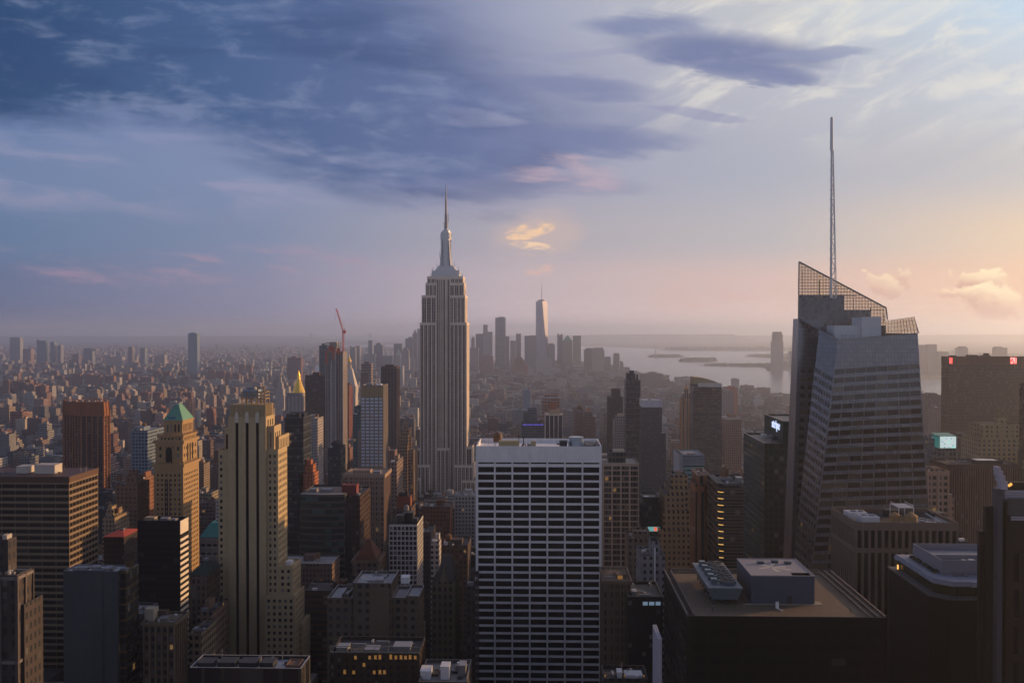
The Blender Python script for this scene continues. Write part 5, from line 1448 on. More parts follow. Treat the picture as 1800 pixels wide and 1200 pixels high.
mid('masonry_tower', 'pale square-topped tower right of the gold pyramid tower', OF, 534.5, 558, 735, 1300, 34, (.32, .29, .29), (3.3, 3.7, .48, .52), .006, .12, tiers=[(537, 553, 731, 5, 28)])
mid('brick_tower', 'orange-red brick tower with stepped top, in front of the navy glass tower', AP, 525, 549, 832, 900, 24, (.34, .12, .06), (3, 3.3, .42, .48), .008, tiers=[(534.5, 549.6, 816, 3, 16)], feats=[('bulk', 538, 546, 808, 5, 8)], phrase='the orange-red brick tower')
mid('dark_tower', 'dark blue twin-shouldered tower at the foot of the unfinished tower', SK, 576, 598, 786, 1000, 26, (.03, .045, .065), (2.2, 3.5, .8, .75), .006, .1, .4, tiers=[(582, 590, 777, 4, 20), (591.5, 597, 780, 3, 18)])
mid('setback_block', 'brown stepped loft tower with a small cupola, left of the tall limestone skyscraper', OF, 699, 716, 782, 1150, 40, (.27, .18, .12), (3.0, 3.8, .5, .55), .008, .08, tiers=[(700.5, 717.5, 764, 4, 34), (704, 720, 752, 8, 28), (708, 716, 745, 12, 22), (716, 727, 790, 6, 44), (715, 723, 768, 10, 40)], feats=[('bulk', 710, 713, 740, 15, 4), ('tank', 704, 20)])
mid('setback_block', 'grey-brown loft block with stepped top, between the stepped loft and the avenue', OF, 684, 697, 812, 900, 42, (.20, .15, .13), (3.0, 3.7, .5, .5), .008, .08)
mid('spired_tower', 'pale stone tower with a stepped pointed top, left of the gold pyramid tower', SK, 483.5, 499, 694, 2700, 28, (.38, .35, .34), (3.2, 3.9, .4, .5), .0, .2, tiers=[(485, 497.5, 683, 3, 24), (487, 496, 672, 6, 20), (489.5, 494, 662, 9, 16)], feats=None)
mid('office_slab', 'square dark reddish slab seen hazily beyond the gold pyramid tower', AP, 505, 529, 629, 4500, 40, (.17, .09, .10), (4, 3.4, .5, .5), .0, .1, feats=[('bulk', 512, 520, 626, 10, 14)])
mid('blue_glass_tower', 'tall lone blue glass slab far across the low city', SK, 330.5, 346.5, 586, 5200, 40, (.16, .26, .40), (3.2, 4, .85, .7), .0, .9, .6, feats=[('bulk', 334, 343, 584.3, 8, 20)], phrase='the lone blue slab')
mid('office_block', 'blue-grey gridded office block left of the green-roofed tan tower', OF, 229.5, 258.5, 756.5, 1050, 50, (.15, .20, .26), (3.4, 3.7, .66, .62), .006, .12, .2, feats=[('bulk', 236, 252, 750, 12, 18), ('unit', 240, 246, 2.5, 6, 6), ('tank', 253, 26)], phrase='the blue-grey gridded block')
mid('apartment_tower', 'lit pinkish apartment slab right of the copper roof', AP, 324.5, 333.5, 706, 1900, 30, (.40, .26, .20), (3.0, 3.0, .5, .5), .004, .15, tiers=[(333.5, 337, 700, 4, 20)])
mid('brick_tower', 'brown brick tower with tall chimney bulkhead behind the black block', AP, 201, 240, 850, 760, 24, (.19, .11, .07), (3.3, 3.4, .4, .46), .006, tiers=[(219, 238, 836, 4, 18), (226, 236, 826, 7, 14)], feats=[('tank', 208, 8), ('unit', 222, 228, 3, 6, 5)])
mid('brick_tower', 'reddish brown twin apartment tower beside the banded office block', AP, 240.5, 250, 842, 800, 30, (.22, .11, .07), (3.0, 3.3, .4, .46), .006)
mid('setback_block', 'tan stepped block between the banded office block and the red hipped roof', OF, 178.5, 200, 908, 720, 26, (.30, .23, .16), (2.6, 3.3, .45, .5), .01, .1, tiers=[(184, 198, 896, 4, 20), (188, 195, 889, 8, 16)])
# red hipped roof and the two copper hipped roofs
def hipped(name, label, xl, xr, ye, ya, D, depth, wall, roofmat, pat, f=.2, phrase=None, band=None):
    r, x0, x1, y0, y1, z = mid(name, label, 'building', xl, xr, ye, D, depth, wall, pat, .01, .08, feats=None, phrase=phrase, bd=band)
    mb = MB(); hood(mb, x0 - .6, x1 + .6, y0 - .6, y1 + .6, z + .05, gz(ya, D + depth / 2, xl), f, f); rf = mb.build('roof', roofmat, r)
    m2 = MB(); c = (x0 + x1) / 2; m2.box(c - 1.2, c + 1.2, (y0 + y1) / 2 - 1.2, (y0 + y1) / 2 + 1.2, gz(ya, D + depth / 2, xl) - .5, gz(ya, D + depth / 2, xl) + 1.2); m2.build('roof_hatch', STEEL, rf)
hipped('hipped_roof_block', 'dark block under a red hipped roof beside the black block', 181, 216, 943, 931, 620, 26, (.05, .035, .03), material('red_roof_tile', (.40, .07, .045), .8, .25, .5), (3, 3.5, .5, .5), .25, 'the red hipped roof')
hipped('hipped_roof_block', 'pale-banded building under a teal copper mansard, behind the black block', 351, 392, 944, 915, 640, 26, (.22, .21, .22), material('teal_copper', (.07, .25, .22), .6, .2, .4, streak=.1), (4, 5.5, .7, .5), .42, 'the teal mansard', (5.5, 1.2, .3, 'grey'))
hipped('hipped_roof_block', 'brown building under a dark green pointed roof right of the black block', 332, 364, 1010, 984, 520, 24, (.13, .085, .06), material('dark_green_roof', (.035, .055, .04), .75, .25, .4), (2.6, 3.6, .5, .6), .12, 'the dark green roof')
mid('loft_block', 'low brown loft with lit west flank right of the black block', OF, 345, 371, 1075, 500, 26, (.20, .13, .09), (3, 3.7, .55, .55), .015)
# bottom left
mid('office_box', 'plain grey-blue box with a bare panel front, below the banded office block', OF, 109, 204, 1003, 440, 12, (.062, .068, .078), (9, 30, .02, .02), 0, .1, .3, tiers=[(128, 178, 1001.5, -.4, 4)], feats=[('unit', 125, 150, 1.3, 2, 4), ('unit', 155, 170, 1.5, 3, 4), ('unit', 178, 190, 1.2, 2, 5)], phrase='the plain grey-blue box', par=.6)
mid('glass_wing', 'dark gold-tinted glass wing on the west side of the plain grey-blue box', OF, 204.5, 219.5, 1003, 442, 14, (.06, .042, .02), (2.6, 3.6, .84, .84), .02, .05, .5, bd=(7.2, .3, .15, (.16, .10, .04)))
mid('corner_tower', 'slim art deco tower with pale carved bands at the lower left corner', SK, -30, 27, 1010, 300, 9.5, (.06, .05, .05), (2.6, 3.7, .5, .55), .012, .18, pr=(5.4, .8, .5, (.10, .085, .08)), tiers=[(-30, 12, 948, 3, 8), (24, 40, 1062, 2.5, 14)], bd=(26, 1.0, .45, (.17, .15, .15)), feats=[('bulk', 2, 10, 940, 4, 3, 'stone')], phrase='the corner art deco tower')
mid('masonry_block', 'brown corner block with arched top-storey arcade, west side catching light', OF, 250, 304, 1093, 450, 17, (.10, .07, .05), (2.9, 3.9, .5, .55), .01, .06, pr=(2.9, .6, .4, (.20, .15, .105)), cap=((.17, .13, .09), 1.4, .9), feats=[('bulk', 252, 268, 1070, 4, 6, 'sand'), ('unit', 276, 290, 1.8, 4, 5), ('bulk', 270, 290, 1073, 9, 4)], phrase='the arcaded brown corner block')
mid('low_block', 'low dark block with rooftop ducts right of the plain grey-blue box', OF, 205, 248, 1078, 480, 20, (.045, .045, .04), (3, 3.6, .8, .6), .015, .06, bd=(3.6, .35, .3, (.09, .085, .075)), feats=[('unit', 214, 226, 2, 3, 6), ('unit', 230, 240, 1.6, 5, 6)])
mid('low_block', 'dark roof with a row of ducts at the bottom edge, below the tan slotted tower', OF, 331, 528, 1173, 300, 12, (.05, .045, .042), (6, 9, .8, .8), 0, .04, feats=[('unit', 345, 372, 1.6, 2.5, 5, DARKP), ('unit', 380, 410, 1.8, 2.5, 5, DARKP), ('unit', 418, 448, 1.6, 3, 5, DARKP), ('unit', 455, 478, 1.8, 2.5, 5, DARKP), ('bulk', 500, 524, 1168, 3, 6, 'brown')])
mid('low_block', 'tan low annexe between the arcaded corner block and the tan slotted tower', OF, 331, 352, 1112, 470, 22, (.24, .18, .12), (3, 3.6, .6, .5), .03, feats=[('unit', 336, 342, 1.4, 5, 5)])
# centre, below
r, x0, x1, y0, y1, z = mid('curved_glass_block', 'dark teal office block with a gently bowed front and strip windows', OF, 526, 606, 868, 700, 44, (.045, .04, .04), (3.1, 4.6, .94, .62), .01, .12, .3, feats=None, phrase='the bowed teal block')
mb = MB(); n = 14
arc = [(x0 + (x1 - x0) * i / n, y0 - .02 - 2.6 * math.sin(math.pi * i / n)) for i in range(n + 1)]
plain(mb, (.075, .07, .065)); zz = z
while zz > 20:
    for (xa, ya), (xb, yb) in zip(arc, arc[1:]): mb.quad((xa, ya, zz - 1.7), (xb, yb, zz - 1.7), (xb, yb, zz), (xa, ya, zz)); mb.quad((xa, ya, zz), (xb, yb, zz), (xb, yb + .5, zz), (xa, ya + .5, zz))
    zz -= 4.55
mb.build('spandrel_band', CITY, r)
TEALG = glass('teal_strip_window', (.012, .022, .026), .22, (.05, .11, .12), .1, lit=.0)
wl = []; zz = z - 1.72
while zz > 30:
    for i in range(0, n, 2):
        (xa, ya), (xb, yb) = arc[i], arc[min(i + 2, n)]; wl.append([Vector((xa, ya + .25, zz - 2.8)), Vector((xb, yb + .25, zz - 2.8)), Vector((xb, yb + .25, zz)), Vector((xa, ya + .25, zz))])
    zz -= 4.55
panes(r, wl, TEALG)
mb = MB(); plain(mb, (.25, .23, .22)); mb.face([(a, b, z + .06) for a, b in arc] + [(x1 - .4, y0 + 6, z + .06), (x0 + .4, y0 + 6, z + .06)]); mb.build('roof_deck', CITY, r)
unit(r, x0 + 13, x0 + 21, y0 + 8, y0 + 14, z - 1.2, 3.2, STEEL); unit(r, x0 + 4, x0 + 9, y0 + 14, y0 + 20, z - 1.2, 2.4, STEEL)
mid('brick_wing', 'dark brown wing with a red plant box, right side of the bowed teal block', OF, 606.5, 632, 871, 705, 44, (.05, .028, .022), (2.6, 3.8, .6, .6), .006, .04, feats=[('bulk', 600, 626, 852, 6, 10, (.17, .05, .045)), ('unit', 626, 631, 2, 3, 5)])
r, x0, x1, y0, y1, z = mid('gridded_tower', 'slim white gridded tower with dark windows and cluttered roof plant', AP, 683.5, 733, 921, 600, 30, (.02, .02, .022), (0, 3.4, .5, .5), feats=None, phrase='the slim white grid tower', par=.5)
W = material('white_grid_concrete', (.47, .46, .47), .75, .15, .3); wl = []; mb = MB()
nr = 22; hz = 3.0
facade(mb, (x0, y0 - .5, 0), (x1, y0 - .5, 0), (x1, y0 - .5, z), (x0, y0 - .5, z), even(7, .78, .005, .995), even(26, .78, (z - 1.0 - 26 * hz) / z, (z - 1.0) / z), .45, wl)
facade(mb, (x1 + .03, y0 - .5, 0), (x1 + .03, y1, 0), (x1 + .03, y1, z), (x1 + .03, y0 - .5, z), even(11, .72, .005, .995), even(26, .78, (z - 1.0 - 26 * hz) / z, (z - 1.0) / z), .3, wl)
mb.build('grid_frame', W, r); panes(r, wl, DARKG)
for a, b, d, h in ((694, 706, 6, 4.5), (708, 722, 10, 5.5), (700, 716, 18, 3.5), (722, 731, 6, 2.5)): unit(r, gx(a, 600), gx(b, 600), 600 + d, 606 + d, z - .5, h, DARKP)
tank(r, gx(714, 616), 616, z + 3, 1.6, 2.6, STEEL)
mid('masonry_block', 'plain tan masonry block with a blank windowless centre bay', OF, 619.5, 687, 1024, 430, 22, (.115, .09, .068), (3.3, 3.6, .5, .5), 0, .1, tiers=[(574, 618, 1050, 1.5, 24), (600, 612, 1043, 3, 14), (688, 712, 1050, 2, 22), (712.5, 736, 1047, 1, 20)], pr=(13, .5, .25), feats=[('bulk', 640, 684, 1019, 9, 10, 'stone'), ('unit', 704, 718, 2.6, 4, 5, WHITEP), ('unit', 660, 672, 1.6, 3, 4)], phrase='the blank tan block')
mb = MB(); plain(mb, (.12, .094, .07)); mb.box(gx(651, 430), gx(684, 430), 429.6, 429.98, 0, gz(1031, 430, 660), bottom=True); mb.build('blank_panel', CITY, bpy.data.objects['masonry_block.002' if 'masonry_block.002' in bpy.data.objects else 'masonry_block'])
mid('pointed_block', 'dark brown block with a low pyramid roof, behind the blank tan block', OF, 619, 664, 984, 560, 22, (.13, .085, .065), (3, 3.6, .55, .55), .01, .06, cap=((.16, .10, .075), 1.6, .8), feats=None)
mb = MB(); plain(mb, (.12, .05, .035)); hood(mb, gx(624, 560), gx(660, 560), 561, 580, gz(985, 560), gz(955, 560), .15); o = mb.build('pyramid_roof', CITY, bpy.data.objects['pointed_block'])
mid('lit_block', 'low brown block with amber lit windows and framed roof terrace', OF, 579, 736, 1147, 330, 18, (.05, .038, .03), (2.5, 2.55, .5, .55), .0, .04, pr=(5, .5, .25), feats=[('unit', 590, 610, 1.5, 4, 5), ('unit', 640, 664, 1.2, 3, 5), ('unit', 690, 720, 1.6, 5, 6)], phrase='the amber-windowed block')
LB = bpy.data.objects['lit_block']
mb = MB()
for a, b in ((579, 597), (598, 615), (616, 633), (634, 656), (657, 680), (681, 700), (701, 735)):
    for py in (1136, 1145.5): mb.bar((gx(a, 330), 330.2, gz(py, 330, 650)), (gx(b, 330), 330.2, gz(py, 330, 650)), .1)
    mb.bar((gx(a, 330), 330.2, gz(1146, 330, 650)), (gx(a, 330), 330.2, gz(1136, 330, 650)), .1)
mb.build('terrace_frame', material('green_grey_frame', (.15, .18, .17), .6, .2, .5), LB)
rnd = random.Random(6)
for row, xs in ((1153, (625, 650, 660, 668, 687, 696, 705, 713, 721, 730)), (1179, (606, 622, 658, 668, 676)), (1166, (640,))):
    for px in xs:
        w = []; q0, q1 = at(px - 2.2, row + 4, 329.93), at(px + 2.2, row - 4 + rnd.random() * 3, 329.93)
        mb = MB(); mb.quad((q0.x, 329.7, q0.z), (q1.x, 329.7, q0.z), (q1.x, 329.7, q1.z), (q0.x, 329.7, q1.z)); mb.box(q0.x - .1, q1.x + .1, 329.72, 329.98, q0.z - .1, q0.z, bottom=True)
        mb.build('lit_window', AMBER, LB)
mid('gothic_block', 'dark tan gothic block with a steep pointed roof, left of the white slab', OF, 759, 799, 1022, 480, 22, (.14, .105, .075), (2.6, 3.7, .5, .6), .01, .06, pr=(5.2, .7, .4), feats=None)
mb = MB(); plain(mb, (.07, .06, .055)); hood(mb, gx(765, 480), gx(797, 480), 481, 501, gz(1022, 480), gz(984, 480), .45, .1); mb.build('pointed_roof', CITY, bpy.data.objects['gothic_block'])
mb = MB(); plain(mb, (.16, .12, .085)); a, b, c = gx(773, 480), gx(785, 480), gx(779, 480); mb.face(((a, 479.4, gz(1022, 480)), (b, 479.4, gz(1022, 480)), (c, 479.4, gz(1000, 480)))); mb.face(((b, 479.4, gz(1022, 480)), (b, 488, gz(1022, 480)), (c, 488, gz(1000, 480)), (c, 479.4, gz(1000, 480)))); mb.face(((a, 488, gz(1022, 480)), (a, 479.4, gz(1022, 480)), (c, 479.4, gz(1000, 480)), (c, 488, gz(1000, 480)))); mb.build('gable', CITY, bpy.data.objects['gothic_block'])
mid('low_block', 'low block with white air units on its roof, at the foot of the white slab', OF, 735, 820, 1197, 320, 22, (.10, .085, .075), (3, 3.5, .5, .5), .02, feats=[('unit', 738, 756, 2.6, 5, 6, WHITEP), ('unit', 774, 789, 4.2, 5, 5, WHITEP), ('unit', 806, 818, 3.6, 8, 5), ('bulk', 760, 770, 1184, 8, 5)])
mid('narrow_block', 'narrow dark block squeezed against the left side of the white slab', OF, 819, 835, 1030, 470, 30, (.07, .055, .05), (2.4, 3.6, .6, .6), .01, .1)
mid('terrace_block', 'low wide block with a pale green roof at the foot of the limestone skyscraper', OF, 735, 834, 893, 1000, 60, (.16, .13, .10), (3, 3.8, .5, .55), .012, feats=[('bulk', 742, 806, 886, 34, 12, (.32, .38, .33)), ('tank', 812, 20, 2.6), ('tank', 782, 14), ('unit', 760, 770, 3, 8, 8), ('bulk', 738, 752, 888, 6, 10, 'sand')])
mid('brick_block', 'dark brick block with a white-framed rooftop penthouse left of the terrace block', OF, 690, 722, 893, 820, 30, (.09, .065, .06), (3, 3.6, .5, .5), .012, feats=[('bulk', 697, 721, 872, 8, 10, (.20, .07, .05)), ('bulk', 700, 716, 866, 10, 6, 'dark'), ('unit', 711, 721, 6, 12, 5, WHITEP)])
mid('white_block', 'small white-walled block with square windows right of the slim white grid tower', AP, 757, 771.5, 952, 640, 14, (.42, .40, .41), (3, 3.4, .55, .5), .01, .08)
mid('loft_block', 'dark brown loft with tanks and dark cabinets right of the slim white grid tower', OF, 776, 822, 958, 660, 30, (.085, .06, .05), (2.8, 3.6, .5, .5), .02, .08, feats=[('tank', 788, 8), ('bulk', 792, 812, 948, 6, 10), ('unit', 780, 786, 2, 4, 5, WHITEP)])
mid('loft_block', 'low dark loft with a small white roof cabin behind the gothic block', OF, 735, 757, 935, 720, 30, (.08, .06, .052), (2.8, 3.6, .5, .5), .02, .08, feats=[('tank', 748, 10), ('unit', 738, 744, 2, 6, 5, WHITEP)])

# right of the white slab
mid('grid_block', 'pale concrete block of close piers with a sunlit roof terrace, right of the white slab', AP, 1060.5, 1123, 814, 620, 30, (.10, .085, .075), (2.5, 3.55, .8, .62), .012, .1, pr=(5.0, .9, .5, (.34, .30, .255)), cap=((.34, .30, .25), 1.8, .2), tiers=[(1070, 1100, 795, 8, 22)], bd=(3.55, .7, .25, (.30, .265, .225)), feats=[('bulk', 1078, 1098, 791, 12, 8, 'sand'), ('tank', 1092, 14)], phrase='the close-piered block')
mid('white_ribbed_block', 'small dark block with white vertical ribs and white roof rim beyond the white slab', OF, 958.5, 989, 728, 1350, 34, (.05, .05, .06), (2.5, 3.7, .85, .8), .01, .1, pr=(5.9, 1.0, .7, (.55, .50, .46)), cap=((.55, .49, .43), 1.5, .7), feats=[('bulk', 965, 984, 720, 10, 14, 'tan'), ('bulk', 966, 978, 706, 16, 6, 'brick')], phrase='the white-ribbed block')
mid('purple_lit_block', 'blue-grey block with a strip of violet lights below its setback', OF, 916.5, 960, 744, 1450, 40, (.13, .14, .19), (3, 3.7, .7, .6), .01, .12, tiers=[(920, 944, 726, 4, 30), (928, 943.5, 718, 8, 24)], phrase='the violet-lit block')
mb = MB()
for a, b in ((919, 927), (928, 936), (937, 947), (948, 955)): p, q = at(a, 747, 1449.4), at(b, 745.4, 1449.4); mb.box(p.x, q.x, 1449.2, 1449.95, p.z, q.z, bottom=True)
mb.build('violet_lights', lamp_material('violet_lights', (.20, .16, 1.0), .3), bpy.data.objects['purple_lit_block'])
mid('scaffolded_block', 'orange scaffolded concrete frame behind the white-ribbed block', AP, 953, 984.5, 697, 1900, 34, (.36, .14, .09), (6, 3.4, .8, .6), .02, .15, bd=(6.8, .7, .4, (.40, .36, .34)), tiers=[(957, 981, 694, 4, 28)], cap=((.34, .32, .33), 3.2, .5))
mid('blue_block', 'small bright blue-grey block left of the scaffolded frame', OF, 919.5, 932, 685, 2300, 30, (.24, .30, .42), (3, 3.6, .7, .6), .0, .5)
mid('brown_tank_block', 'brown loft with an orange water tank, right of the white-ribbed block', OF, 1009.5, 1026, 722, 1500, 40, (.24, .15, .12), (3, 3.7, .5, .5), .006, .1, tiers=[(1026.5, 1047, 735, 2, 30), (1028, 1042, 726, 6, 24)], feats=[('tank', 1018, 10, 4.2), ('bulk', 1030, 1036, 718, 10, 8, 'orange')])
mid('dark_tower', 'dark brown tower with stepped top and pale window column, left of the slim black tower', SK, 1070, 1095, 698, 1500, 34, (.075, .055, .055), (2.6, 3.6, .6, .55), .012, .1, tiers=[(1075.5, 1091, 684, 6, 26)], pr=(12, .7, .4), phrase='the dark stepped tower beyond')
mid('pale_block', 'pale round-topped block with a white column strip, in front of the dark stepped tower', OF, 1080, 1099, 738, 1350, 28, (.26, .24, .24), (2.8, 3.6, .5, .5), .01, .12, tiers=[(1083, 1097, 731, 4, 20)], feats=[('bulk', 1086, 1096, 727, 6, 8, 'sand')])
mid('black_tower', 'slim black glass tower with a notched crown and pale floor lines', SK, 1100.5, 1126, 668, 1300, 30, (.045, .045, .055), (2.2, 3.6, .88, .68), .008, .08, .4, bd=(7.2, .5, .25, (.13, .125, .14)), tiers=[(1102, 1117, 657, 4, 24), (1107, 1114.5, 651.5, 7, 20), (1101.5, 1104, 655, 5, 12), (1119, 1122, 658, 6, 14)], feats=None, phrase='the slim black tower')
mid('white_capped_tower', 'dark glass tower with a plain white cap, wider at its foot', SK, 1129.5, 1164, 703, 1250, 34, (.06, .065, .085), (2.0, 3.4, .7, .6), .014, .22, .3, tiers=[(1129, 1171, 761, -3, 36)], cap=((.52, .50, .54), 9, .4), feats=[('unit', 1140, 1144, 2.4, 8, 5)], phrase='the white-capped tower')
mid('orange_crown_tower', 'slim hooded tower with orange crown, under construction beside the balconied slab', SK, 1199, 1217.5, 700, 1500, 22, (.30, .20, .15), (3.2, 40, .5, .97), .0, .1, tiers=[(1201.5, 1214, 692, 3, 18), (1204, 1211, 684, 6, 14)], pr=(5.4, 1.1, .6, (.45, .24, .12)), feats=[('bulk', 1205, 1208.5, 678, 8, 4, 'orange')])
r, x0, x1, y0, y1, z = mid('balconied_slab', 'tall residential slab with busy balconies and a curved tan crown', AP, 1219.5, 1269, 675, 1200, 30, (.10, .075, .07), (2.9, 3.3, .62, .64), .012, .35, .1, feats=None, phrase='the balconied slab')
mb = MB(); plain(mb, (.17, .12, .105)); zz = z - 4; rnd = random.Random(12); k = 0
while zz > 40:
    xx = x0 + .5
    while xx < x1 - 3:
        w = rnd.choice((3.2, 5.5, 7.5)); w = min(w, x1 - .3 - xx)
        if rnd.random() < .62: mb.box(xx, xx + w, y0 - 1.3, y0 - .02, zz, zz + 1.15, bottom=True)
        xx += w + rnd.choice((.9, 1.6, 2.8))
    zz -= 3.3
mb.build('balcony_front', CITY, r)
mb = MB(); plain(mb, (.36, .27, .16)); n = 12; hz = gz(662, 1200) - z
prof = [(x0 + (x1 - x0) * .86 * i / n, z - .2 + hz * (1 - (i / n) ** 2 * .75)) for i in range(n + 1)]
for (xa, za), (xb, zb) in zip(prof, prof[1:]):
    mb.quad((xa, y0 + 2, z - 1), (xb, y0 + 2, z - 1), (xb, y0 + 2, zb), (xa, y0 + 2, za)); mb.quad((xa, y0 + 2, za), (xb, y0 + 2, zb), (xb, y1 - 2, zb), (xa, y1 - 2, za)); mb.quad((xb, y1 - 2, z - 1), (xa, y1 - 2, z - 1), (xa, y1 - 2, za), (xb, y1 - 2, zb))
for (xa, za), fl in ((prof[0], 1), (prof[-1], 0)):
    q = [(xa, y1 - 2, z - 1), (xa, y0 + 2, z - 1), (xa, y0 + 2, za), (xa, y1 - 2, za)]; mb.face(q if fl else q[::-1])
mb.build('crown', CITY, r)
mb = MB(); plain(mb, (.50, .47, .43)); mb.box(gx(1227, 1200), x1 - .4, y0 - .5, y0 + 1.9, z - 3.4, z + 1.4, bottom=True); mb.build('sign_band', CITY, r)
mid('tan_block', 'tan stepped block with orange-lit storeys, right of the balconied slab', OF, 1273.5, 1304, 734, 1500, 40, (.27, .17, .12), (3, 3.7, .5, .5), .012, .1, cap=((.42, .38, .36), 2.5, .3), tiers=[(1270.5, 1296, 742, 5, 36)])
mid('pale_block', 'hazy pale apartment block behind the tan stepped block', AP, 1270, 1289, 688, 2000, 34, (.30, .26, .25), (3, 3.2, .5, .5), .0, .15)
mid('red_block', 'long red brick block near the river, hazy', 'warehouse', 1276, 1297, 681, 2800, 50, (.42, .15, .10), (4, 4, .5, .5), .0, .1)
mid('river_tower', 'pale square tower standing alone at the river edge', AP, 1287.5, 1299.5, 666, 3400, 26, (.42, .40, .40), (3, 3.1, .5, .5), .0, .2)
mid('warehouse', 'broad hazy stepped warehouse block before the harbour water', 'warehouse', 1128, 1166, 657, 4200, 90, (.20, .15, .15), (5, 4, .6, .5), .0, .1, tiers=[(1142, 1154, 654, 10, 60), (1120, 1178, 667, -8, 90), (1165, 1190, 674, -4, 80)])
mid('teal_striped_block', 'office block striped in pale teal with a blank grey top storey', OF, 1201.5, 1238.5, 800, 800, 38, (.16, .27, .27), (3, 3.5, 1.0, .38), .01, .05, .2, cap=((.20, .21, .25), 7.5, .15), bd=(3.5, .5, .15, (.25, .36, .36)), feats=[('unit', 1210, 1222, 2, 8, 6)], phrase='the teal-striped block')
mid('blank_wing', 'pale grey blank service wing on the left of the teal-striped block', OF, 1194.5, 1201.2, 798, 803, 36, (.36, .35, .37), (12, 3.5, .02, .02), 0, .1, feats=None)
mid('setback_block', 'tan art deco block with a tall plain tower head, in front of the teal-striped block', OF, 1180.5, 1210, 835, 640, 18, (.30, .22, .135), (3.0, 3.6, .42, .5), .0, .04, tiers=[(1177, 1217, 858, -3, 26), (1169, 1205, 868, -6, 24), (1166, 1222, 897, -9, 28), (1160, 1226, 930, -12, 30)], feats=[('bulk', 1190, 1200, 829, 5, 6)], phrase='the tan plain-headed block')
mid('brown_tower', 'orange-brown tower of bundled square shafts with pale parapets', OF, 1227, 1247, 833, 560, 22, (.24, .115, .06), (4, 44, .45, .93), .0, .04, tiers=[(1223, 1240, 851, -4, 18), (1232, 1246.6, 832, 3, 26)], cap=((.34, .24, .18), .9, .25), feats=[('bulk', 1234, 1246, 828, 12, 8, 'dark')], phrase='the bundled brown tower')
r, x0, x1, y0, y1, z = mid('rounded_corner_block', 'dark banded office block whose rounded corner is edged with golden light strips', OF, 1273, 1308, 850, 520, 34, (.075, .055, .045), (2.6, 3.5, 1.0, .6), .006, .04, .3, bd=(3.5, .5, .15, (.13, .10, .085)), feats=[('bulk', 1262, 1290, 843, 14, 12, 'slate'), ('tank', 1274, 18), ('unit', 1296, 1306, 3, 8, 6), ('bulk', 1290, 1302, 834, 22, 6, 'dark')], phrase='the gold-lit rounded corner')
cxr, rad = x0, gx(1273, 520) - gx(1262.5, 520)
mb = MB(); arcp = [(cxr - rad * math.sin(t * math.pi / 16), y0 + rad - rad * math.cos(t * math.pi / 16)) for t in range(9)]
paint(mb, (.075, .055, .045), (2.6, 3.5, 1.0, .6), .0, .04, .3)
for (xb, yb), (xa, ya) in zip(arcp, arcp[1:]): mb.quad((xa, ya, 0), (xb, yb, 0), (xb, yb, z), (xa, ya, z))
mb.face([(*p, z) for p in arcp[::-1]] + [(cxr, y0 + rad, z)])
mb.quad((cxr - rad, y1, 0), (cxr - rad, y0 + rad, 0), (cxr - rad, y0 + rad, z), (cxr - rad, y1, z)); mb.quad((cxr - rad, y0 + rad, z), (cxr, y0 + rad, z), (cxr, y1, z), (cxr - rad, y1, z))
mb.build('rounded_corner', CITY, r)
GL = lamp_material('golden_strip_light', (1, .56, .14), .6)
zz = z - 4.2; k = 0
while zz > 120 and k < 13:
    mb = MB(); o = 1.006; n0 = 0 if k < 4 else 0
    q = [(cxr + (a - cxr) * o, y0 + rad + (b - y0 - rad) * o) for a, b in arcp[0:7 if k < 5 else (6 if k < 9 else 5)]]
    for (xb, yb), (xa, ya) in zip(q, q[1:]): mb.quad((xa, ya, zz - .42), (xb, yb, zz - .42), (xb, yb, zz), (xa, ya, zz)); mb.quad((xa, ya, zz), (xb, yb, zz), (xb, yb + .3, zz), (xa, ya + .3, zz))
    mb.build('light_strip', GL, r); zz -= 3.5 * .98; k += 1

# green glass block with its name in lights
r, x0, x1, y0, y1, z = mid('green_glass_block', 'dark green glass office block with a white lit name on its stepped top', OF, 1344.5, 1397, 779, 640, 66, (.012, .035, .03), (3.4, 4.1, .74, .66), .012, .02, .5, feats=[('unit', 1352, 1360, 2.5, 30, 8), ('unit', 1341, 1349, 2, 45, 6, WHITEP)], phrase='the green glass block')
mb = MB(); paint(mb, (.012, .032, .028), (3.4, 4.1, .3, .3), .0, .02, .5)
ux0 = gx(1377, 640 + 6); uz = gz(740, 646, 1380); mb.block(ux0, x1 + 12, 646, 700, z - 2, uz, 1.0); mb.build('upper_storeys', CITY, r)
mb = MB(); plain(mb, (.5, .46, .42)); mb.box(x0 - .2, x0 + .25, y0 - .1, y1 + .1, z, z + .35); mb.box(ux0 - .2, ux0 + .25, 645.9, 700, uz, uz + .35); mb.build('coping', CITY, r)
SIGNW = lamp_material('sign_white', (.62, .72, 1.0), .8)
fc = bpy.data.curves.new('sign', 'FONT'); fc.body = 'stripe'; fc.size = 9.4; fc.extrude = .15; fc.align_x = 'LEFT'; fc.space_character = 1.06; fc.offset = .12
so = bpy.data.objects.new('name_sign', fc); COL.objects.link(so)
bpy.context.view_layer.update()
me = bpy.data.meshes.new_from_object(so); bpy.data.objects.remove(so)
me.materials.clear(); me.materials.append(SIGNW)
so = bpy.data.objects.new('name_sign', me); COL.objects.link(so); so.parent = r
Do = 1; sx = ux0 - .35
a, b = at(1354, 748, 690), at(1367, 753, 668)
dA = sx / ((1354 - 953) / 1740.0); dB = sx / ((1367.2 - 953) / 1740.0)
wid = dA - dB; cur = max(v.co.x for v in me.vertices) - min(v.co.x for v in me.vertices)
so.scale = (wid / cur, wid / cur * .92, 1)
so.rotation_euler = (R(90), 0, R(-90)); base = at(1361, 752.5, (dA + dB) / 2)
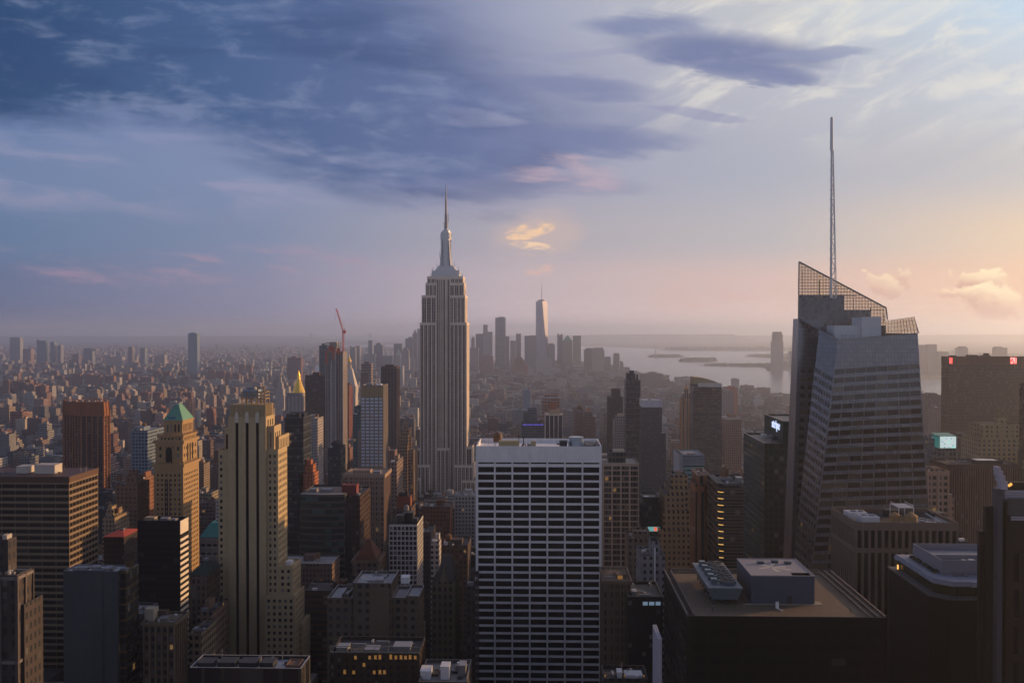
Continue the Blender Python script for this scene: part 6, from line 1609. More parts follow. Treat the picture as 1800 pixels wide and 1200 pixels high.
so.location = Vector((sx, dA, base.z)) - ORG[r.name]

# right edge
def red_logo_slab():
    D = 1240; x0, x1 = gx(1668, D), gx(1830, D); y1 = D + 34; z = gz(627, D, 1700)
    r, *_ = mid('dark_slab', 'huge dark brown office slab with a red square emblem near each top corner', SK, 1668, 1830, 627, D, 22, (.085, .040, .036), (1.5, 3.9, .72, .62), .006, .06, .3, pr=(6.1, .45, .35), cap=((.08, .042, .038), 9, .3), feats=[('bulk', 1672, 1682, 624.6, 6, 8), ('bulk', 1703, 1720, 623.6, 6, 8), ('bulk', 1728, 1742, 624.4, 5, 10), ('bulk', 1732, 1739, 620.6, 7, 6)], phrase='the red-emblemed slab')
    RED = lamp_material('red_emblem', (1, .10, .09), 1.05); PINK = lamp_material('pale_emblem', (1, .55, .5), 1.1)
    fy = D - .62
    P = lambda u, v: at(1776 + 11 * u, 639.3 - 11.3 * v, fy)
    def sq(mb, u0, u1, v0, v1, y):
        a, b = P(u0, v0), P(u1, v1); mb.box(a.x, b.x, y, y + .25, a.z, b.z, bottom=True)
    mb = MB(); sq(mb, 0, 1, 0, 1, fy); e = mb.build('emblem', RED, r)
    mb = MB()
    for u0, u1, v0, v1 in ((.06, .3, .84, .94), (.06, .14, .7, .94), (.62, .7, .2, .86), (.3, .7, .86, .93), (.9, .96, .12, .9), (.15, .32, .06, .3), (.36, .45, .3, .42), (.8, .9, .12, .2), (.46, .56, .5, .8)): sq(mb, u0, u1, v0, v1, fy - .16)
    mb.build('emblem_strokes', PINK, e)
    xs = x0 - .62; dA, dB = xs / ((1659.6 - 953) / 1740.0), xs / ((1664.4 - 953) / 1740.0)
    zt, zb = at(1662, 628.4, (dA + dB) / 2).z, at(1662, 639, (dA + dB) / 2).z
    mb = MB(); mb.box(xs, xs + .25, dB, min(dA, D + 21), zb, zt, bottom=True); mb.build('emblem', RED, r)
red_logo_slab()
mid('tan_deco_block', 'tan stepped art deco block with a small crown, in front of the red-emblemed slab', OF, 1731, 1794, 746, 900, 30, (.27, .20, .115), (4.4, 4.0, .42, .5), .006, .06, tiers=[(1722, 1800, 770, -4, 34), (1754, 1771, 736, 10, 18), (1757, 1768, 733.5, 12, 16)], pr=(8.5, 1.0, .6, (.31, .235, .14)), feats=None, phrase='the tan deco block')
mid('grey_ribbed_block', 'grey ribbed office block between the bright screen and the tan deco block', OF, 1684, 1730, 770, 960, 30, (.06, .06, .065), (2.4, 3.7, .8, .8), .006, .08, pr=(2.4, .7, .5, (.19, .19, .20)), tiers=[(1703, 1728, 765, 5, 24)])
r, x0, x1, y0, y1, z = mid('screen_block', 'low block wrapped in a glowing white and teal screen', OF, 1651, 1681, 789, 800, 22, (.10, .11, .12), (3, 4, .7, .7), .03, .1, feats=None, phrase='the glowing screen')
mb = MB(); p, q = at(1651.5, 788, 799), at(1681, 766.5, 799); mb.box(p.x, q.x, 799, 815, p.z, q.z, bottom=True); mb.face([(p.x, 799, q.z + .02), (q.x, 799, q.z + .02), (q.x + .5, 816, q.z + 1.2), (p.x, 816, q.z + 1.2)]); mb.build('screen_frame', material('green_frame', (.03, .20, .15), .5, .15, .4), r)
mb = MB(); a, b = at(1652.3, 787, 798.9), at(1680.3, 767, 798.9); mb.box(a.x, b.x, 798.6, 798.98, a.z, b.z, bottom=True); sc = mb.build('screen', lamp_material('screen_white', (.55, .68, .66), .62), r)
DOT = lamp_material('screen_dot', (.05, .25, .32), .35); BLUD = lamp_material('screen_blue', (.10, .18, .48), .45); GRN = lamp_material('screen_green', (.08, .85, .55), .6)
for px, py, s, m in ((1663.3, 770.4, .75, BLUD), (1672.4, 770.6, .75, DOT), (1657.4, 776.6, .7, BLUD), (1660.6, 779.8, .9, DOT), (1675.3, 783, .9, BLUD), (1660.4, 785.8, .9, DOT), (1667, 786, .6, DOT), (1669.6, 786.2, .6, DOT), (1675.6, 785.9, 1.1, GRN), (1654.6, 774, .6, DOT)):
    mb = MB(); g = at(px, py, 798.5); w = s * .46; mb.box(g.x - w, g.x + w, 798.35, 798.58, g.z - w, g.z + w, bottom=True); mb.build('screen_mark', m, sc)
mb = MB(); mb.bar(at(1666.4, 777.6, 798.4), at(1669.6, 775.6, 798.4), .18); mb.build('screen_mark', GRN, sc)
xs = p.x - .05; mb = MB(); dB, dA = 799.5, 813; mb.box(xs - .3, xs, dB, dA, p.z + .6, q.z - 1, bottom=True); mb.build('side_screen', lamp_material('screen_teal', (.02, .22, .20), .3), r)
mb = MB(); g = at(1645, 765.5, 812); mb.box(g.x - .8, g.x + .8, 811, 812, g.z - 1.0, g.z + 1.4, bottom=True); mb.box(g.x - .2, g.x + .2, 811.3, 811.7, z - 2, g.z - 1); mb.build('beacon', lamp_material('teal_beacon', (.05, .85, .62), 1.0), r)
mid('grey_block', 'narrow grey block on the left flank of the glowing screen', OF, 1642, 1650.6, 771, 808, 22, (.13, .135, .15), (3, 3.8, .6, .6), .01, .1)
mid('striped_slab', 'dark brown slab of close vertical stripes with pale boxes on its roof', OF, 1666.5, 1793, 816, 620, 26, (.02, .015, .015), (1.4, 3.8, .9, .7), .004, .03, pr=(1.42, .42, .5, (.22, .125, .10)), cap=((.075, .05, .045), 2.2, .6), feats=[('unit', 1720, 1742, 2.6, 8, 8, WHITEP), ('unit', 1744, 1756, 2.4, 8, 8, WHITEP), ('bulk', 1690, 1716, 811, 12, 8, 'slate'), ('bulk', 1716, 1764, 809, 6, 14, 'dark')], phrase='the dark striped slab')
mid('pink_block', 'small pinkish tower with paired tall windows right of the spired glass tower', OF, 1632.5, 1669, 828, 580, 22, (.30, .21, .17), (3.2, 3.7, .6, .55), .008, .05, pr=(6.4, 1.0, .6, (.36, .25, .20)), tiers=[(1637, 1661, 825, 4, 18)], cap=((.34, .24, .19), 2.2, .3), feats=[('bulk', 1642, 1652, 822, 7, 7)])
mid('lower_wing', 'pinkish lower wing with a grid of windows beside the small pinkish tower', OF, 1669.4, 1678, 872, 584, 20, (.29, .20, .165), (2.9, 3.7, .5, .5), .008, .05)
mid('mauve_block', 'hazy mauve apartment block right of the spired glass tower', AP, 1628.5, 1656, 694, 1600, 34, (.15, .115, .125), (3, 3.4, .55, .5), .004, .1, tiers=[(1634, 1648, 691, 6, 24)])
mid('mauve_block', 'tall narrow pinkish block close beside the red-emblemed slab', AP, 1646, 1655, 716, 1450, 30, (.24, .17, .165), (3, 3.4, .4, .4), .004, .1)
mid('black_edge_tower', 'thin black tower cut off by the right edge', SK, 1796.5, 1840, 674, 760, 3.5, (.012, .012, .014), (2.2, 3.8, .8, .7), .01, .04, .4, feats=None)
mid('dark_block', 'dark block below the red-emblemed slab at the right edge', OF, 1794, 1850, 790, 880, 4, (.02, .022, .022), (2.6, 3.8, .8, .7), .012, .04, .3)
mid('grey_annex', 'small dark grey annexe behind the tall-strip concrete block', OF, 1689, 1704, 951, 470, 16, (.055, .055, .058), (6, 8, .1, .1), 0, .05)
# below, right of the white slab
mid('piped_block', 'pale grey block with a tall flue pipe down its front', AP, 1126, 1170, 976, 480, 22, (.22, .21, .225), (3, 3.4, .42, .5), .012, .1, tiers=[(1145, 1160, 951, 3, 14)], feats=[('bulk', 1147, 1156, 945, 5, 5, 'dark')], phrase='the flue-pipe block')
mb = MB(); mb.cyl(gx(1152, 479), 479.3, .35, 20, gz(960, 480), 8); mb.build('flue', WHITEP, bpy.data.objects['piped_block'])
mid('tan_block', 'flat-topped tan block behind the flue-pipe block', OF, 1104.5, 1146, 945, 560, 22, (.20, .15, .115), (3, 3.7, .42, .5), .01, .05, tiers=[(1115, 1143, 934, 5, 18)], feats=[('unit', 1118, 1128, 3, 7, 6, DARKP), ('unit', 1130, 1138, 3, 7, 6, DARKP)])
mid('arcaded_block', 'brown classical block with one amber roof light, at the foot of the white slab', OF, 1062, 1109, 1020, 430, 24, (.12, .09, .07), (2.7, 3.9, .5, .6), .012, .06, pr=(2.7, .6, .35), cap=((.14, .105, .08), 1.4, .7), feats=[('bulk', 1083, 1101, 1009, 6, 10)])
mb = MB(); g = at(1090, 1014, 435.9); mb.box(g.x - 1.1, g.x + 1.1, 435.4, 435.9, g.z - .7, g.z + .8, bottom=True); mb.build('lit_window', AMBER, bpy.data.objects['arcaded_block'])
mid('curved_glass_block', 'dark blue glass block with a teal and red sign band at its foot', OF, 1126, 1160, 883, 640, 30, (.03, .04, .055), (2.2, 3.8, .85, .75), .01, .1, .4, tiers=[(1130, 1159, 873, 6, 26)], feats=[('unit', 1134, 1142, 3, 9, 6, WHITEP), ('unit', 1145, 1152, 2.5, 9, 6)])
mb = MB(); p, q = at(1138.5, 933, 638.9), at(1159.5, 925.5, 638.9); mb.box(p.x, q.x, 638.6, 638.95, p.z, q.z, bottom=True); sb = mb.build('sign_band', lamp_material('teal_sign', (.22, .55, .52), .42), bpy.data.objects['curved_glass_block.001'])
mb = MB(); p, q = at(1150, 932.6, 638.5), at(1154.5, 926.2, 638.5); mb.box(p.x, q.x, 638.35, 638.58, p.z, q.z, bottom=True); mb.build('sign_panel', lamp_material('red_sign', (1, .12, .06), .7), sb)
mid('low_block', 'low black block with three blue-lit windows below the flue-pipe block', OF, 1105, 1166, 1048, 420, 26, (.014, .014, .015), (3, 3.6, .5, .5), .004, .03, feats=[('unit', 1112, 1120, 1.6, 6, 5)])
BL = lamp_material('blue_lit_window', (.34, .48, .62), .22)
for a, b in ((1130, 1138.5), (1141, 1150), (1152.5, 1161)):
    mb = MB(); p, q = at(a, 1063, 419.9), at(b, 1057, 419.9); mb.box(p.x, q.x, 419.7, 419.95, p.z, q.z, bottom=True); mb.build('lit_window', BL, bpy.data.objects['low_block.004' if 'low_block.004' in bpy.data.objects else 'low_block'])
mid('blade_wall', 'thin pale blade of wall standing free at the bottom edge', 'tower', 1157.5, 1164.5, 1122, 250, 12, (.32, .32, .38), (0, 3.5, .5, .5), feats=None, par=.2)
mid('low_roof', 'low dark roof dotted with small lights, at the bottom right of the white slab', OF, 1062, 1140, 1192, 340, 14, (.05, .045, .045), (3, 3.5, .5, .5), .02, .05, feats=[('unit', 1086, 1094, 2.2, 3, 4, WHITEP), ('unit', 1100, 1130, 1.2, 3, 5, WHITEP)])
mb = MB()
for px in (1064, 1098, 1132):
    g = at(px, 1188, 342); mb.box(g.x - .25, g.x + .25, 342, 342.4, g.z - .25, g.z + .35, bottom=True)
mb.build('roof_lights', AMBER, bpy.data.objects['low_roof'])

# ------------------------------------------------------------------ the far cluster of towers at the island's tip
def far(name, label, xl, xr, yt, D, tint, depth=45, tiers=(), hat=None, pat=(3.5, 4, .6, .6), gloss=.2):
    x0, x1 = gx(xl, D), gx(xr, D); z = gz(yt, D, (xl + xr) / 2); r = None
    mb = MB(); paint(mb, tint, pat, 0, .35, gloss); mb.block(x0, x1, D, D + depth, 0, z, 1.5)
    for t in tiers: mb.block(gx(t[0], D + 6), gx(t[1], D + 6), D + 6, D + depth - 6, z - 3, gz(t[2], D + 6, t[0]), 1)
    if hat:
        plain(mb, hat[1]); hood(mb, x0, x1, D, D + depth, z, gz(hat[0], D + depth / 2, xl), hat[2])
    o = mb.build(name, CITY); foot(x0, x1, D, D + depth)
    me = o.data; c = Vector(((x0 + x1) / 2, D, 0)); me.transform(__import__('mathutils').Matrix.Translation(-c)); o.location = c
    tag(o, label, 'skyscraper', 'towers at the tip of the island'); return o
BG, RG, PG, LG = (.16, .18, .24), (.26, .15, .14), (.20, .19, .21), (.36, .33, .32)
for i, (nm, lb, xl, xr, yt, D, tn, kw) in enumerate([
    ('far_tower', 'hazy flat slab at the right edge of the tall limestone skyscraper', 826, 841, 611, 5600, (.28, .22, .22), {}),
    ('far_tower', 'small hazy round-topped tower beside the limestone skyscraper', 828.5, 834.5, 595, 6500, (.24, .20, .21), dict(tiers=[(830, 833.5, 592)])),
    ('far_tower', 'dark square-topped tower left of the thin stepped tower', 836.3, 849, 586.5, 6300, (.13, .14, .18), {}),
    ('far_tower', 'pale thin stepped tower with jagged right side', 849, 865.5, 583, 5900, (.30, .28, .30), dict(tiers=[(849.5, 857, 570.5)])),
    ('far_tower', 'broad brick-red telephone-style block below the far towers', 843, 867, 626, 5200, (.30, .17, .16), dict(tiers=[(851, 861, 623.5)])),
    ('far_tower', 'tall blue-grey flat-topped tower with fine vertical ribs and dark top', 870.5, 888.6, 558, 6000, (.17, .20, .27), dict(pat=(4, 60, .55, .96), tiers=[(876, 886, 556.8)])),
    ('far_tower', 'slim dark tower touching the ribbed tower on its right', 888.8, 895.3, 591, 5900, (.16, .16, .21), {}),
    ('far_tower', 'pale low-topped tower between two slim far ones', 897, 906.8, 598.5, 6100, (.26, .27, .32), {}),
    ('far_tower', 'slim dark tower with notched crown left of the broad blank slab', 907, 915.8, 587, 6200, (.13, .14, .18), dict(tiers=[(908, 910, 585.4), (913, 915, 585.4)])),
    ('far_tower', 'broad dark blank slab directly left of the tapering glass tower', 922, 943.5, 590, 5700, (.15, .15, .20), dict(tiers=[(932, 941, 589.2)])),
    ('far_tower', 'round-shouldered dark tower at the foot of the tapering glass tower', 962.5, 975.5, 606, 5900, (.17, .17, .21), dict(tiers=[(964, 973.5, 603.4)])),
    ('far_tower', 'dark angular tower alone right of the tapering glass tower', 979.6, 989.2, 588.5, 5900, (.12, .13, .17), dict(tiers=[(979.8, 982, 586.2), (986, 989, 587)])),
    ('far_tower', 'tower under a pale green pyramid roof, among the far towers', 989.5, 1006, 598.5, 5900, (.22, .20, .22), dict(hat=(589, (.16, .30, .26), .05))),
    ('far_tower', 'pale tower with dark top band right of the green pyramid roof', 1007, 1021.3, 590, 5800, (.34, .28, .25), {}),
    ('far_tower', 'dark left half of the stepped pale block near the water', 1026.8, 1041, 614, 5600, (.18, .17, .20), dict(tiers=[(1029.5, 1040, 611.6)])),
    ('far_tower', 'tan broad-shouldered block near the water with lit front', 1041, 1062.6, 616, 5500, (.38, .31, .26), dict(tiers=[(1041.5, 1060.5, 611)])),
    ('far_tower', 'low slate tower right of the tan broad-shouldered block', 1063.5, 1073.6, 627, 5700, (.18, .19, .22), {}),
    ('far_tower', 'slim pinkish tower near the water with rooftop crane', 1078.4, 1089, 622.5, 5700, (.30, .22, .22), dict(tiers=[(1079.5, 1088, 620.6)])),
    ('far_tower', 'stepped pinkish tower last before the harbour', 1089.3, 1096, 638, 5600, (.32, .23, .21), dict(tiers=[(1090.5, 1094.5, 634.6)])),
    ('far_tower', 'reddish wedge-shaped block below the broad blank slab', 901, 928, 640, 4900, (.32, .16, .14), dict(tiers=[(903, 923, 633), (906, 919, 628.8)])),
    ('far_tower', 'pale slanting block in front of the tapering glass tower', 942, 970, 634, 5000, (.36, .36, .40), dict(tiers=[(954, 969.5, 630)])),
    ('far_tower', 'hazy grey twin slab, taller half on its right', 615, 624.5, 610, 5800, (.20, .21, .25), dict(tiers=[(615, 617, 607.5)])),
    ('far_tower', 'pale taller half of the hazy grey twin slab', 624.8, 632.2, 607.8, 5850, (.26, .26, .29), {}),
    ('far_tower', 'broad pale slab below the square blue-grey far tower', 638.5, 659, 622, 5600, (.27, .27, .30), {}),
    ('far_tower', 'slender tower under the distant bridge pier', 647.2, 654.6, 598, 6400, (.20, .23, .28), {}),
    ('far_tower', 'square dark far tower with a peaked cap, right of the slender one', 657, 672.8, 606.5, 6300, (.16, .17, .21), dict(tiers=[(661, 669, 603.4), (663, 667, 602)])),
    ('far_tower', 'low hazy block right of the square dark far tower', 660, 690, 625, 5700, (.22, .21, .25), {}),
    ('far_tower', 'dark square far tower behind the pale pointed one', 692, 706.5, 604, 6300, (.17, .16, .19), {}),
    ('far_tower', 'pale pointed stone tower in the hazy cluster', 694.5, 703.5, 624, 5500, (.36, .33, .33), dict(hat=(613, (.30, .33, .30), .1))),
    ('far_tower', 'stepped grey tower right of the pale pointed one', 705, 718.5, 615, 6000, (.23, .22, .25), dict(tiers=[(709, 716, 611)])),
    ('far_tower', 'broad blue-grey tower left of the spired far tower', 712.5, 725, 594.5, 6200, (.18, .20, .25), dict(tiers=[(718, 723, 592)])),
    ('far_tower', 'spired dark far tower beside the limestone skyscraper', 725, 733, 588, 6300, (.18, .18, .22), dict(tiers=[(727, 731.6, 583)], hat=(579, (.17, .18, .2), .1))),
    ('far_tower', 'pale tall far tower hard against the limestone skyscraper', 733.4, 740, 577.5, 6200, (.26, .28, .33), {}),
    ('far_tower', 'pale arched-top block below the spired far tower', 719, 728, 629.5, 5400, (.34, .31, .31), dict(tiers=[(720.5, 726.5, 627.5)])),
    ('far_tower', 'pale wide block with bright corner below the far cluster', 705, 719, 630, 5300, (.32, .30, .31), {}),
    ('far_tower', 'white-edged slab right of the dark ribbed tower', 700, 708, 643, 4300, (.40, .39, .42), {}),
    # across the river on the right
    ('far_tower', 'tall hazy tower with curved shoulders alone across the river', 1357.6, 1377, 600, 6500, (.23, .19, .23), dict(tiers=[(1358.6, 1376, 588), (1359.4, 1374.6, 583)])),
    ('far_tower', 'low hazy block right of the lone tower across the river', 1389, 1400, 617, 6700, (.24, .20, .22), {}),
    ('far_tower', 'hazy slab pair left part, across the river right of the glass tower', 1618, 1627, 606, 6000, (.26, .21, .23), {}),
    ('far_tower', 'hazy taller slab across the river, left of the red-emblemed slab', 1631.5, 1647, 605, 6000, (.24, .20, .22), {}),
    ('far_tower', 'hazy low slab just left of the red-emblemed slab across the river', 1648, 1668, 618, 6000, (.26, .21, .22), {}),
    ('far_tower', 'hazy tower above the middle of the red-emblemed slab, across the river', 1684, 1702, 611, 6100, (.26, .21, .22), dict(tiers=[(1688, 1699, 608.6)])),
    ('far_tower', 'hazy tower above the right part of the red-emblemed slab, across the river', 1750, 1771, 611, 6100, (.27, .22, .22), dict(tiers=[(1751, 1762, 609)])),
    # across the river on the left
    ('far_tower', 'broad pale hazy tower at the left end of the far low skyline', 17, 35, 593, 7200, (.28, .29, .33), {}),
    ('far_tower', 'blue glass hazy tower with peaked corner, second group from the left edge', 64.5, 80, 598.5, 7200, (.14, .20, .28), dict(tiers=[(64.8, 68, 596.5)])),
    ('far_tower', 'slim blue round-topped hazy tower', 88.5, 95.5, 602, 7200, (.17, .22, .29), dict(tiers=[(89.5, 94.5, 600.6)])),
    ('far_tower', 'slim pale hazy tower right of the round-topped one', 100.5, 106.5, 606.5, 7200, (.24, .25, .30), {}),
    ('far_tower', 'brick hazy tower between the pale one and the blue glass one', 40, 54, 613, 7000, (.26, .19, .20), {}),
    ('far_tower', 'wide blue-grey hazy block left of centre in the low skyline', 146.5, 162, 612, 7000, (.19, .22, .27), dict(tiers=[(163, 168.5, 616)])),
    ('far_tower', 'dark brick hazy block among the low skyline', 127, 138, 622, 6600, (.17, .13, .15), {}),
    ('far_tower', 'pale portal-shaped hazy slab in the low skyline', 193, 215, 628, 6200, (.38, .36, .35), dict(tiers=[(195, 214, 627)])),
    ('far_tower', 'slim brick hazy tower left of the lone blue slab', 225, 231.5, 609.5, 6900, (.22, .18, .21), {}),
    ('far_tower', 'slim blue hazy tower left of the lone blue slab', 246, 254.5, 611, 6900, (.18, .22, .28), {}),
    ('far_tower', 'pale twin hazy slab left of the lone blue slab', 271, 289, 625, 6300, (.33, .31, .32), dict(tiers=[(280, 288.6, 623.6)]))]):
    kw = dict(kw); pat = kw.pop('pat', (3.5, 4, .6, .6)); far(nm, lb, xl, xr, yt, D, tn, pat=pat, **kw)
ANCH += [(952, 5900, 'the tapering glass tower'), (1366, 6500, 'the lone far tower'), (880, 6000, 'the ribbed far tower')]

# the tapering glass tower with its mast, square below and turned at the top
def tapering_tower():
    D = 5900; x0, x1 = gx(942, D), gx(962.5, D); w = (x1 - x0); cx, cy_ = (x0 + x1) / 2, D + w / 2; s = w / 2; zt = gz(529, D, 952); zb = 40
    r = thing('tapering_tower', 'tallest far tower, tapering faceted glass with a mast and one bright lit facet', 'skyscraper', (cx, D, 0), 'towers at the tip of the island'); foot(x0, x1, D, D + w)
    GLM = material('mirror_glass', (.20, .20, .27), .32, .06, .02, metal=.35)
    mb = MB()
    B = [(cx - s, cy_ - s), (cx + s, cy_ - s), (cx + s, cy_ + s), (cx - s, cy_ + s)]
    ang = .09
    B = [(cx + (a - cx) * math.cos(ang) - (b - cy_) * math.sin(ang), cy_ + (a - cx) * math.sin(ang) + (b - cy_) * math.cos(ang)) for a, b in B]
    T = [(cx + s * 1.0 * math.cos(a + ang), cy_ + s * 1.0 * math.sin(a + ang)) for a in (-math.pi / 2, 0, math.pi / 2, math.pi)]
    mb.prism(B, 0, zb)
    for i in range(4):
        j = (i + 1) % 4
        mb.face(((*B[i], zb), (*B[j], zb), (*T[i], zt))); mb.face(((*B[j], zb), (*T[j], zt), (*T[i], zt)))
    mb.face([(*p, zt) for p in T]); mb.build('wall', GLM, r)
    mb = MB(); mb.cyl(cx, cy_, s * .62, zt, zt + 9, 20); mb.build('roof_ring', STEEL, r)
    mb = MB(); z1 = gz(494, D, 952)
    for k in range(7): mb.cyl(cx, cy_, 3.0 - k * .38, zt + 9 + (z1 - zt - 9) * k / 7, zt + 9 + (z1 - zt - 9) * (k + 1) / 7, 8, 2.4 - k * .33)
    mb.build('mast', STEEL, r)
tapering_tower()

# ------------------------------------------------------------------ the ordinary city between the landmarks
STREET, AVES = 80.0, [-4200, -3950, -3700, -3450, -3200, -2950, -2700, -2450, -2200, -1960, -1740, -1540, -1350, -1160, -930, -730, -590, -460, -330, -195, 121, 400, 675, 955, 1235, 1510, 1790, 2070]
SHORE = sorted([(p.y, p.x) for p in (ground(1700, 708), ground(1420, 704), ground(1300, 699), ground(1190, 676), ground(1130, 664), ground(1085, 646))])
def west_limit(y):
    if y < SHORE[0][0]: return SHORE[0][1] + 500
    for (ya, xa), (yb, xb) in zip(SHORE, SHORE[1:]):
        if ya <= y <= yb: return xa + (xb - xa) * (y - ya) / (yb - ya)
    return SHORE[-1][1] - (y - SHORE[-1][0]) * .7
RIV = [ground(*p) for p in ((528, 648), (560, 641), (640, 640), (625, 650), (535, 655))]
def in_river(x, y):
    xs = [p.x for p in RIV]; ys = [p.y for p in RIV]
    return min(xs) - 20 < x < max(xs) + 20 and min(ys) - 20 < y < max(ys) + 20
COLS = [('red-brick', (.25, .095, .06)), ('red-brick', (.21, .085, .06)), ('brown', (.16, .10, .075)), ('brown', (.20, .13, .09)), ('tan', (.33, .25, .17)), ('tan', (.30, .23, .17)), ('cream', (.44, .38, .30)),
        ('grey', (.25, .25, .26)), ('grey', (.32, .31, .32)), ('white', (.55, .54, .54)), ('white', (.50, .48, .46)), ('dark', (.06, .06, .065)), ('slate', (.14, .15, .18)), ('pinkish', (.36, .25, .21))]
rnd = random.Random(20)
LOTS = []
def clash(x0, x1, y0, y1):
    for a, b, c, d in FOOT:
        if x0 < b and x1 > a and y0 < d and y1 > c: return True
    return False
CELLS = {}
def clash(x0, x1, y0, y1):
    if not CELLS:
        for f in FOOT:
            for i in range(int(f[0] // 200), int(f[1] // 200) + 1):
                for j in range(int(f[2] // 200), int(f[3] // 200) + 1): CELLS.setdefault((i, j), []).append(f)
    for i in range(int(x0 // 200), int(x1 // 200) + 1):
        for j in range(int(y0 // 200), int(y1 // 200) + 1):
            for a, b, c, d in CELLS.get((i, j), ()):
                if x0 < b and x1 > a and y0 < d and y1 > c: return True
    return False
def height(x, y):
    u = rnd.random()
    if y < 700: h = rnd.uniform(40, 95) if u < .8 else rnd.uniform(85, 118)
    elif y < 1350: h = rnd.uniform(32, 75) if u < .75 else rnd.uniform(70, 112)
    elif y < 2300:
        h = rnd.uniform(22, 60) if u < .8 else rnd.uniform(50, 92)
        if x > 250: h *= .75
    elif y < 4200:
        h = rnd.uniform(13, 30) if u < .82 else rnd.uniform(28, 56)
        if x < -850 and u > .9: h = rnd.uniform(40, 72)
    elif y < 7300: h = rnd.uniform(12, 26) if u < .78 else rnd.uniform(25, 60)
    else: h = rnd.uniform(8, 18) if u < .93 else rnd.uniform(18, 55)
    if y < 1300:                                     # keep the avenue canyons and the gaps of the photograph open
        h = min(h, H - (870 - 580) * y / F) if y > 650 else min(h, H - (1010 - 580) * y / F)
        h = max(h, 18)
    return h
k = 3
y = 330.0
while y < 7300:
    for a, b in zip(AVES, AVES[1:]):
        if abs((a + b) / 2) > .62 * y + 420: continue
        xa, xb = a + 13, b - 13
        for row in range(2):
            y0 = y + 9 + row * 31.5; x = xa
            step = (16, 34) if y > 700 else (22, 46)
            while x < xb - 10:
                w = min(rnd.uniform(*step) * (1 + (y > 3500) * .6), xb - x); dp = rnd.uniform(24, 30.5)
                if w > 9:
                    c = x + w / 2
                    if c < west_limit(y0) - 30 and not in_river(c, y0):
                        if not (y > 5200 and c < -1250 and rnd.random() < .5): LOTS.append((x, x + w - rnd.uniform(.05, .6), y0, y0 + dp))
                x += w
    y += STREET * (1 if y < 3500 else 1.15)
# lower, looser fabric across the rivers
def scatter(n, xr, yr, test):
    for _ in range(n):
        yy = yr[0] + (yr[1] - yr[0]) * rnd.random() ** 1.1; xx = rnd.uniform(xr[0] * yy, xr[1] * yy)
        if test(xx, yy): s = rnd.uniform(18, 60); LOTS.append((xx, xx + s, yy, yy + rnd.uniform(18, 40)))
scatter(5200, (-.62, -.13), (7300, 15000), lambda x, y: True)
scatter(1500, (-.2, -.15), (5200, 7400), lambda x, y: not in_river(x, y))
scatter(900, (.345, .62), (5500, 11000), lambda x, y: y > ground(1480, 657).y)
scatter(160, (.22, .30), (6600, 7600), lambda x, y: x > gx(1345, y))
B_ = []
cell = {}
def self_clash(x0, x1, y0, y1):
    ks = [(i, j) for i in range(int(x0 // 60), int(x1 // 60) + 1) for j in range(int(y0 // 60), int(y1 // 60) + 1)]
    for q in ks:
        for a, b, c, d in cell.get(q, ()):
            if x0 < b and x1 > a and y0 < d and y1 > c: return True
    for q in ks: cell.setdefault(q, []).append((x0, x1, y0, y1))
    return False
for (x0, x1, y0, y1) in LOTS:
    if clash(x0, x1, y0, y1): continue
    if y0 >= 5200 and self_clash(x0, x1, y0, y1): continue
    if y0 < 520 and -60 < (x0 + x1) / 2 < 45: continue
    h = height(x0, y0)
    cn, c = rnd.choice(COLS)
    if y0 > 2300 and cn == 'dark': cn, c = 'brown', COLS[2][1]
    v = rnd.uniform(.8, 1.2) * (.42 if y0 < 800 else .65 if y0 < 1250 else 1)      # nearer blocks darkened in colour to stand for foreground shade
    g_ = .5 if y0 > 2600 else (.3 if y0 > 1300 else 0)             # farther blocks' colours mixed part-way towards grey
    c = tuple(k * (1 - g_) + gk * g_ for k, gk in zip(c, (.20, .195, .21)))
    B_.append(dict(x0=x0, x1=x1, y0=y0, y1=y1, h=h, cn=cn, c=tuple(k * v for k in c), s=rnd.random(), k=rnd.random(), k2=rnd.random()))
# the brick housing towers in rows on the left
for px, py, D, n, dx in ((4, 668, 3500, 3, 11), (32, 672, 3450, 2, 13), (48, 676, 3440, 2, 12), (125, 657, 4100, 2, 15), (160, 659, 4000, 2, 16), (190, 690, 3200, 2, 13), (215, 695, 3100, 1, 10), (246, 689, 3150, 2, 14), (278, 684, 3250, 3, 11), (272, 698, 3000, 2, 12), (305, 688, 3150, 2, 12), (20, 656, 4400, 1, 12), (100, 660, 4300, 2, 10), (200, 655, 4400, 2, 10), (268, 652, 4500, 2, 12), (365, 650, 4600, 2, 12), (395, 655, 4200, 2, 10), (420, 640, 5000, 2, 9), (70, 690, 3000, 1, 12)):
    for i in range(n):
        xl = px + i * dx * 1.25; x0 = gx(xl, D); x1 = gx(xl + dx, D)
        if clash(x0, x1, D + i * 20, D + i * 20 + 24): continue
        B_.append(dict(x0=x0, x1=x1, y0=D + i * 20.0, y1=D + i * 20 + 24, h=gz(py + (i % 2) * 2, D, xl), cn='red-brick', c=(.21 + .03 * (i % 2), .135, .11), s=rnd.random(), k=.99, k2=.3, tower=True))

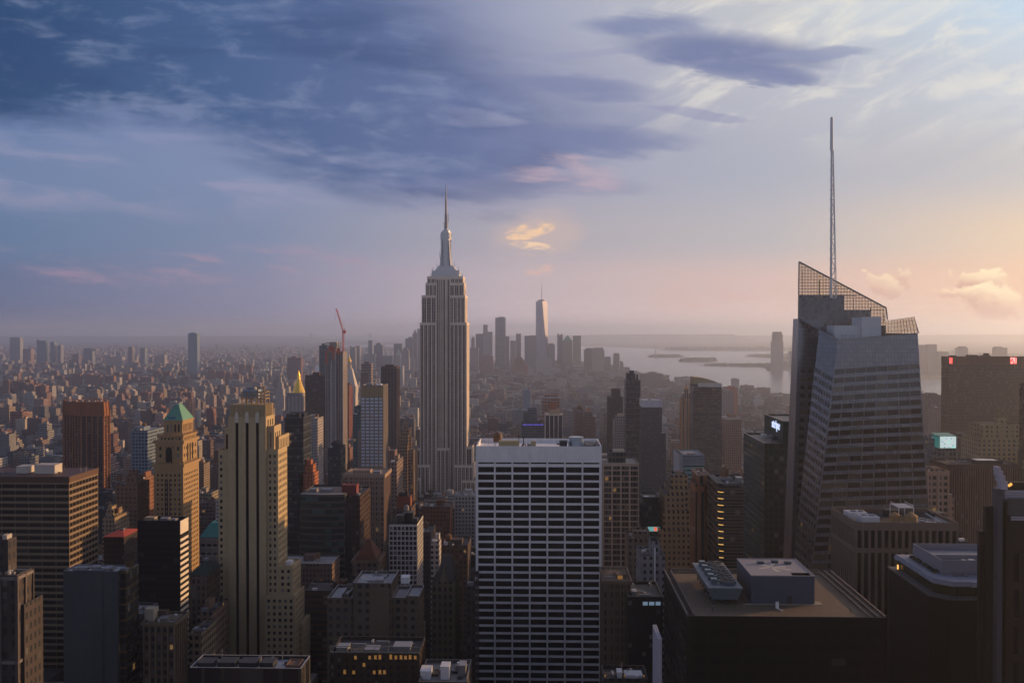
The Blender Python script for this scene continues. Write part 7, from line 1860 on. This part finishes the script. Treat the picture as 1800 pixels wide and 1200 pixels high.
# how much of each the photograph's view would show: a coarse front-to-back cover test
import numpy as np
GW, GH, SC = 900, 600, 2.0
cover = np.zeros((GH, GW), bool)
def rect(x0, x1, y0, h):
    a, b, t, g = proj((x0, y0, h)), proj((x1, y0, h)), None, None
    c = proj((x0, y0, 0))
    return min(a[0], b[0]), max(a[0], b[0]), a[1], c[1]
items = [(f[2] + 3, None, f) for f in FOOT]
HER = []
for o in list(bpy.data.objects):                     # the landmarks hide what is behind them
    if o.type == 'MESH' and o.data.materials and o.get('kind') is None and len(o.data.vertices) >= 8:
        if o.name.split('.')[0] in ('wall', 'far_tower', 'crown', 'screen_wall', 'grid_frame'):
            vs = [o.matrix_world.translation] ; base = ORG.get(o.name, o.location)
            co = np.empty(len(o.data.vertices) * 3); o.data.vertices.foreach_get('co', co); co = co.reshape(-1, 3) + np.array(base)
            HER.append((co[:, 1].min(), co[:, 0].min(), co[:, 0].max(), co[:, 2].max()))
seq = [(d, 0, (a, b, t)) for d, a, b, t in HER] + [(q['y0'], 1, q) for q in B_]
seq.sort(key=lambda q: q[0])
for d, k, q in seq:
    x0, x1, y0, h = (q[0], q[1], d, q[2]) if k == 0 else (q['x0'], q['x1'], q['y0'], q['h'])
    if y0 < 5: continue
    l, r_, t, bt = rect(x0, x1, y0, h)
    i0, i1, j0, j1 = max(0, int(l / SC)), min(GW, int(r_ / SC) + 1), max(0, int(t / SC)), min(GH, int(bt / SC) + 1)
    if k == 1:
        q['px'] = (l + r_) / 2; q['py'] = t
    if i1 <= i0 or j1 <= j0:
        if k == 1: q['vis'] = 0
        continue
    sub = cover[j0:j1, i0:i1]
    if k == 1: q['vis'] = int((~sub).sum())
    sub[:] = True
def fill_mesh(mb, q, detail):
    x0, x1, y0, y1, h = q['x0'], q['x1'], q['y0'], q['y1'], q['h']; s = q['s']
    if q['y0'] > 7300: pat = (6, 4, .5, .5)
    else: pat = random.Random(s).choice(((2.4, 3.4, .5, .5), (3.1, 3.6, .55, .5), (2.0, 3.2, .45, .55), (4.0, 3.7, .7, .55), (1.8, 3.4, .5, .6), (2.8, 3.5, 1.0, .45), (2.6, 3.3, .4, .5)))
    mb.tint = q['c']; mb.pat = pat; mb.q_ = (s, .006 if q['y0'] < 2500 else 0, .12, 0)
    w, d = x1 - x0, y1 - y0
    if not detail: mb.box(x0, x1, y0, y1, 0, h)
    elif h > 45 and q['k'] < .55 and w > 14:
        h1 = h * (.72 + .15 * q['k2']); mb.block(x0, x1, y0, y1, 0, h1, .9); i = w * .16; mb.block(x0 + i, x1 - i * .7, y0 + d * .12, y1 - d * .1, h1 - 1, h, .9)
    else: mb.block(x0, x1, y0, y1, 0, h, .9)
def roof_bits(q, r=None, mb=None):
    """Bulkheads, tanks and cabinets; parts of r, or collected into mb."""
    x0, x1, y0, y1, h = q['x0'], q['x1'], q['y0'], q['y1'], q['h']; w, d = x1 - x0, y1 - y0; z = h - .9
    st = h > 45 and q['k'] < .55 and w > 14
    cx = x0 + w * (.3 + .4 * q['k2']); bw = min(7, w * .3)
    if mb is not None:
        mb.box(cx - bw / 2, cx + bw / 2, y0 + d * .4, y0 + d * .7, z, h + 2 + 2 * q['k'])
        if q['k2'] > .55: mb.tint = (.14, .08, .05); mb.pat = (0, 3, .5, .5); mb.cyl(x0 + w * .75, y0 + d * .3, 1.7, z + 2, z + 5.4, 7); mb.cyl(x0 + w * .75, y0 + d * .3, 1.8, z + 5.4, z + 6.6, 7, .1)
        return
    m2 = MB(); m2.tint = q['c']; m2.pat = (0, 3, .5, .5); m2.q_ = (q['s'], 0, 0, 0)
    m2.box(cx - bw / 2, cx + bw / 2, y0 + d * .4, y0 + d * .7, z, h + 2 + 2 * q['k']); m2.build('bulkhead', CITY, r)
    if q['k2'] > .55: tank(r, x0 + w * .72, y0 + d * .33, z, 1.7, 3.0)
    if q['k'] > .35: unit(r, x0 + w * .28, x0 + w * .28 + 2.6, y0 + d * .18, y0 + d * .18 + 2, z, 1.5, WHITEP if q['s'] > .5 else STEEL)
near_ = sorted([q for q in B_ if q['vis'] >= 3], key=lambda q: -q['vis'])
IND = near_[:290]
ids = {id(q) for q in IND}
# the mass of the rest
mb = MB()
for q in B_:
    if id(q) in ids: continue
    if q['vis'] == 0 and q['y0'] < 5200 and q['k'] < .5 and q['y0'] > 1500: continue
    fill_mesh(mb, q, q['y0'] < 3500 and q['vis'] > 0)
    if q['y0'] < 4600 and q['k'] > .3 and q['vis'] > 0: roof_bits(q, mb=mb)
mb.build('distant_and_unseen_city', CITY, None, 'stuff')
# unseen blocks added around and behind the deck to shade the canyons
mb = MB(); rb_ = random.Random(31); y = -950.0
while y < 330:
    for a, b in zip(AVES, AVES[1:]):
        if a < -1800 or b > 1800: continue
        x = a + 13
        while x < b - 25:
            w = rb_.uniform(32, 62); h = rb_.uniform(150, 250) if -600 < x < 700 else rb_.uniform(60, 140)
            if y > -60: h = min(h, rb_.uniform(70, 120)) if abs(x) > 90 else 0
            x1 = min(x + w, b - 13)
            if h and not (y > -75 and abs(x) < .62 * (y + 75) + 110) and not clash(x, x1, y + 9, y + 71):
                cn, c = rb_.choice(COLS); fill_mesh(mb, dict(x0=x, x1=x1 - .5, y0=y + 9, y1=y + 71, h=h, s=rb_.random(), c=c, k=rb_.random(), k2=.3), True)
            x += w
    y += STREET
mb.build('distant_and_unseen_city', CITY, None, 'stuff')
# names for the ones that show
ORD = ['nearest', 'second', 'third', 'fourth', 'fifth', 'sixth', 'seventh', 'eighth', 'ninth', 'tenth', 'eleventh', 'twelfth', 'thirteenth', 'fourteenth', 'fifteenth', 'sixteenth', 'seventeenth', 'eighteenth', 'nineteenth', 'twentieth']
groups = {}
for q in IND:
    size = 'low' if q['h'] < 26 else ('mid-height' if q['h'] < 62 else 'tall')
    best = min(ANCH, key=lambda a: abs(a[0] - q['px']) + abs(a[1] - q['y0']) * .012)
    dxp = q['px'] - best[0]
    where = ('beyond' if q['y0'] > best[1] else 'in front of') if abs(dxp) < 22 else ('left of' if dxp < 0 else 'right of')
    rf = ' with a roof tank' if q['k2'] > .55 else (' with stepped top' if q['h'] > 45 and q['k'] < .55 and q['x1'] - q['x0'] > 14 else '')
    kind = 'apartment tower' if q.get('tower') else ('loft' if q['h'] < 40 else 'block')
    q['nm'] = {'apartment tower': 'apartment_tower', 'loft': 'loft_building', 'block': 'city_block'}[kind] if not q.get('tower') else 'housing_tower'
    groups.setdefault((size, q['cn'], kind, rf, where, best[2]), []).append(q)
for (size, cn, kind, rf, where, ph), qs in groups.items():
    qs.sort(key=lambda q: math.hypot((q['px'] - 953), q['y0']) if where in ('beyond', 'in front of') else abs(q['px']) * (1 if where == 'right of' else -1))
    for i, q in enumerate(qs):
        o = '' if len(qs) == 1 else ORD[min(i, 19)] + ' '
        q['lb'] = f"{o}{size} {cn} {kind}{rf} {where} {ph}"
for q in IND:
    cat = {'housing_tower': 'apartment block', 'loft_building': 'building', 'city_block': 'building'}.get(q['nm'], 'building')
    grp = {'housing_tower': 'brick housing towers in the low city'}.get(q['nm'], 'ordinary city buildings between the landmarks')
    r = thing(q['nm'], q['lb'], cat, ((q['x0'] + q['x1']) / 2, q['y0'], 0), grp)
    if q['y0'] < 1000 and q['vis'] > 60: clutter(r, q['x0'], q['x1'], q['y0'], q['y1'], q['h'] - .9, 5, int(q['s'] * 999))
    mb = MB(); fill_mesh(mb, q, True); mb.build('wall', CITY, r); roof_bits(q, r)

# ------------------------------------------------------------------ the air
def haze():
    global NT
    m = bpy.data.materials.new('haze_air'); m.use_nodes = True; NT = m.node_tree; NT.nodes.clear()
    v = nd('ShaderNodeVolumePrincipled'); v.inputs['Color'].default_value = HAZE_COLOR
    v.inputs['Density'].default_value = HAZE_DENSITY; v.inputs['Anisotropy'].default_value = HAZE_ANISO
    out = nd('ShaderNodeOutputMaterial'); NT.links.new(v.outputs[0], out.inputs['Volume'])
    mb = MB(); mb.box(-75000, 75000, -4000, 95000, -2, 480, bottom=True); o = mb.build('haze', m, None, 'stuff')
HAZE_COLOR, HAZE_DENSITY, HAZE_ANISO = (.78, .86, 1.0, 1), .70e-4, .69
haze()
